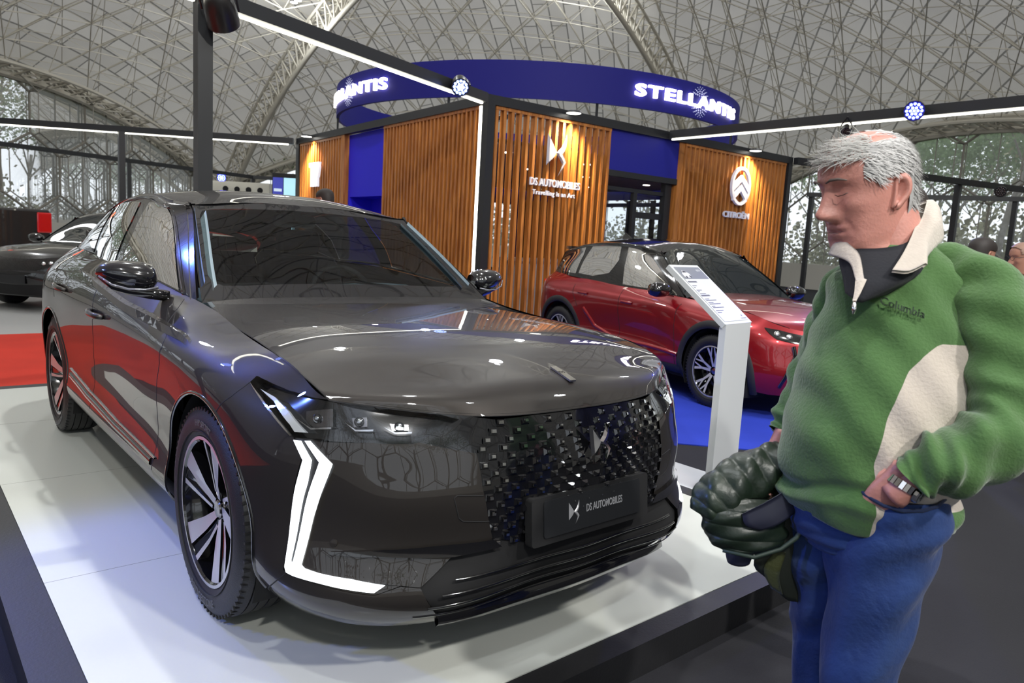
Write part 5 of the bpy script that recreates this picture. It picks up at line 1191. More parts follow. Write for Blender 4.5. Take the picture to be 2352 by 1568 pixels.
gantry('black beam with an LED strip crossing above the man in green', [(D0, D1)], [D1 - nR * .1], [(D0 + nR * .02, D1)])
b0 = PB + np.array([-.12, -.10]); b1 = np.array([-18.4, -2.4]); db = (b1 - b0) / np.linalg.norm(b1 - b0)
gantry('black beam with an LED strip at the far left, behind the black car', [(b0, b1)], [np.array([-15.1, 2.30]), b1], [(b0 + db * .1, b1)])
gantry('thin black beam in front of the far left window', [((-22.2, -.4), (-26.3, 9.4)), ((-26.3, 9.4), (-24.5, 12.5))], [(-24.3, 4.6), (-22.2, -.4), (-26.3, 9.4)])
e0 = PD + np.array([.1, .1]); e1_ = np.array([-3.25, 19.6])
gantry('black beam running from the right corner of the pavilion to the right edge', [(e0, e1_)], [(-4.15, 16.8), e1_])
gantry('lower black beam in front of the right arched window', [((-9.2, 19.5), (-1.0, 23.0))], [(-9.1, 19.6), (-4.4, 21.6), (-1.0, 23.0)])
def par(label, p, aim, face_mat, size=.11, hang=None, grp=None):
    t = thing('par_lamp', label, 'spotlight', p); d = (Vector(aim) - Vector(p)).normalized(); M = T(*p) @ d.to_track_quat('Z', 'Y').to_matrix().to_4x4()
    mb = MB(); s = size; mb.lathe([(0, -s * 1.3), (s * .45, -s * 1.28), (s * .8, -s * .9), (s * .95, -s * .2), (s, s * .6), (s, s * .95), (s * .93, s * .95), (s * .9, s * .8)], M, 24); mb.obj('lamp_body', mat('par_body_black', (.012, .011, .011), .35), t, auto=35)
    mb = MB(); mb.lathe([(0, s * .8), (s * .9, s * .8)], M, 24); face = mb.obj('lamp_backplate', satin_black, t)
    fb = MB()
    for r_, n_p in ((0, 1), (s * .33, 6), (s * .68, 12)):
        for k in range(n_p):
            a = 2 * PI * k / n_p; fb.lathe([(0, .022), (s * .13, .016), (s * .15, 0)], M @ T(r_ * math.cos(a), r_ * math.sin(a), s * .8), 8)
    fb.obj('led_array', face_mat, face)
    mb = MB(); q = hang or (p[0], p[1], HB - BT / 2); mb.tube([M @ Vector((-s * 1.1, 0, 0)), M @ Vector((-s * 1.1, 0, -s * 1.6)), q], .010, 6); mb.tube([M @ Vector((s * 1.1, 0, 0)), M @ Vector((s * 1.1, 0, -s * 1.6)), q], .010, 6); mb.obj('yoke', satin_black, t)
    return t
blue_led = mat('blue_leds', (.2, .2, 1), .3, emit=(.035, .045, 1.0), es=40); white_led = mat('white_blue_leds', (.6, .7, 1), .3, emit=(.25, .35, 1), es=7); red_led = mat('red_leds', (1, .2, .1), .3, emit=(1, .10, .05), es=8); off_led = mat('leds_off', (.05, .03, .03), .2)
pa = PC + dA_ * .95 + np.array([.16, .05]); par('lit black PAR lamp on the beam just left of the pavilion corner', (pa[0], pa[1], 3.13), (-.6, .9, 0.0), white_led)
pb = PC + dA_ * 4.62 + np.array([-.05, .12]); par('unlit black PAR lamp hanging beside the tall post', (pb[0] + .25, pb[1] + .05, 2.98), (-6, 2, .6), off_led, .13)
pd = D0 + nR * 3.85; par('PAR lamp glowing blue on the beam above the man in green', (pd[0], pd[1] - .12, 3.13), (2.3, -1.5, 1.2), blue_led, .12)
pe = b0 + db * 6.6; par('PAR lamp with red LEDs on the far left beam', (pe[0] + .1, pe[1] - .05, 3.05), (-6, -6, 0), red_led, .14)
pf_ = PC + dA_ * 6.9; par('PAR lamp above the right side of the dark car', (pf_[0], pf_[1], 2.95), (0, -.8, .5), white_led)
par('small blue-lit PAR lamp in front of the far left window', (-26.2, 8.2, 3.0), (-8, 0, 1), blue_led, .17); par('black PAR lamp under the beam at the right edge', (-3.55, 17.6, 3.0), (0, 5, 0), off_led, .12, (-3.5, 17.6, 3.1))
par('small black PAR lamp under the beam over the red car', tuple(D0 + nR * 3.0 + np.array([0, -.1])) + (2.98,), (-1, 5, 0), off_led, .06)
# information totem -----------------------------------------------------------
tot_white = mat('totem_white', (.66, .68, .70), .35, 0, .3)
tot = thing('information_totem', 'slim white information totem with a slanted spec sheet, standing between the two cars', 'information stand', (.04, 2.05, FLOOR))
Lk = Vector((.075, 1.885, .897)); Rk = Vector((.035, 2.195, .897)); ee = (Rk - Lk).normalized(); bk = Vector((-ee.y, ee.x, 0)); 
mb = MB(); th_ = .04; A = [Vector((Lk.x, Lk.y, -.08)), Vector((Rk.x, Rk.y, -.08)), Rk, Lk]; mb.add(A + [p + bk * th_ for p in A[:2]] + [Rk + bk * th_ + Vector((0, 0, -.02)), Lk + bk * th_ + Vector((0, 0, -.02))], [(0,1,2,3),(7,6,5,4),(0,3,7,4),(1,5,6,2),(0,4,5,1),(3,2,6,7)]); mb.obj('column', tot_white, tot)
sl = Vector((0, 0, 1)) * .305 + bk * .385; Lp = Lk - ee * .012; Rp = Rk + ee * .012; nrm_ = ee.cross(sl).normalized()
if nrm_.z < 0: nrm_ = -nrm_
P4 = [Lp, Rp, Rp + sl, Lp + sl]; mb = MB(); mb.add([p for p in P4] + [p - nrm_ * .03 for p in P4], [(0,1,2,3),(7,6,5,4),(0,4,5,1),(1,5,6,2),(2,6,7,3),(3,7,4,0)]); panel = mb.obj('slanted_panel', tot_white, tot)
Ms = frame(Lp + nrm_ * .0015, ee, sl, None); SW = (Rp - Lp).length; SH = sl.length
def sheet(x0, y0, x1, y1, m, h=.0006, name='spec_sheet', par_=None): mb = MB(); mb.box((x0, y0, 0), (x1, y1, h), M=Ms); return mb.obj(name, m, par_ or panel)
sp_ = sheet(.02, .02, SW - .02, SH - .02, mat('paper_white', (.60, .62, .64), .3), .001)
mb = MB(); mb.box((.022, SH - .125, .001), (SW - .022, SH - .022, .0016), M=Ms); mb.obj('photo_band', mat('photo_band_grey', (.16, .17, .19), .4), sp_)
mb = MB(); car2 = [(.045, SH - .105), (.06, SH - .115), (.10, SH - .115), (.125, SH - .10), (.13, SH - .082), (.118, SH - .07), (.105, SH - .055), (.075, SH - .05), (.06, SH - .07), (.046, SH - .08)]; mb.prism(car2, Ms, .0016, .0024); mb.obj('printed_car', mat('printed_silver', (.55, .55, .56), .4), sp_)
mb = MB(); mb.prism([(.066, SH - .070), (.078, SH - .055), (.102, SH - .058), (.112, SH - .070)], Ms, .0024, .003); mb.lathe([(0, .003), (.009, .003), (.009, .002)], Ms @ T(.066, SH - .108, 0), 10); mb.lathe([(0, .003), (.009, .003), (.009, .002)], Ms @ T(.112, SH - .104, 0), 10); mb.obj('printed_car_dark', satin_black, sp_)
ink = mat('ink_grey', (.10, .10, .11), .5); mb = MB(); mb.text('N°4', .026, Ms @ T(SW - .065, SH - .06, .0016), .0004); mb.obj('printed_title', white_letter, sp_)
mb = MB(); rl = random.Random(3)
for hh in (SH - .155, SH - .27): mb.box((.03, hh, .001), (.13, hh + .012, .0016), M=Ms)
for yy, ww in ((-.185, .05), (-.20, .02), (-.222, .06), (-.235, .02), (-.252, .07), (-.295, .05), (-.306, .12), (-.325, .06), (-.336, .13), (-.354, .04), (-.365, .13), (-.39, .09), (-.405, .05)): mb.box((.035, SH + yy, .001), (.035 + ww, SH + yy + .0055, .0014), M=Ms)
mb.text('DS AUTOMOBILES', .012, Ms @ T(SW - .06, .03, .0012) @ S3(.7, 1, 1), .0003); mb.obj('printed_lines', ink, sp_)
mb = MB(); emblem(mb, Ms @ T(SW - .055, .055, .0012), .22, .0005); mb.obj('printed_emblem', ink, sp_)
mb = MB(); mb.box((-.46, 1.845, FLOOR), (.115, 2.235, -.08)); mb.obj('base_plate', tot_white, tot)
# things beyond the cars ------------------------------------------------------
bx = thing('display_counter', 'long white block with four round holes near the back of the hall', 'counter', (-17.9, 5.8, FLOOR))
c0 = Vector((-18.47, 5.19, 0)); c1 = Vector((-17.42, 6.42, 0)); dv = (c1 - c0).normalized(); nv = Vector((dv.y, -dv.x, 0)); mb = MB(); c0 -= dv * .1
mb.add([Vector((p.x, p.y, z)) for z in (FLOOR, 2.44) for p in (c0, c1, c1 - nv * .5, c0 - nv * .5)], [(0,1,5,4),(1,2,6,5),(2,3,7,6),(3,0,4,7),(4,5,6,7)]); mb.obj('block', mat('block_cream', (.66, .64, .55), .5), bx)
for k in range(4): mb = MB(); c = c0 + dv * (.55 + .31 * k) + nv * .003; mb.lathe([(.055, 0), (.075, .01), (.075, 0)], frame((c.x, c.y, 2.24), dv, (0, 0, 1)), 20); mb.lathe([(0, .001), (.056, .001)], frame((c.x, c.y, 2.24), dv, (0, 0, 1)), 20); mb.obj('round_hole', matt_black, bx)
sg = thing('display_screen', 'tall lit screen with a blue and pale cyan picture beyond the pavilion', 'screen', (-16.2, 6.3, FLOOR)); mb = MB(); s0_ = Vector((-16.41, 6.09, 0)); s1_ = Vector((-15.75, 6.86, 0)); sv = (s1_ - s0_).normalized(); sn = Vector((sv.y, -sv.x, 0))
mb.add([Vector((p.x, p.y, z)) for z in (FLOOR, 2.66) for p in (s0_, s1_, s1_ - sn * .2, s0_ - sn * .2)], [(0,1,5,4),(1,2,6,5),(2,3,7,6),(3,0,4,7),(4,5,6,7)]); fr_ = mb.obj('screen_cabinet', satin_black, sg)
Mq = frame((s0_.x + sn.x * .004, s0_.y + sn.y * .004, 0), sv, (0, 0, 1)); mb = MB(); mb.box((.30, .4, 0), (.68, 2.55, .004), M=Mq); mb.obj('lit_panel', mat('cyan_panel', (.4, .7, .8), .4, emit=(.45, .78, .9), es=.75), fr_)
mb = MB(); mb.box((.02, .4, 0), (.28, 2.55, .004), M=Mq); mb.obj('picture_panel', mat('blue_picture', (.05, .06, .35), .4, emit=(.05, .06, .4), es=.6), fr_); mb = MB(); mb.box((.05, 2.2, .004), (.25, 2.27, .006), M=Mq); mb.box((.06, 1.9, .004), (.26, 2.05, .006), M=Mq); mb.obj('picture_details', mat('pale_picture', (.6, .7, .8), .4, emit=(.6, .75, .9), es=.6), fr_)
# ---------------------------------------------------------------- the red crossover, the black car and the pickup behind
R_BODY = Net([
 [(-3.22,0,.28),(-3.30,0,.38),(-3.33,0,.55),(-3.32,0,.72),(-3.28,0,.86),(-3.25,0,.97),(-3.2,0,1.06)],
 [(-3.20,.38,.28),(-3.28,.40,.38),(-3.31,.42,.55),(-3.30,.42,.72),(-3.26,.42,.86),(-3.23,.40,.97),(-3.18,.36,1.06)],
 [(-3.10,.64,.28),(-3.18,.69,.38),(-3.20,.72,.55),(-3.19,.73,.72),(-3.16,.72,.86),(-3.13,.69,.97),(-3.07,.60,1.06)],
 rb(-2.95,(.76,.24),(.83,.36),(.86,.52),(.865,.68),(.86,.82),(.83,.94),(.70,1.06)),
 rb(-2.56,(.79,.22),(.86,.34),(.885,.5),(.89,.66),(.885,.80),(.86,.92),(.755,1.04)),
 rb(-2.1,(.79,.22),(.865,.33),(.86,.48),(.873,.64),(.885,.78),(.865,.91),(.775,1.02)),
 rb(-1.6,(.79,.22),(.87,.33),(.845,.48),(.858,.64),(.877,.78),(.86,.90),(.782,1.0)),
 rb(-1.1,(.79,.22),(.87,.33),(.848,.48),(.86,.64),(.877,.78),(.86,.89),(.782,.985)),
 rb(-.7,(.79,.22),(.865,.33),(.86,.48),(.87,.63),(.88,.77),(.86,.88),(.765,.965)),
 rb(-.4,(.79,.22),(.86,.33),(.875,.47),(.885,.62),(.885,.755),(.86,.86),(.73,.945)),
 rb(0,(.79,.22),(.86,.33),(.885,.46),(.895,.61),(.89,.74),(.85,.84),(.72,.92)),
 rb(.3,(.78,.2),(.85,.31),(.865,.45),(.865,.59),(.86,.71),(.82,.80),(.70,.885)),
 [(.48,.70,.2),(.50,.76,.31),(.51,.78,.44),(.50,.78,.57),(.49,.77,.68),(.47,.74,.76),(.44,.67,.845)],
 [(.62,.56,.2),(.64,.62,.31),(.66,.64,.43),(.65,.63,.55),(.64,.62,.66),(.61,.60,.735),(.57,.56,.80)],
 [(.71,.38,.2),(.74,.42,.31),(.77,.43,.43),(.765,.43,.55),(.75,.42,.65),(.72,.40,.72),(.68,.38,.775)],
 [(.76,.18,.2),(.80,.2,.31),(.82,.2,.43),(.82,.2,.55),(.80,.2,.65),(.77,.2,.72),(.74,.19,.76)],
 [(.77,0,.2),(.815,0,.31),(.835,0,.43),(.835,0,.55),(.815,0,.65),(.785,0,.715),(.755,0,.755)],
 [(.76,-.18,.2),(.80,-.2,.31),(.82,-.2,.43),(.82,-.2,.55),(.80,-.2,.65),(.77,-.2,.72),(.74,-.19,.76)]])
R_HOOD = Net([
 hrow((-.72,0,1.0),(-.69,.25,.998),(-.62,.5,.99),(-.52,.715,.965)), hrow((-.4,0,.995),(-.39,.25,.99),(-.36,.5,.975),(-.33,.728,.942)),
 hrow((0,0,.968),(0,.25,.963),(0,.5,.948),(0,.72,.92)), hrow((.3,0,.93),(.3,.25,.925),(.29,.5,.91),(.28,.702,.888)),
 hrow((.5,0,.89),(.49,.23,.885),(.46,.45,.87),(.42,.675,.85)), hrow((.66,0,.84),(.64,.2,.838),(.58,.41,.835),(.50,.62,.825)),
 hrow((.755,0,.757),(.738,.19,.762),(.675,.38,.778),(.57,.56,.80))])
R_ROOF = Net([
 grow((-.55,.745,.955),(-.82,.68,1.15),(-1.08,.60,1.33),(-1.13,.57,1.375),(-1.2,.3,1.42),(-1.22,0,1.43)),
 grow((-.75,.765,.975),(-1.0,.71,1.17),(-1.25,.635,1.36),(-1.28,.60,1.42),(-1.32,.3,1.475),(-1.34,0,1.485)),
 grow((-1.2,.785,.985),(-1.35,.725,1.2),(-1.5,.65,1.40),(-1.5,.61,1.45),(-1.5,.3,1.50),(-1.5,0,1.51)),
 grow((-1.7,.785,1.0),(-1.75,.725,1.21),(-1.8,.65,1.41),(-1.8,.61,1.46),(-1.8,.3,1.515),(-1.8,0,1.53)),
 grow((-2.2,.775,1.02),(-2.2,.715,1.22),(-2.2,.64,1.40),(-2.2,.60,1.445),(-2.2,.3,1.50),(-2.2,0,1.515)),
 grow((-2.6,.76,1.04),(-2.6,.70,1.21),(-2.6,.625,1.36),(-2.6,.58,1.40),(-2.6,.3,1.455),(-2.6,0,1.47)),
 grow((-3.07,.62,1.06),(-3.0,.62,1.16),(-2.93,.60,1.28),(-2.93,.55,1.34),(-2.93,.3,1.40),(-2.93,0,1.415))])
R_SCREEN = Net([wrow((-.72,0,.995),(-.69,.25,.995),(-.62,.5,.985),(-.53,.735,.955)), wrow((-.89,0,1.15),(-.87,.245,1.148),(-.81,.475,1.13),(-.72,.69,1.09)),
 wrow((-1.06,0,1.30),(-1.04,.235,1.295),(-.99,.45,1.275),(-.90,.645,1.215)), wrow((-1.22,0,1.43),(-1.21,.225,1.425),(-1.18,.43,1.405),(-1.08,.60,1.335))])
red_paint = mat('deep_red_paint', (.30, .004, .010), .32, .45, 1.0, .015); clad = mat('black_cladding', (.018, .018, .019), .6)
black_paint = mat('black_car_paint', (.006, .006, .007), .25, .3, 1.0, .015)
def uvx(net, x, z, g): 
    g = np.array(g, float)
    for _ in range(40):
        p = net.P(g[0], g[1])[0]; f = np.array([p[0] - x, p[2] - z])
        if np.abs(f).max() < 1e-5: break
        h = 1e-4; a = net.P(g[0] + h, g[1])[0]; b = net.P(g[0], g[1] + h)[0]
        J = np.array([[(a[0] - p[0]) / h, (b[0] - p[0]) / h], [(a[2] - p[2]) / h, (b[2] - p[2]) / h]]); g = g - np.clip(np.linalg.solve(J, f), -.4, .4); g[0] = min(max(g[0], net.up[0]), net.up[-1]); g[1] = min(max(g[1], -.3), 6.2)
    return tuple(g)
dark_side_glass = glass_mat('privacy_glass', (.05, .055, .06), .04, ior=1.35)
def red_car():
    root = thing('car', 'deep red compact crossover with a black roof on the blue carpet, behind the totem', 'car', (-1.30, 4.89, FLOOR), math.radians(-11))
    WB = (0.0, -2.56); HZ = .335; RA = .40; up = R_BODY.up; ri = lambda i: float(np.interp(i, range(len(up)), up))
    def B2(name, net, poly, m, step=.05, off=0.0, holes=(), vs=.15, sides=(1, -1), label=None):
        for s in sides: V, F, N = region(net, poly, step, vs, off, holes, s); build(name, V, F, m, root, True, N, local=True, label=label)
    def ST(name, net, uv, w, m, off=.004, sides=(1, -1), step=.03):
        for s in sides: V, F = net_strip(net, uv, w, off, s, step); build(name, V, F, m, root, True, local=True)
    def arcr(cx, a0, a1, n=24, r=RA): return [uvx(R_BODY, cx + r * math.cos(math.radians(a)), HZ + r * math.sin(math.radians(a)), (ri(10) if cx > -1 else ri(4), 2)) for a in np.linspace(a0, a1, n)]
    nose_ = ri(16)
    sill = lambda x0, x1, z, n=8: [uvx(R_BODY, x, z, (ri(7), .5)) for x in np.linspace(x0, x1, n)]
    main = [(0, .2)] + [(0, v) for v in (2, 4, 6)] + [(u, 6.0) for u in np.linspace(0, nose_, 40)[1:]] + [(nose_, 4), (nose_, 2), (nose_, .2)] + [(u, .2) for u in np.linspace(nose_, ri(12.2), 12)[1:]] + arcr(0, -14, 196) + sill(-.41, -2.15, .23) + arcr(-2.56, -14 , 196)[:0] + arcr(-2.56, -14, 196) + [(ri(2), .2), (ri(1), .2)]
    B2('body_shell', R_BODY, main, red_paint, .045)
    for cx in WB: ST('wheel_arch_cladding', R_BODY, arcr(cx, -18, 198, 36, RA + .03), .075, clad, .008)
    ST('sill_cladding', R_BODY, sill(-.42, -2.14, .27, 12), .11, clad, .010)
    ST('rear_bumper_cladding', R_BODY, [(u, .7) for u in np.linspace(0, ri(2.6), 8)], .14, clad, .008)
    B2('lower_intake', R_BODY, [(nose_, .35), (nose_, 1.6), (ri(14), 1.7), (ri(13.2), .9), (ri(13.4), .35)], matt_black, .05, .003)
    B2('grille', R_BODY, [(nose_, 2.3), (nose_, 4.9), (ri(14.6), 5.0), (ri(14.0), 4.0), (ri(14.5), 2.4)], gloss_black, .05, .005)
    B2('headlamp', R_BODY, [(ri(11.9), 5.35), (ri(12.6), 5.5), (ri(13.5), 5.35), (ri(14.3), 5.1), (ri(14.1), 4.35), (ri(13.2), 4.25), (ri(12.5), 4.45)], gloss_black, .04, .005)
    for i, s in ((12.5, 5.05), (13.0, 4.95), (13.5, 4.8), (13.9, 4.7)):
        for sd in (1, -1):
            p, n = R_BODY.PN(ri(i), s, .006); p = p[0] * [1, sd, 1]; n = n[0] * [1, sd, 1]; q = Vector(n).to_track_quat('Z', 'Y').to_matrix().to_4x4(); mb = MB(); mb.lathe([(0, .012), (.016, .010), (.026, 0)], T(*p) @ q, 16); mb.obj('lamp_unit', chrome, root, smooth=True, local=True)
    ST('light_slash', R_BODY, [(ri(13.15), 4.0), (ri(13.25), 3.2), (ri(12.95), 1.6), (ri(12.75), .9)], .030, gloss_black, .010); ST('light_slash_bead', R_BODY, [(ri(13.08), 3.9), (ri(13.17), 3.2), (ri(12.87), 1.6), (ri(12.7), 1.0)], .006, dark_chrome, .014)
    V, F, N = region(R_HOOD, [(u, 1.0) for u in np.linspace(0, R_HOOD.up[-1], 12)] + [(R_HOOD.up[-1], v) for v in (2, 3, 4)] + [(u, 4.0) for u in np.linspace(R_HOOD.up[-1], 0, 12)[1:]] + [(0, 3), (0, 2)], .05, .25, .002, (), 1); n = len(V)
    build('bonnet', np.concatenate([V, V * [1, -1, 1]]), list(F) + [tuple(i + n for i in f[::-1]) for f in F], red_paint, root, True, np.concatenate([N, N * [1, -1, 1]]), local=True)
    ST('bonnet_joint', R_HOOD, [(u, 4.0) for u in np.linspace(0, R_HOOD.up[-1], 16)], .007, matt_black, .003)
    for xs in (((-.50, .90), (-.52, .7), (-.50, .45), (-.48, .3)), ((-1.42, .97), (-1.42, .7), (-1.40, .5), (-1.42, .3)), ((-2.30, .95), (-2.28, .85), (-2.17, .70))): ST('door_joint', R_BODY, [uvx(R_BODY, x, z, (ri(7), 3)) for x, z in xs], .006, matt_black, .002)
    ST('door_crease', R_BODY, [uvx(R_BODY, x, z, (ri(6), 2)) for x, z in ((-2.05, .70), (-1.85, .52), (-1.5, .44), (-.9, .44), (-.45, .42))], .05, red_paint, .014)
    for x, z in ((-1.28, .84), (-2.08, .87)): ST('door_handle', R_BODY, [uvx(R_BODY, x - .09, z, (ri(6), 4)), uvx(R_BODY, x + .09, z - .004, (ri(6), 4))], .030, red_paint, .012)
    ru = lambda i: float(np.interp(i, range(len(R_ROOF.up)), R_ROOF.up)); e = R_ROOF.up[-1]
    wf = [(ru(.55), .1), (ru(.75), 1.1), (ru(1.05), 1.85), (ru(1.6), 2.0), (ru(2.3), 2.0), (ru(2.45), 1.0), (ru(2.5), .1)]; wr = [(ru(3.1), .55), (ru(2.75), 1.25), (ru(2.75), 2.0), (ru(4.2), 2.0), (ru(4.35), 1.0), (ru(4.4), .25), (ru(3.7), .25)]; wq = [(ru(4.55), .2), (ru(4.5), 1.3), (ru(4.55), 1.95), (ru(5.0), 1.9), (ru(5.6), 1.0), (ru(5.5), .2)]
    side_ = [(u, 0.0) for u in np.linspace(0, e, 14)] + [(e, 1), (e, 2), (e, 3)] + [(u, 3.0) for u in np.linspace(e, 0, 14)[1:]] + [(0, 2), (0, 1)]
    B2('side_frame', R_ROOF, side_, gloss_black, .05, 0, (wf, wr, wq), .17); B2('front_side_window', R_ROOF, wf, dark_side_glass, .05, -.003, vs=.17); B2('rear_side_window', R_ROOF, wr, dark_side_glass, .05, -.003, vs=.17); B2('quarter_window', R_ROOF, wq, dark_side_glass, .05, -.003, vs=.17)
    B2('shoulder_fin', R_ROOF, [(ru(2.15), 0), (ru(2.38), .55), (ru(2.52), 1.12), (ru(2.62), 1.15), (ru(2.85), .8), (ru(3.3), .42), (ru(4.0), .18), (ru(4.8), .12), (ru(5.6), 0.0)], red_paint, .03, .006, vs=.17)
    rf_ = [(u, 3.0) for u in np.linspace(0, e, 14)] + [(e, 4), (e, 5)] + [(u, 5.0) for u in np.linspace(e, 0, 14)[1:]] + [(0, 4)]
    V, F, N = region(R_ROOF, rf_, .06, .25, .004, (), 1); n = len(V); build('roof', np.concatenate([V, V * [1, -1, 1]]), list(F) + [tuple(i + n for i in f[::-1]) for f in F], gloss_black, root, True, np.concatenate([N, N * [1, -1, 1]]), local=True)
    a, b = R_SCREEN.up[0], R_SCREEN.up[-1]; V, F, N = region(R_SCREEN, [(a, 1), (a, 2), (a, 3), (a, 4), ((a+b)/2, 4), (b, 4), (b, 3), (b, 2), (b, 1)], .06, .24, 0, (), 1); n = len(V)
    build('windscreen', np.concatenate([V, V * [1, -1, 1]]), list(F) + [tuple(i + n for i in f[::-1]) for f in F], mat('tinted_screen', (.008, .012, .014), .02, 0, .6, .005, spec=.2), root, True, np.concatenate([N, N * [1, -1, 1]]), local=True)
    ST('pillar', R_ROOF, [(.02, .05), (.02, 1.0), (.02, 2.0), (.03, 3.0)], .07, gloss_black, .006)
    mb = MB(); w = .60
    mb.add([(-2.93, -w, 1.30), (-2.93, w, 1.30), (-3.08, .62, 1.06), (-3.08, -.62, 1.06), (-3.18, 0, 1.06), (-2.95, 0, 1.40), (-2.93, -.5, 1.36), (-2.93, .5, 1.36)], [(0, 3, 4, 5, 6), (1, 7, 5, 4, 2)]); mb.obj('tailgate', gloss_black, root, local=True)
    mb = MB(); mb.prism([(-2.85, -.56), (-3.06, -.50), (-3.10, 0), (-3.06, .50), (-2.85, .56)], T(0, 0, 0), 1.345, 1.385); mb.obj('roof_spoiler', gloss_black, root, local=True)
    mb = MB(); mb.add([(-2.35, -.012, 1.50), (-2.35, .012, 1.50), (-2.55, .03, 1.49), (-2.55, -.03, 1.49), (-2.52, 0, 1.59)], [(0, 1, 4), (1, 2, 4), (2, 3, 4), (3, 0, 4)]); mb.obj('shark_fin_aerial', gloss_black, root, local=True)
    for s in (1, -1):
        mb = MB(); prof = [(0, -.12), (.05, -.115), (.075, -.05), (.078, .04), (.06, .10), (0, .115)]
        mb.lathe(prof, T(-.68, s * .955, 1.02) @ Rx(PI / 2) @ S3(1.05, .95, 1), 18); mb.bar((-.66, s * .80, .97), (-.68, s * .92, .985), .05, .03); mb.obj('door_mirror', gloss_black, root, smooth=True, local=True)
        mb = MB(); c = R_BODY.P(ri(2.1), 4.9)[0]; mb.box((c[0] - .02, s * .5 if s > 0 else -.74, .90), (c[0] + .035, s * .74 if s > 0 else -.5, .955)); mb.obj('tail_lamp', mat('tail_lamp_red', (.5, .01, .01), .2, 0, 1, .01, emit=(1, .02, .01), es=.6), root, local=True)
    mb = MB()
    for cx in WB:
        for s in (1, -1): mb.lathe([(0, -.02), (RA, -.02), (RA, .25)], T(cx, s * .58, HZ) @ Rx(-PI / 2 * s), 32, 0, False, -PI / 7 if s < 0 else -8 * PI / 7, 8 * PI / 7 if s < 0 else PI / 7)
    mb.box((-3.1, -.6, .2), (.65, .6, .5)); mb.box((-2.15, -.78, .2), (-.41, .78, .30)); mb.obj('underbody', liner_black, root, smooth=False, local=True)
    mb = MB(); mb.box((-3.0, -.68, .5), (-.45, .68, .93)); mb.obj('cabin', interior_dark, root, local=True)
    XFs = XF[root.name]
    for wx, s in ((0, -1), (-2.56, -1), (0, 1), (-2.56, 1)):
        make_wheel(wx, s * .77, HZ, s, root, R=.336, rim=.232, w=.2, style='y', M0=XFs)
    return root
red = red_car()
def copy_car(src, loc, rz, label, paint_to, drop=()):
    M_new = Matrix.Translation(loc) @ Matrix.Rotation(rz, 4, 'Z'); r = src.copy(); COL.objects.link(r); r.location = loc; r.rotation_euler = (0, 0, rz); r['label'] = label; cache = {}
    def rec(o, parent):
        for ch in list(o.children):
            if ch.name.split('.')[0] in drop: continue
            c = ch.copy(); COL.objects.link(c); c.parent = parent
            if c.data is not None and any(m is red_paint for m in c.data.materials):
                if c.data not in cache: cache[c.data] = c.data.copy(); cache[c.data].materials[0] = paint_to
                c.data = cache[c.data]
            rec(ch, c)
    rec(src, r); XF[r.name] = M_new; return r
bpy.context.view_layer.update()
blk = copy_car(red, (-10.9, .41, FLOOR), math.radians(-50), 'black car with its nose towards the red carpet, far left behind the dark graphite car', black_paint)
mb = MB(); mb.box((.80, -.62, .57), (.835, .62, .60)); mb.obj('chrome_bar', dark_chrome, blk, local=True)
mb = MB(); mb.box((.835, -.22, .40), (.845, .22, .52)); pb_ = mb.obj('plate', plate_black, blk, local=True)
# pickup
pk = thing('pickup_truck', 'dark grey pickup truck with a red tail lamp, at the far left edge', 'pickup truck', (-17.2, -.6, FLOOR), math.radians(28))
def lboxes(name, m, boxes, bev=.05):
    mb = MB()
    for a, b in boxes: mb.box(a, b)
    o = mb.obj(name, m, pk, local=True); md = o.modifiers.new('bevel', 'BEVEL'); md.width = bev; md.segments = 3; return o
grey_p = mat('pickup_grey_paint', (.035, .033, .033), .3, .4, 1, .02)
lboxes('load_bed', grey_p, [((-.1, -.95, .62), (1.9, .95, 1.50))]); lboxes('cab', grey_p, [((-2.0, -.92, .62), (-.15, .92, 1.40)), ((-1.8, -.78, 1.38), (-.2, .78, 1.92))], .1); lboxes('bonnet', grey_p, [((-3.2, -.9, .6), (-2.0, .9, 1.25))], .1); lboxes('rear_bumper', dark_chrome, [((1.88, -.9, .45), (2.02, .9, .65))], .03); lboxes('chassis', liner_black, [((-3.0, -.6, .35), (1.8, .6, .6))], .02); lboxes('window_band', gloss_black, [((-1.65, -.80, 1.45), (-.3, .80, 1.82))], .03)
for s in (1, -1): lboxes('tail_lamp', mat('pickup_lamp_red', (.5, .01, .01), .15, 0, 1, emit=(1, .02, .02), es=.08), [((1.72, s * .80 - .16, 1.02), (1.925, s * .80 + .16, 1.44))], .03)
for wx, s in ((1.0, -1), (1.0, 1), (-2.4, -1), (-2.4, 1)): make_wheel(wx, s * .80, .40, s, pk, R=.40, rim=.24, w=.26, style='y', M0=XF[pk.name])
# ---------------------------------------------------------------- people
def cloth(name, col, rough=.9, nscale=60, sheen=.4, bump_s=.25, var=.12, rgh2=None):
    m = mat(name, col, rough, sheen=sheen, noise=(nscale, var), bump=(nscale * 4, bump_s)); return m
skin_m = mat('skin_ruddy', (.58, .26, .21), .45, noise=(28, .16), bump=(160, .12)); MATS['skin_ruddy'].node_tree.nodes['Principled BSDF'].inputs['Subsurface Weight'].default_value = .12
MATS['skin_ruddy'].node_tree.nodes['Principled BSDF'].inputs['Subsurface Radius'].default_value = (.02, .008, .004)
fleece = cloth('green_fleece', (.056, .132, .034), .95, 35, .35, .25, .14); fleece_pale = cloth('cream_fleece', (.52, .46, .40), .95, 35, .3, .25, .08)
denim = cloth('blue_denim', (.012, .040, .155), .85, 14, .1, .3, .35); dark_shirt = cloth('navy_tshirt', (.008, .009, .014), .9, 40, .05, .1)
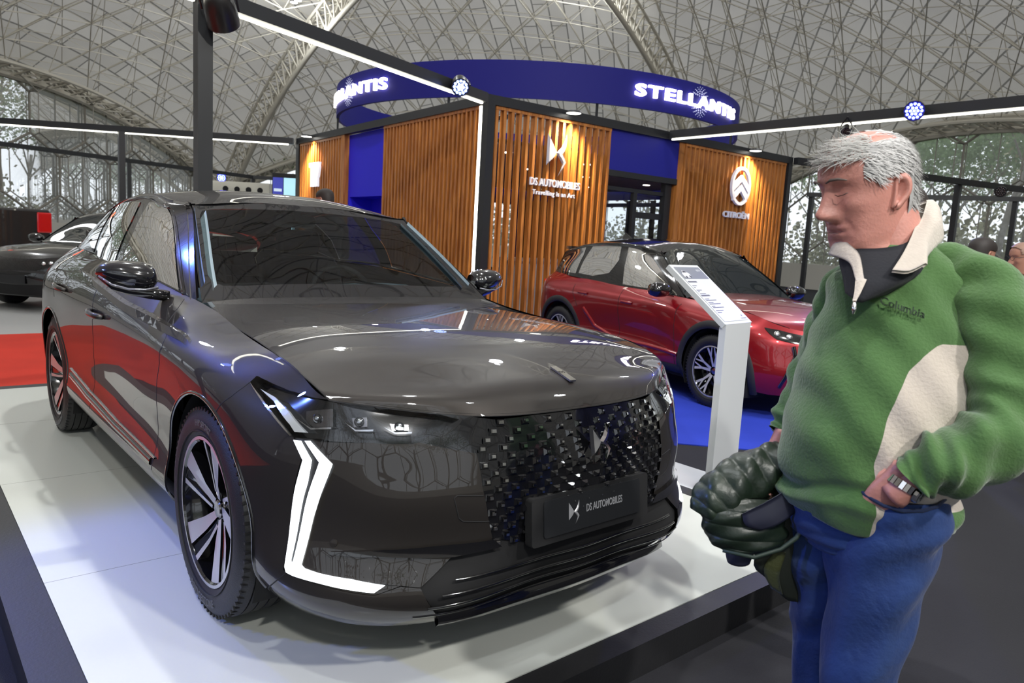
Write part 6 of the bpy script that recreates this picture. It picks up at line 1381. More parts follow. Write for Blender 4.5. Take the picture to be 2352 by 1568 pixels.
quilt = mat('dark_green_quilt', (.016, .027, .017), .36, bump=(30, .3)); quilt_in = mat('navy_lining', (.022, .024, .045), .5); olive = cloth('olive_lining', (.05, .058, .014), .7, 30, .1)
hair_grey = mat('grey_hair', (.56, .55, .54), .55, noise=(90, .35)); hair_dark = mat('dark_hair', (.018, .012, .010), .6)
def loft(rings, n=48, cap0=True, cap1=True, fold=None, expo=1.0):
    """rings: (centre, rx, ry[, tilt-normal]) -> V, F ; cross-sections are ellipses in the plane normal to the given axis (default Z)"""
    C = [np.array(r[0], float) for r in rings]; V = []; F = []
    for i, r in enumerate(rings):
        nrm = np.array(r[3], float) if len(r) > 3 else np.array([0, 0, 1.]); nrm /= np.linalg.norm(nrm)
        ax = np.array([1., 0, 0]) - nrm * nrm[0]; ax /= np.linalg.norm(ax); ay = np.cross(nrm, ax)
        for k in range(n):
            t = 2 * PI * k / n; c, s = math.cos(t), math.sin(t)
            if expo != 1.0: c = math.copysign(abs(c) ** expo, c); s = math.copysign(abs(s) ** expo, s)
            p = C[i] + ax * c * r[1] + ay * s * r[2]
            if fold: p = p + fold(i / (len(rings) - 1), t, p) * (ax * math.cos(t) + ay * math.sin(t))
            V.append(tuple(p))
    for i in range(len(rings) - 1):
        for k in range(n): F.append((i*n+k, i*n+(k+1)%n, (i+1)*n+(k+1)%n, (i+1)*n+k))
    if C[-1][2] < C[0][2] and (len(rings[0]) < 4): F = [f[::-1] for f in F]
    if cap0: F.append(tuple(range(n))[::-1])
    if cap1: F.append(tuple((len(rings)-1)*n + k for k in range(n)))
    return V, F
def dense(rings, m):
    """spline-interpolate a short ring list to m rings"""
    has = len(rings[0]) > 3
    A = np.array([list(r[0]) + [r[1], r[2]] + (list(r[3]) if has else []) for r in rings]); t = np.linspace(0, len(A) - 1, m); M2 = Net._second(np.arange(len(A)).astype(float)); W = Net._w(np.arange(len(A)).astype(float), M2, t); B = W @ A
    return [((b[0], b[1], b[2]), b[3], b[4]) + ((tuple(b[5:8]),) if has else ()) for b in B]
def limb(path, m=30):
    """path of (centre, radius) -> rings normal to the path"""
    P = np.array([p for p, r in path]); R_ = [r for p, r in path]; rings = dense([(p, r if not hasattr(r, '__len__') else r[0], r if not hasattr(r, '__len__') else r[1]) for p, r in path], m)
    C = np.array([r[0] for r in rings]); D = np.gradient(C, axis=0); return [(r[0], r[1], r[2], tuple(d)) for r, d in zip(rings, D)]
def head_geo(M, s=1.0, nr=70, nt=88, neck=.058, age=1.0):
    """head in its own frame: x forward, y left, z up, origin between the ears"""
    rows = [(-.200, -.085, .034, .058, -.060), (-.150, -.080, .036, .060, -.052), (-.128, -.078, .045, .062, -.045), (-.116, -.078, .072, .062, -.035), (-.104, -.080, .083, .060, -.022), (-.085, -.084, .084, .063, -.012), (-.065, -.090, .087, .066, -.005), (-.045, -.096, .088, .069, 0.0), (-.020, -.101, .089, .072, 0.0), (.010, -.104, .090, .0745, 0.0), (.040, -.105, .094, .076, 0.0), (.070, -.101, .090, .074, 0.0), (.095, -.088, .074, .064, 0.0), (.113, -.066, .050, .046, -.005), (.124, -.036, .024, .024, -.006), (.127, -.008, .002, .004, -.004)]
    A = np.array(rows); t0 = np.arange(len(A)).astype(float); W = Net._w(t0, Net._second(t0), np.linspace(0, len(A) - 1, nr)); B = W @ A
    V = []; F = []
    g = lambda x, m_, w: math.exp(-((x - m_) / w) ** 2)
    for (u, back, front, wid, cc) in B:
        c = (front + back) / 2 + (front - back) * .04
        for k in range(nt):
            th = 2 * PI * k / nt; co, si = math.cos(th), math.sin(th); a = (front - c) if co > 0 else (c - back)
            ex = .80 if co > 0 else .95
            x = c + a * math.copysign(abs(co) ** ex, co); y = wid * math.copysign(abs(si) ** .92, si)
            if co > 0:
                f = 0.0; ay = abs(y)
                # nose: bridge, tip and wings
                if -.06 < u < .05:
                    hgt = np.interp(u, [-.050, -.043, -.036, -.026, -.010, .010, .026, .045], [0, .016, .038, .044, .031, .018, .007, .003]); wd = np.interp(u, [-.045, -.032, -.015, .03], [.017, .0145, .0105, .011]); f += hgt * g(y, 0, wd) + (.010 * g(ay, .015, .007) * g(u, -.034, .010))
                f -= .013 * g(ay, .033, .015) * g(u, .016, .013)          # eye sockets
                f += .0095 * g(ay, .033, .011) * g(u, .014, .010)         # closed lids
                f += .0060 * g(ay, .028, .020) * g(u, .037, .008)         # brow ridge
                f += .0070 * g(ay, .048, .018) * g(u, -.014, .016)        # cheekbone
                f += .0045 * g(ay, .012, .016) * g(u, -.060, .0055) + .0055 * g(ay, .010, .016) * g(u, -.0765, .006) - .0050 * g(ay, 0, .022) * g(u, -.0680, .0032)   # lips
                f -= .004 * g(ay, 0, .02) * g(u, -.088, .006); f += .006 * g(ay, 0, .022) * g(u, -.106, .012)   # chin
                f -= .0035 * age * math.exp(-((ay - (.024 + (-.035 - u) * .45)) / .0045) ** 2) * g(u, -.055, .022)   # nasolabial fold
                f += .005 * age * g(ay, .046, .014) * g(u, -.088, .018)   # jowl
                f -= .0012 * age * math.sin(u * 520) * g(u, .066, .016) * g(ay, 0, .05)    # forehead lines
                x += f
            V.append(M @ Vector((x * s, y * s, u * s)))
    for i in range(nr - 1):
        for k in range(nt): F.append((i*nt+k, i*nt+(k+1)%nt, (i+1)*nt+(k+1)%nt, (i+1)*nt+k))
    F.append(tuple((nr-1)*nt + k for k in range(nt))); F.append(tuple(range(nt))[::-1]); return V, F
def ear_geo(M, s=1.0, side=1):
    V = []; F = []; n = 10; pts = []
    out = [(-.002, -.026), (.006, -.030), (.004, -.018), (.000, -.002), (-.002, .012), (-.006, .026), (-.016, .033), (-.028, .030), (-.034, .016), (-.033, .000), (-.026, -.014), (-.016, -.024), (-.007, -.033), (.001, -.034)]
    ring = smooth_poly(out, 3, True); N = len(ring); mid = [(-.014 + (x + .014) * .68, z * .70) for x, z in ring]; inn = [(-.012 + (x + .012) * .28, z * .30) for x, z in ring]
    lay = [(ring, -.004, 1.0), (ring, .007, 1.06), (mid, .009, 1.0), (mid, .002, .93), (inn, -.003, 1.0)]
    for pts_, h, sc2 in lay:
        for x, z in pts_: V.append(M @ Vector(((x * sc2) * s, side * (.071 + h + .010 * max(0, -x / .034)) * s, (z * sc2 - .004) * s)))
    for r in range(len(lay) - 1):
        for k in range(N): F.append((r*N+k, r*N+(k+1)%N, (r+1)*N+(k+1)%N, (r+1)*N+k))
    F.append(tuple(4*N+k for k in range(N))); return V, F
def hand_geo(M, s=1.0, curl=.5, mir=1, thumb_in=False):
    """palm + five fingers; x along the fingers, z = back of the hand, y across (thumb at +y)"""
    mb = MB()
    pal = [((-.035, 0, 0), .026, .020, (1, 0, 0)), ((-.01, 0, 0), .030, .019, (1, 0, 0)), ((.02, .001, 0), .038, .017, (1, 0, 0)), ((.05, .001, 0), .042, .015, (1, 0, 0)), ((.078, 0, -.002), .040, .012, (1, 0, 0)), ((.088, 0, -.004), .032, .008, (1, 0, 0))]
    rings = dense(pal, 14); V = []; n = 20
    for c, a, b, nn in rings:
        for k in range(n): t = 2 * PI * k / n; V.append((c[0], c[1] + a * math.cos(t), c[2] + b * math.sin(t)))
    F = [(i*n+k, (i+1)*n+k, (i+1)*n+(k+1)%n, i*n+(k+1)%n) for i in range(len(rings)-1) for k in range(n)]; F.append(tuple(range(n))); F.append(tuple((len(rings)-1)*n+k for k in range(n))[::-1]); mb.add(V, F)
    for y, L, r, sp in ((.030, .072, .0088, .10), (.011, .080, .0092, .02), (-.009, .074, .0088, -.05), (-.028, .058, .0078, -.14)):
        p = Vector((.078, y, -.003)); d = 0.15; pts = [p - Vector((.012, 0, 0))]; rr = [r * .95]; 
        for seg, f in enumerate((.45, .32, .23)):
            for h_ in range(2):
                d += curl * (.35 if h_ == 0 else .25); p = p + Vector((math.cos(d) * math.cos(sp), math.sin(sp), -math.sin(d))) * L * f / 2; pts.append(p.copy()); rr.append(r * (1.06 if h_ == 1 and seg < 2 else .96) * (1 - .07 * seg))
        pts.append(p + Vector((math.cos(d), 0, -math.sin(d))) * r * .7); rr.append(r * .45); mb.tube(pts, rr, 10)
    if thumb_in: mb.tube([(-.005, .018, -.008), (.022, .030, -.018), (.045, .032, -.024), (.064, .028, -.028), (.074, .026, -.030)], [.014, .013, .0115, .0105, .006], 10)
    else: mb.tube([(-.005, .022, -.004), (.018, .040, -.012), (.040, .052, -.020), (.058, .056, -.028), (.070, .056, -.034)], [.014, .0135, .0115, .0105, .006], 10)
    return [M @ Vector((v[0] * s, v[1] * s * mir, v[2] * s)) for v in mb.V], ([f for f in mb.F] if mir > 0 else [f[::-1] for f in mb.F])
def pbuild(name, V, F, m, par, smooth=True, mats=None, mi=None, sub=0):
    o = build(name, V, F, m, par, smooth, None, True, mats, mi)
    if sub: md = o.modifiers.new('sub', 'SUBSURF'); md.levels = sub; md.render_levels = sub
    return o
# ---- the man in the green fleece (x = to the right of the picture, y = away, z = up; origin on the floor)
man = thing('person', 'man with grey hair in a green quarter-zip fleece and blue jeans, left hand in pocket, looking down at the car', 'person', (1.692, .083, FLOOR), math.radians(49.42))
man['label'] = 'grey-haired man in green quarter-zip fleece and blue jeans, one hand in pocket, looking down'
FZ = 0.0
def up_(p): return (p[0], p[1], p[2] + FZ)
HS = 1.10
hM = T(-.052, .082, 1.565 + FZ) @ Rz(PI + math.radians(17)) @ Ry(math.radians(13)) @ Rx(math.radians(2))
mb = MB(); V, F = head_geo(hM, HS); mb.add(V, F); V, F = ear_geo(hM, HS, 1); mb.add(V, F); V, F = ear_geo(hM, HS, -1); mb.add(V, F)
V, F = loft(dense([((-.008, .095, 1.56 + FZ), .070, .062), ((.010, .088, 1.50 + FZ), .072, .066), ((.020, .080, 1.44 + FZ), .072, .068), ((.030, .075, 1.39 + FZ), .082, .074), ((.045, .07, 1.34 + FZ), .13, .09), ((.05, .06, 1.25 + FZ), .15, .12), ((.02, .04, 1.1 + FZ), .16, .14), ((0, .02, .9 + FZ), .15, .14), ((-.01, .02, .80 + FZ), .12, .12)], 24), 36); mb.add(V, F)
# forearms and hands belong to the same body
laM = T(-.012, -.188, .950 + FZ)
V, F = loft(limb([((.10, -.185, 1.045 + FZ), .028), ((.04, -.190, 1.005 + FZ), .029), ((-.015, -.190, .955 + FZ), .030), ((-.040, -.178, .925 + FZ), .034)], 12), 18); mb.add(V, F)
hv = Vector((-.62, .22, -.75)).normalized(); hMl = frame((-.030, -.180, .945 + FZ), hv, Vector((-.70, -.35, .6)), None)
V, F = hand_geo(frame((-.034, -.180, .955 + FZ), (-.30, .22, -.93), (.92, -.12, -.36)), 1.05, .12, -1, True); mb.add(V, F)
V, F = loft(limb([((-.10, .195, 1.03 + FZ), .034), ((-.135, .168, .985 + FZ), .031), ((-.158, .150, .945 + FZ), .029), ((-.168, .140, .925 + FZ), .031)], 12), 18); mb.add(V, F)
V, F = hand_geo(frame((-.162, .140, .935 + FZ), (-.18, -.25, -.95), (-.93, -.25, .22)), 1.06, .55, -1); mb.add(V, F)
pbuild('body', mb.V, mb.F, skin_m, man)
# torso of the fleece
def tor_fold(i, t, p):
    z = p[2] - FZ; a = 0
    a += .005 * math.sin(z * 38 + t * 2.2) * math.exp(-((z - 1.30) / .16) ** 2) + .0055 * math.sin(z * 30 - t * 3.0 + 1) * math.exp(-((z - .98) / .12) ** 2)
    a += .010 * math.sin(t * 5 + z * 14) * math.exp(-((z - .84) / .05) ** 2) + .010 * math.exp(-((z - .875 - .018 * math.cos(t * 3)) / .014) ** 2) - .012 * math.exp(-((z - .905 - .018 * math.cos(t * 3)) / .012) ** 2)
    a += .004 * math.sin(p[0] * 55 + z * 42)
    return a
tor = [((.045, .082, 1.448), .088, .076), ((.058, .080, 1.425), .118, .092), ((.070, .076, 1.395), .152, .112), ((.066, .070, 1.355), .172, .130), ((.058, .064, 1.30), .180, .145), ((.045, .055, 1.24), .183, .158), ((.027, .036, 1.167), .190, .172), ((.008, .025, 1.085), .193, .182), ((-.004, .015, 1.013), .196, .188), ((-.008, .008, .941), .195, .188), ((-.008, .004, .895), .190, .180), ((-.006, .002, .862), .186, .172), ((-.002, .004, .838), .180, .166)]
rg = dense([((c[0], c[1], c[2] + FZ), a, b) for c, a, b in tor], 110); n = 144
V, F = loft(rg, n, False, False, tor_fold, .88)
# hem dips towards the belly
V = [(x, y, z - (.020 * math.exp(-((x + .09) / .07) ** 2) * (1 if y < .05 else 0) + .015 * (x > .08)) * max(0, 1 - (z - FZ - .835) / .10) if z - FZ < .935 else z) for x, y, z in V]
PZ = [.80, .90, .954, .98, 1.029, 1.076, 1.133, 1.181, 1.215, 1.245]; PX = [-.070, -.072, -.074, -.078, -.071, -.058, -.038, -.008, .023, .070]
def panel_d(x, y, z):
    if y > .07: return -(y - .07)
    if x > .09 and z < .875: return -.01
    return min(x - np.interp(z, PZ, PX), 1.24 - z)
fl = pbuild('fleece_top', V, F, None, man, True, [fleece])
at_ = fl.data.attributes.new('panel', 'FLOAT', 'POINT'); at_.data.foreach_set('value', [panel_d(*v) for v in V])
fm = fleece.copy(); fm.name = 'two_colour_fleece'; fn, fk = fm.node_tree.nodes, fm.node_tree.links; fl.data.materials[0] = fm
an = fn.new('ShaderNodeAttribute'); an.attribute_name = 'panel'; gt = fn.new('ShaderNodeMath'); gt.operation = 'GREATER_THAN'; gt.inputs[1].default_value = 0; fk.new(an.outputs['Fac'], gt.inputs[0])
mxn = fn.new('ShaderNodeMix'); mxn.data_type = 'RGBA'; pb = fn['Principled BSDF']; src_ = pb.inputs['Base Color'].links[0].from_socket; fk.new(gt.outputs[0], mxn.inputs[0]); fk.new(src_, mxn.inputs[6]); mxn.inputs[7].default_value = (.50, .44, .38, 1); fk.new(mxn.outputs[2], pb.inputs['Base Color'])
md = fl.modifiers.new('thick', 'SOLIDIFY'); md.thickness = .006; md.offset = -1
# sleeves
def slv_fold(sc_):
    def f(i, t, p): return sc_ * (.006 * math.sin(i * 34 + math.sin(t * 2) * 1.4) * (.35 + .65 * i) + .004 * math.sin(i * 61 + t * 3) + .004 * math.sin(t * 4 + i * 9))
    return f
A_L = [((.085, .055, 1.395), .050), ((.150, .020, 1.388), .068), ((.185, -.030, 1.350), .078), ((.196, -.070, 1.28), .083), ((.200, -.100, 1.205), .084), ((.198, -.130, 1.13), .081), ((.172, -.165, 1.070), .078), ((.118, -.185, 1.030), .073), ((.060, -.195, 1.005), .066), ((.026, -.197, .992), .059), ((-.002, -.194, .974), .049), ((-.010, -.192, .967), .044)]
V, F = loft(limb([((c[0], c[1], c[2] + FZ), r) for c, r in A_L], 96), 48, True, False, slv_fold(1.15)); so = pbuild('sleeve', V, F, fleece, man)
A_R = [((.0, .12, 1.37), .050), ((-.03, .150, 1.345), .062), ((-.045, .175, 1.28), .064), ((-.06, .195, 1.19), .060), ((-.078, .207, 1.10), .056), ((-.112, .190, 1.02), .050), ((-.140, .166, .975), .044), ((-.150, .158, .958), .038)]
V, F = loft(limb([((c[0], c[1], c[2] + FZ), r) for c, r in A_R], 70), 40, True, False, slv_fold(1.0)); pbuild('sleeve', V, F, fleece, man)
# collar: two standing flaps, pale inside, plus zip and seams
def sheet_geo(rows, th=.006):
    """rows of 3-D points -> thick sheet"""
    R_ = [smooth_poly(r, 4) for r in rows]; cols = list(zip(*R_)); cols = [smooth_poly(c, 4) for c in cols]; G = np.array(cols); nu, nv = G.shape[:2]
    du = np.gradient(G, axis=0); dvv = np.gradient(G, axis=1); N = np.cross(du, dvv); N /= np.linalg.norm(N, axis=2)[..., None] + 1e-9
    A = (G + N * th / 2).reshape(-1, 3); B = (G - N * th / 2).reshape(-1, 3); V = np.concatenate([A, B]); F = []; M_ = nu * nv
    for i in range(nu - 1):
        for j in range(nv - 1): a = i*nv+j; F.append((a, a+nv, a+nv+1, a+1)); F.append((a+M_, a+1+M_, a+nv+1+M_, a+nv+M_))
    for i in range(nu - 1):
        for j in (0, nv - 1): a = i*nv+j; F.append((a, a+nv, a+nv+M_, a+M_))
    for j in range(nv - 1):
        for i in (0, nu - 1): a = i*nv+j; F.append((a, a+1, a+1+M_, a+M_))
    return V, F
Z = lambda *ps: [(p[0], p[1], p[2] + FZ) for p in ps]
# near (left) flap: from the back of the neck round to the pointed tip, folded outwards
V, F = sheet_geo([Z((.070, .185, 1.535), (.110, .160, 1.550), (.121, .139, 1.558), (.100, .100, 1.535), (.075, .062, 1.510), (.045, .030, 1.488), (.020, -.004, 1.462), (-.020, -.055, 1.425), (-.058, -.095, 1.390)),
                  Z((.076, .188, 1.530), (.120, .160, 1.548), (.135, .130, 1.556), (.115, .085, 1.535), (.094, .048, 1.512), (.062, .010, 1.480), (.034, -.024, 1.452), (.004, -.066, 1.420), (-.025, -.101, 1.390)),
                  Z((.080, .190, 1.505), (.128, .160, 1.515), (.148, .125, 1.525), (.130, .085, 1.512), (.115, .055, 1.500), (.082, .020, 1.478), (.052, -.014, 1.455), (.032, -.050, 1.435), (.016, -.084, 1.408)),
                  Z((.080, .188, 1.470), (.128, .155, 1.478), (.148, .120, 1.482), (.140, .085, 1.475), (.122, .055, 1.465), (.092, .022, 1.450), (.062, -.010, 1.435), (.035, -.045, 1.420), (.012, -.082, 1.404))], .008); pbuild('collar', V, F, fleece_pale, man)
V, F = sheet_geo([Z((.070, .185, 1.535), (.0, .185, 1.500), (-.06, .140, 1.475), (-.100, .064, 1.455), (-.100, .022, 1.440), (-.096, -.021, 1.418), (-.113, -.088, 1.368)),
                  Z((.076, .190, 1.50), (-.0, .192, 1.480), (-.068, .145, 1.458), (-.118, .070, 1.440), (-.112, .020, 1.428), (-.106, -.024, 1.410), (-.120, -.090, 1.366)),
                  Z((.080, .188, 1.465), (-.0, .190, 1.455), (-.072, .145, 1.435), (-.126, .070, 1.418), (-.122, .019, 1.412), (-.116, -.026, 1.398), (-.128, -.088, 1.362))], .007); pbuild('collar', V, F, fleece_pale, man)
V, F = sheet_geo([Z((-.128, -.084, 1.366), (-.136, -.104, 1.342), (-.143, -.116, 1.322)), Z((-.118, -.090, 1.370), (-.131, -.108, 1.343), (-.141, -.119, 1.323)), Z((-.108, -.090, 1.368), (-.125, -.110, 1.343), (-.139, -.121, 1.323))], .004); pbuild('zip_placket', V, F, fleece_pale, man)
mb = MB(); mb.tube(Z((-.142, -.122, 1.322), (-.144, -.128, 1.308), (-.145, -.129, 1.296)), [.004, .0055, .003], 8); mb.obj('zip_pull', chrome, man, smooth=True, local=True)
# undershirt
V, F = sheet_geo([Z((-.105, .060, 1.425), (-.092, .010, 1.432), (-.050, -.012, 1.436), (.0, -.010, 1.448), (.060, .040, 1.475)), Z((-.112, .040, 1.400), (-.104, -.030, 1.400), (-.060, -.062, 1.398), (.0, -.055, 1.410), (.060, .0, 1.440)), Z((-.118, .0, 1.370), (-.115, -.075, 1.365), (-.085, -.092, 1.358), (-.03, -.080, 1.370), (.030, -.040, 1.390)), Z((-.125, -.04, 1.335), (-.130, -.095, 1.325), (-.12, -.100, 1.320), (-.09, -.085, 1.330), (-.04, -.05, 1.34))], .006); pbuild('undershirt', V, F, dark_shirt, man)
# seams and logo on the fleece
def on_torso(pts, w, m, name, off=.004):
    bpy.context.view_layer.update(); mb = MB(); me = fl.data; VV = np.array([v.co[:] for v in me.vertices]); out = []
    for x, z in smooth_poly(pts, 6):
        z += FZ; k = np.where((np.abs(VV[:, 0] - x) < .012) & (np.abs(VV[:, 2] - z) < .012) & (VV[:, 1] < .06))[0]
        if len(k): out.append((x, VV[k, 1].min() - off * .2, z))
    if len(out) > 2: mb.tube(out, w, 5); mb.obj(name, m, man, smooth=True, local=True)
seam_m = mat('fleece_seam', (.035, .10, .022), .95)
mb = MB(); tx, tf = text_geo('Columbia', .030, .001, 'LEFT', 1.0, .0006)
M_ = frame((-.064, -.118, 1.318 + FZ), (.93, -.02, -.27), (.18, -.30, .93)); VV = np.array([v.co[:] for v in fl.data.vertices]); o2 = []
for v in tx:
    q = M_ @ Vector((v[0] * .78, v[1] * .85, 0)); k = np.where((np.abs(VV[:, 0] - q.x) < .012) & (np.abs(VV[:, 2] - q.z) < .012) & (VV[:, 1] < .06))[0]; y = VV[k, 1].min() if len(k) else q.y; o2.append((q.x, y - .009 + v[2], q.z))
pbuild('chest_lettering', o2, tf, mat('dark_green_thread', (.012, .03, .012), .8), fl, False)
# jeans
def jean_fold(i, t, p): return .004 * math.sin(i * 40 + t * 2.5) * (.3 + abs(math.sin(i * 5))) + .003 * math.sin(t * 6 + i * 11)
mb = MB()
V, F = loft(dense([((-.004, .01, .925 + FZ), .150, .130), ((-.006, .006, .885 + FZ), .163, .142), ((-.006, .004, .845 + FZ), .168, .150), ((-.006, .004, .80 + FZ), .166, .150), ((-.004, .004, .765 + FZ), .155, .140), ((-.004, .0, .735 + FZ), .12, .11)], 24), 64, True, True, jean_fold, .9); mb.add(V, F)
LL_ = [((.012, -.065, .905), .110, .118), ((.014, -.066, .885), .122, .134), ((.016, -.066, .85), .126, .138), ((.012, -.066, .81), .122, .130), ((.004, -.070, .75), .112, .120), ((-.003, -.080, .68), .100, .109), ((-.010, -.091, .60), .088, .097), ((-.024, -.101, .526), .083, .092), ((-.032, -.108, .453), .078, .085), ((-.020, -.105, .36), .072, .078), ((-.005, -.095, .25), .066, .070), ((.0, -.09, .15), .064, .068), ((-.005, -.09, .07), .070, .078), ((-.010, -.09, .035), .075, .085)]
V, F = loft([((c[0], c[1], c[2]), a, b) for c, a, b in dense([((c[0], c[1], c[2] + FZ), a, b) for c, a, b in LL_], 90)], 48, True, True, jean_fold); mb.add(V, F)
RL_ = [((-.070, .060, .86), .092, .105), ((-.078, .072, .80), .092, .110), ((-.078, .068, .72), .090, .108), ((-.068, .067, .651), .084, .10), ((-.052, .074, .567), .072, .09), ((-.044, .084, .492), .063, .08), ((-.038, .088, .433), .060, .074), ((-.030, .09, .32), .058, .070), ((-.030, .09, .22), .058, .066), ((-.030, .09, .11), .062, .068), ((-.035, .09, .035), .070, .082)]
V, F = loft(dense([((c[0], c[1], c[2] + FZ), a, b) for c, a, b in RL_], 80), 48, True, True, jean_fold); mb.add(V, F)
jeans = pbuild('jeans', mb.V, mb.F, denim, man)
mb = MB(); mb.tube(Z((-.100, -.128, .930), (-.090, -.165, .915), (-.062, -.190, .902), (-.025, -.199, .896), (.018, -.196, .898), (.055, -.182, .905), (.095, -.150, .918)), .0040, 6); mb.obj('pocket_edge', cloth('denim_edge', (.008, .02, .07), .85, 14, .1), man, smooth=True, local=True)
mb = MB(); mb.tube([(.098 - .02 * k, -.075 - .010 * k, .80 - .09 * k + FZ) for k in range(5)], .0016, 5); mb.obj('outseam', mat('denim_thread', (.10, .09, .10), .8), man, local=True)
for x, y, rz in ((-.01, -.13, 0), (-.035, .07, 0)):   # shoes
    V, F = loft(dense([((x + .085, y, .0 + .045), .010, .030, (1, 0, 0)), ((x + .07, y, .05), .045, .042, (1, 0, 0)), ((x + .0, y, .06), .055, .045, (1, 0, 0)), ((x - .08, y, .045), .042, .048, (1, 0, 0)), ((x - .15, y, .035), .030, .046, (1, 0, 0)), ((x - .19, y, .028), .012, .028, (1, 0, 0))], 20), 20); V = [(a, b, max(c, .003)) for a, b, c in V]; pbuild('shoe', V, F, mat('shoe_leather', (.02, .015, .012), .5), man)
# wrist watch
cw = Vector((-.026, -.186, .950)); ax = Vector((-.45, .05, -.85)).normalized(); wn = (Vector((.62, -.70, -.25)) - ax * Vector((.62, -.70, -.25)).dot(ax)).normalized(); wc = cw + wn * .038; Mx = T(*wc) @ wn.to_track_quat('Z', 'X').to_matrix().to_4x4()
mb = MB(); mb.lathe([(0, .004), (.0165, .004), (.0195, .001), (.020, -.006)], Mx, 28); case = mb.obj('wrist_watch', chrome, man, local=True, auto=30); mb = MB(); mb.lathe([(0, .0052), (.0155, .0050)], Mx, 24); mb.obj('dial', mat('watch_dial', (.45, .45, .38), .3, 0, 1), case, local=True)
mb = MB()
for a in (.4, 1.9, 3.3): mb.bar(Mx @ Vector((0, 0, .0056)), Mx @ Vector((.011 * math.cos(a), .011 * math.sin(a), .0056)), .0012, .0006)
mb.obj('watch_hand', satin_black, case, local=True)
mb = MB(); e_1 = ax.orthogonal().normalized(); e_2 = ax.cross(e_1)
for k in range(22):
    a = 2 * PI * k / 22; c = cw + (e_1 * math.cos(a) + e_2 * math.sin(a)) * .0335; tdir = (-e_1 * math.sin(a) + e_2 * math.cos(a)); Mb = frame(c, tdir, ax); mb.box((-.0042, -.0085, -.0015), (.0042, .0085, .0018), M=Mb)
mb.obj('watch_bracelet', chrome, case, local=True)
# face details: eyebrow, eyelid line, lip
def on_face(pts, r, m, name, n=6): mb = MB(); mb.tube([hM @ (Vector(p) * HS) for p in pts], r, n); mb.obj(name, m, man, smooth=True, local=True)
for s in (1, -1):
    on_face([(.106, s * .010, .036), (.1045, s * .022, .041), (.097, s * .036, .041), (.085, s * .048, .036)], [.0018, .0034, .0032, .0012], mat('eyebrow_hair', (.13, .10, .09), .8), 'eyebrow'); on_face([(.096, s * .021, .010), (.0965, s * .030, .0065), (.092, s * .040, .0075), (.085, s * .046, .011)], .0010, mat('lash_line', (.05, .025, .02), .6), 'eyelid')
on_face([(.0905, -.020, -.0685), (.0955, -.008, -.0675), (.0965, 0, -.068), (.0955, .008, -.0675), (.0905, .022, -.0690)], .0011, mat('lip_shadow', (.13, .04, .035), .6), 'mouth')
# hair: thin locks rooted on the scalp; bald crown left bare
def hair_locks(M, s, m, par, n_l, rule, L=(.022, .05), seed=5, wid=.0022, name='hair'):
    rnd = random.Random(seed); V = []; F = []; tries = 0; cnt = 0
    while cnt < n_l and tries < n_l * 40:
        tries += 1; th = rnd.uniform(0, 2 * PI); u = rnd.uniform(-.07, .128); keep, dirn, ln = rule(th, u, rnd)
        if not keep: continue
        # scalp point
        rr = [(-.07, -.088, .087, .066), (-.02, -.101, .089, .072), (.010, -.104, .090, .0745), (.040, -.105, .094, .076), (.070, -.101, .090, .074), (.095, -.088, .074, .064), (.113, -.066, .050, .046), (.124, -.036, .024, .024), (.128, -.01, .0, .004)]
        us = [r[0] for r in rr]; bk, fr, wd = (np.interp(u, us, [r[i] for r in rr]) for i in (1, 2, 3)); c = (fr + bk) / 2 + (fr - bk) * .04; co, si = math.cos(th), math.sin(th); a = (fr - c) if co > 0 else (c - bk)
        p = Vector((c + a * math.copysign(abs(co) ** (.8 if co > 0 else .95), co), wd * math.copysign(abs(si) ** .92, si), u)); nrm = Vector((co, si, max(0, u) * 9)).normalized(); d = (Vector(dirn) + Vector((rnd.gauss(0, .25), rnd.gauss(0, .25), rnd.gauss(0, .2)))); d = (d - nrm * d.dot(nrm) * .8).normalized(); side = nrm.cross(d).normalized(); lgt = ln * rnd.uniform(.7, 1.3); n0 = len(V); K = 5
        for k in range(K):
            t = k / (K - 1); q = p + d * lgt * t + nrm * (.002 + .010 * math.sin(t * 2.2) * (ln / .06)) ; w = wid * (1 - t * .8); V += [M @ ((q - side * w) * s), M @ ((q + side * w) * s)]
        for k in range(K - 1): F.append((n0+2*k, n0+2*k+1, n0+2*k+3, n0+2*k+2))
        cnt += 1
    return build(name, V, F, m, par, True, None, True)
def rule_man(th, u, rnd):
    c = math.cos(th)
    if c > .55 and u < .075: return False, None, 0
    if c > .1 and u < .035 - .0 * c and not (c < .32 and u > -.025): return False, None, 0
    if c > -.1 and u < -.02: return False, None, 0
    if abs(th - PI / 2) % PI < .30 and u < .030 and False: return False, None, 0
    if u < -.055: return False, None, 0
    top = u > .100
    if top and c > -.55 + 0 and rnd.random() < .95: return False, None, 0
    yy = abs(math.sin(th)) * .074; xx = math.cos(th) * .09
    if yy > .05 and -.048 < xx < .020 and u < .036: return False, None, 0
    if xx > -.010 and u < .022: return False, None, 0
    if c > .35 and u > .07 and rnd.random() < .90: return False, None, 0
    return True, (-.80, 0, -.50), .024
hair_locks(hM, HS, hair_grey, man, 9000, rule_man, seed=5, wid=.0012)
def rule_tuft(th, u, rnd):
    c = math.cos(th)
    if not (c > .25 and .070 < u < .118): return False, None, 0
    return True, (.75, rnd.uniform(-.3, .3), .25), .034
hair_locks(hM, HS, mat('wispy_hair', (.5, .49, .47), .6), man, 900, rule_tuft, seed=8, wid=.0007, name='hair_tuft')
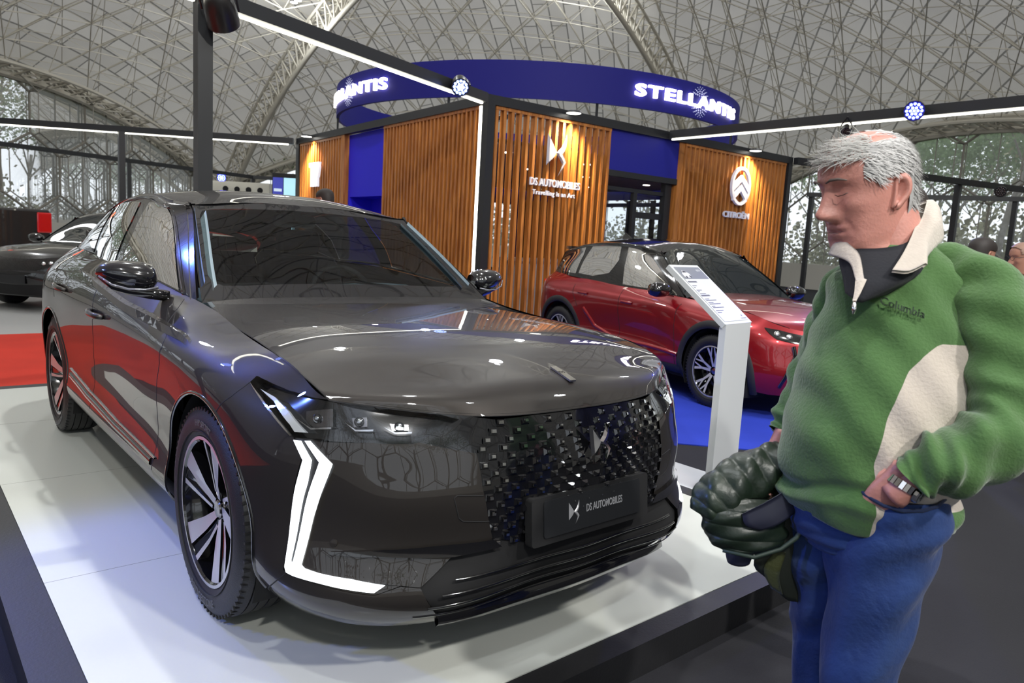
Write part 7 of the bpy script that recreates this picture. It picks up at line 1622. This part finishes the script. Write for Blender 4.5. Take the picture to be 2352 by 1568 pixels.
# cap of hair at the back and sides under the locks
def cap_geo(M, s, off, test):
    V, F = head_geo(Matrix.Identity(4), 1.0, 70, 88); V = [Vector(v) for v in V]; cen = Vector((-.01, 0, .02)); V2 = [M @ ((v + (v - cen).normalized() * off) * s) for v in V]
    F2 = [f for f in F if len(f) == 4 and test(sum((V[i] for i in f), Vector()) / 4)]; used = sorted({i for f in F2 for i in f}); ix = {i: k for k, i in enumerate(used)}; return [V2[i] for i in used], [tuple(ix[i] for i in f) for f in F2]
def t_man(c):
    if c.z < -.06: return False
    if c.z > .098 and c.x > -.055: return False
    if c.x > .012 + (c.z - .03) * .55: return False
    if abs(c.y) > .05 and c.x > -.042 and c.z < .032: return False
    if c.x > -.02 and c.z < .026: return False
    return True
V, F = cap_geo(hM, HS, .0045, t_man); pbuild('hair_base', V, F, mat('grey_hair_base', (.38, .375, .37), .8, noise=(60, .4)), man)
# folded quilted jacket held in the right hand
jk = thing('quilted_jacket', 'dark green quilted jacket folded over the right hand of the man in green', 'jacket', (1.692, .083, FLOOR), math.radians(49.42))
def qf(per, amp):
    def f(i, t, p): return amp * (abs(math.sin(i * PI * per)) ** .55 - .7) + .003 * math.sin(t * 5 + i * 20)
    return f
V, F = loft(limb([((-.135, .100, .905 + FZ), (.030, .030)), ((-.175, .095, .905 + FZ), (.050, .045)), ((-.225, .088, .880 + FZ), (.060, .050)), ((-.285, .078, .845 + FZ), (.066, .055)), ((-.340, .066, .800 + FZ), (.060, .055)), ((-.365, .058, .765 + FZ), (.040, .040))], 110), 48, True, True, qf(9, .0042)); pbuild('folded_shell', V, F, quilt, jk)
V, F = loft(dense([((-.240, .055, .830 + FZ), .075, .040), ((-.270, .052, .800 + FZ), .105, .050), ((-.268, .050, .765 + FZ), .108, .055), ((-.262, .050, .732 + FZ), .102, .055), ((-.258, .050, .705 + FZ), .088, .048), ((-.262, .05, .690 + FZ), .06, .03)], 110), 56, True, True, qf(5, .0042)); pbuild('folded_shell', V, F, quilt, jk)
V, F = sheet_geo([Z((-.295, -.005, .800), (-.24, -.008, .835), (-.185, .01, .865), (-.140, .03, .890)), Z((-.285, -.010, .775), (-.23, -.015, .800), (-.175, .0, .835), (-.135, .025, .870)), Z((-.25, -.010, .765), (-.21, -.015, .785), (-.165, .0, .815), (-.13, .025, .850))], .006); pbuild('lining', V, F, quilt_in, jk)
V, F = sheet_geo([Z((-.150, .02, .900), (-.110, .03, .895), (-.08, .05, .890)), Z((-.175, .025, .80), (-.135, .03, .80), (-.095, .05, .80)), Z((-.215, .04, .72), (-.160, .03, .71), (-.100, .05, .70)), Z((-.235, .05, .655), (-.165, .035, .63), (-.110, .05, .62)), Z((-.18, .05, .62), (-.150, .045, .575), (-.120, .05, .565))], .012); pbuild('hanging_panel', V, F, mat('dark_lining', (.012, .016, .010), .7), jk)
V, F = sheet_geo([Z((-.195, .028, .70), (-.170, .022, .70)), Z((-.215, .035, .65), (-.180, .022, .64)), Z((-.190, .040, .60), (-.165, .028, .590))], .003); pbuild('olive_stripe', V, F, olive, jk)
V, F = loft(limb([((-.25, .075, .71 + FZ), .030), ((-.262, .08, .675 + FZ), .034), ((-.262, .082, .645 + FZ), .028)], 10), 20); pbuild('cuff', V, F, quilt_in, jk)
mb = MB(); mb.tube(Z((-.130, .005, .880), (-.150, -.012, .850), (-.158, -.018, .815), (-.148, -.015, .785), (-.165, -.018, .755), (-.20, -.020, .725), (-.26, -.018, .700), (-.33, .0, .705)), [.004, .006, .007, .006, .006, .005, .005, .004], 8); mb.obj('edge_binding', mat('binding_green', (.03, .05, .035), .5), jk, smooth=True, local=True)
# ---- other visitors
BLUEP = (1.36, .88)
def visitor(label, loc, rz, H, top_col, leg_col, hair_m, skin_c=(.40, .19, .13), arm_fwd=.0, glasses=False, hair_n=900):
    p = thing('person', label, 'person', loc, rz); s = H / 1.75; X = lambda x, y, z: (x * s, y * s, z * s)     # x forward
    sk = mat('skin_%d' % int(skin_c[0] * 100), skin_c, .5, noise=(30, .1)); hm = T(*X(.03, 0, 1.625)) @ Ry(.12); mb = MB()
    V, F = head_geo(hm, s * .98, 44, 56, age=.5); mb.add(V, F)
    for sd in (1, -1): V, F = ear_geo(hm, s, sd); mb.add(V, F)
    V, F = loft(dense([(X(.0, 0, 1.56), .055 * s, .058 * s), (X(-.005, 0, 1.48), .06 * s, .065 * s), (X(0, 0, 1.40), .09 * s, .12 * s), (X(0, 0, 1.2), .10 * s, .15 * s), (X(0, 0, 1.0), .10 * s, .14 * s)], 12), 24); mb.add(V, F)
    for sd in (1, -1):
        V, F = hand_geo(frame(X(.06 + arm_fwd, sd * .27, .84), (.25, 0, -1), (.9, 0, .2)), s, .5, 1); mb.add(V, F)
    pbuild('body', mb.V, mb.F, sk, p)
    tm = cloth('visitor_top_' + ''.join('%02d' % int(c * 99) for c in top_col), top_col, .8, 40, .2); lm = cloth('visitor_legs_' + ''.join('%02d' % int(c * 99) for c in leg_col), leg_col, .85, 30, .1); fo = lambda i, t, q: .006 * math.sin(i * 30 + t * 3)
    V, F = loft(dense([(X(-.005, 0, 1.49), .065 * s, .075 * s), (X(0, 0, 1.45), .10 * s, .15 * s), (X(0, 0, 1.40), .125 * s, .195 * s), (X(0, 0, 1.28), .14 * s, .205 * s), (X(.01, 0, 1.10), .145 * s, .19 * s), (X(.01, 0, .95), .14 * s, .185 * s), (X(.0, 0, .86), .14 * s, .185 * s)], 50), 48, False, True, fo); mbt = MB(); mbt.add(V, F)
    pbuild('jacket', mbt.V, mbt.F, tm, p)
    for sd in (1, -1):
        V, F = loft(limb([(X(0, sd * .15, 1.42), .06 * s), (X(-.005, sd * .225, 1.36), .064 * s), (X(-.02, sd * .255, 1.2), .058 * s), (X(-.02 + arm_fwd * .4, sd * .27, 1.08), .052 * s), (X(.02 + arm_fwd, sd * .275, .97), .045 * s), (X(.05 + arm_fwd, sd * .272, .87), .036 * s)], 40), 28, True, True, fo); pbuild('sleeve', V, F, tm, p)
    mbl = MB()
    for sd in (1, -1): V, F = loft(dense([(X(0, sd * .085, .93), .105 * s, .095 * s), (X(.01, sd * .095, .75), .095 * s, .088 * s), (X(.02, sd * .10, .50), .07 * s, .07 * s), (X(0, sd * .10, .3), .065 * s, .062 * s), (X(0, sd * .10, .07), .062 * s, .058 * s)], 40), 30, True, True, fo); mbl.add(V, F)
    pbuild('trousers', mbl.V, mbl.F, lm, p)
    for sd in (1, -1):
        V, F = loft(dense([(X(-.075, sd * .10, .04), .012, .025, (1, 0, 0)), (X(-.05, sd * .10, .05), .035 * s, .04 * s, (1, 0, 0)), (X(.05, sd * .10, .055), .045 * s, .045 * s, (1, 0, 0)), (X(.13, sd * .10, .04), .045 * s, .032 * s, (1, 0, 0)), (X(.19, sd * .10, .025), .02 * s, .014 * s, (1, 0, 0))], 16), 18); V = [(a, b, max(c, .004)) for a, b, c in V]; pbuild('shoe', V, F, mat('dark_shoe', (.03, .026, .024), .5), p)
    th = lambda c: c.z > -.05 and not (c.x > .055 + (0.0 if c.z < .075 else (c.z - .075) * .9)) and not (abs(c.y) > .05 and c.x > -.02 and c.z < .04) and not (c.z < .02 and c.x > -.02)
    V, F = cap_geo(hm, s * .98, .009, th); pbuild('hair', V, F, hair_m, p)
    if glasses:
        mb = MB()
        for sd in (1, -1): mb.tube([hm @ Vector((.108 * s, (sd * .033 + .022 * math.cos(a)) * s, (.014 + .017 * math.sin(a)) * s)) for a in np.linspace(0, 2 * PI, 17)[:-1]], .0016, 6, closed=True); mb.tube([hm @ Vector((.105 * s, sd * .055 * s, .018 * s)), hm @ Vector((0, sd * .078 * s, .02 * s))], .0016, 6)
        mb.obj('glasses', satin_black, p, local=True)
    return p
visitor('person in a dark blue jacket and dark jeans, hidden behind the man in green', (BLUEP[0], BLUEP[1], FLOOR), math.radians(215), 1.66, (.008, .012, .10), (.012, .016, .05), hair_dark)
visitor('person with glasses in a dark brown jacket at the right edge of the photo', (.66, 4.74, FLOOR), math.radians(232), 1.60, (.035, .022, .015), (.02, .02, .022), mat('bald_grey', (.3, .18, .13), .6), glasses=True)
visitor('dark-haired person just behind the shoulder of the man in green', (.60, 3.95, FLOOR), math.radians(70), 1.60, (.02, .02, .025), (.02, .02, .025), hair_dark)
visitor('person with dark curly hair seen over the dark car roof by the wooden pavilion', (-5.57, 2.27, FLOOR), math.radians(200), 1.87, (.05, .05, .06), (.02, .02, .03), hair_dark)
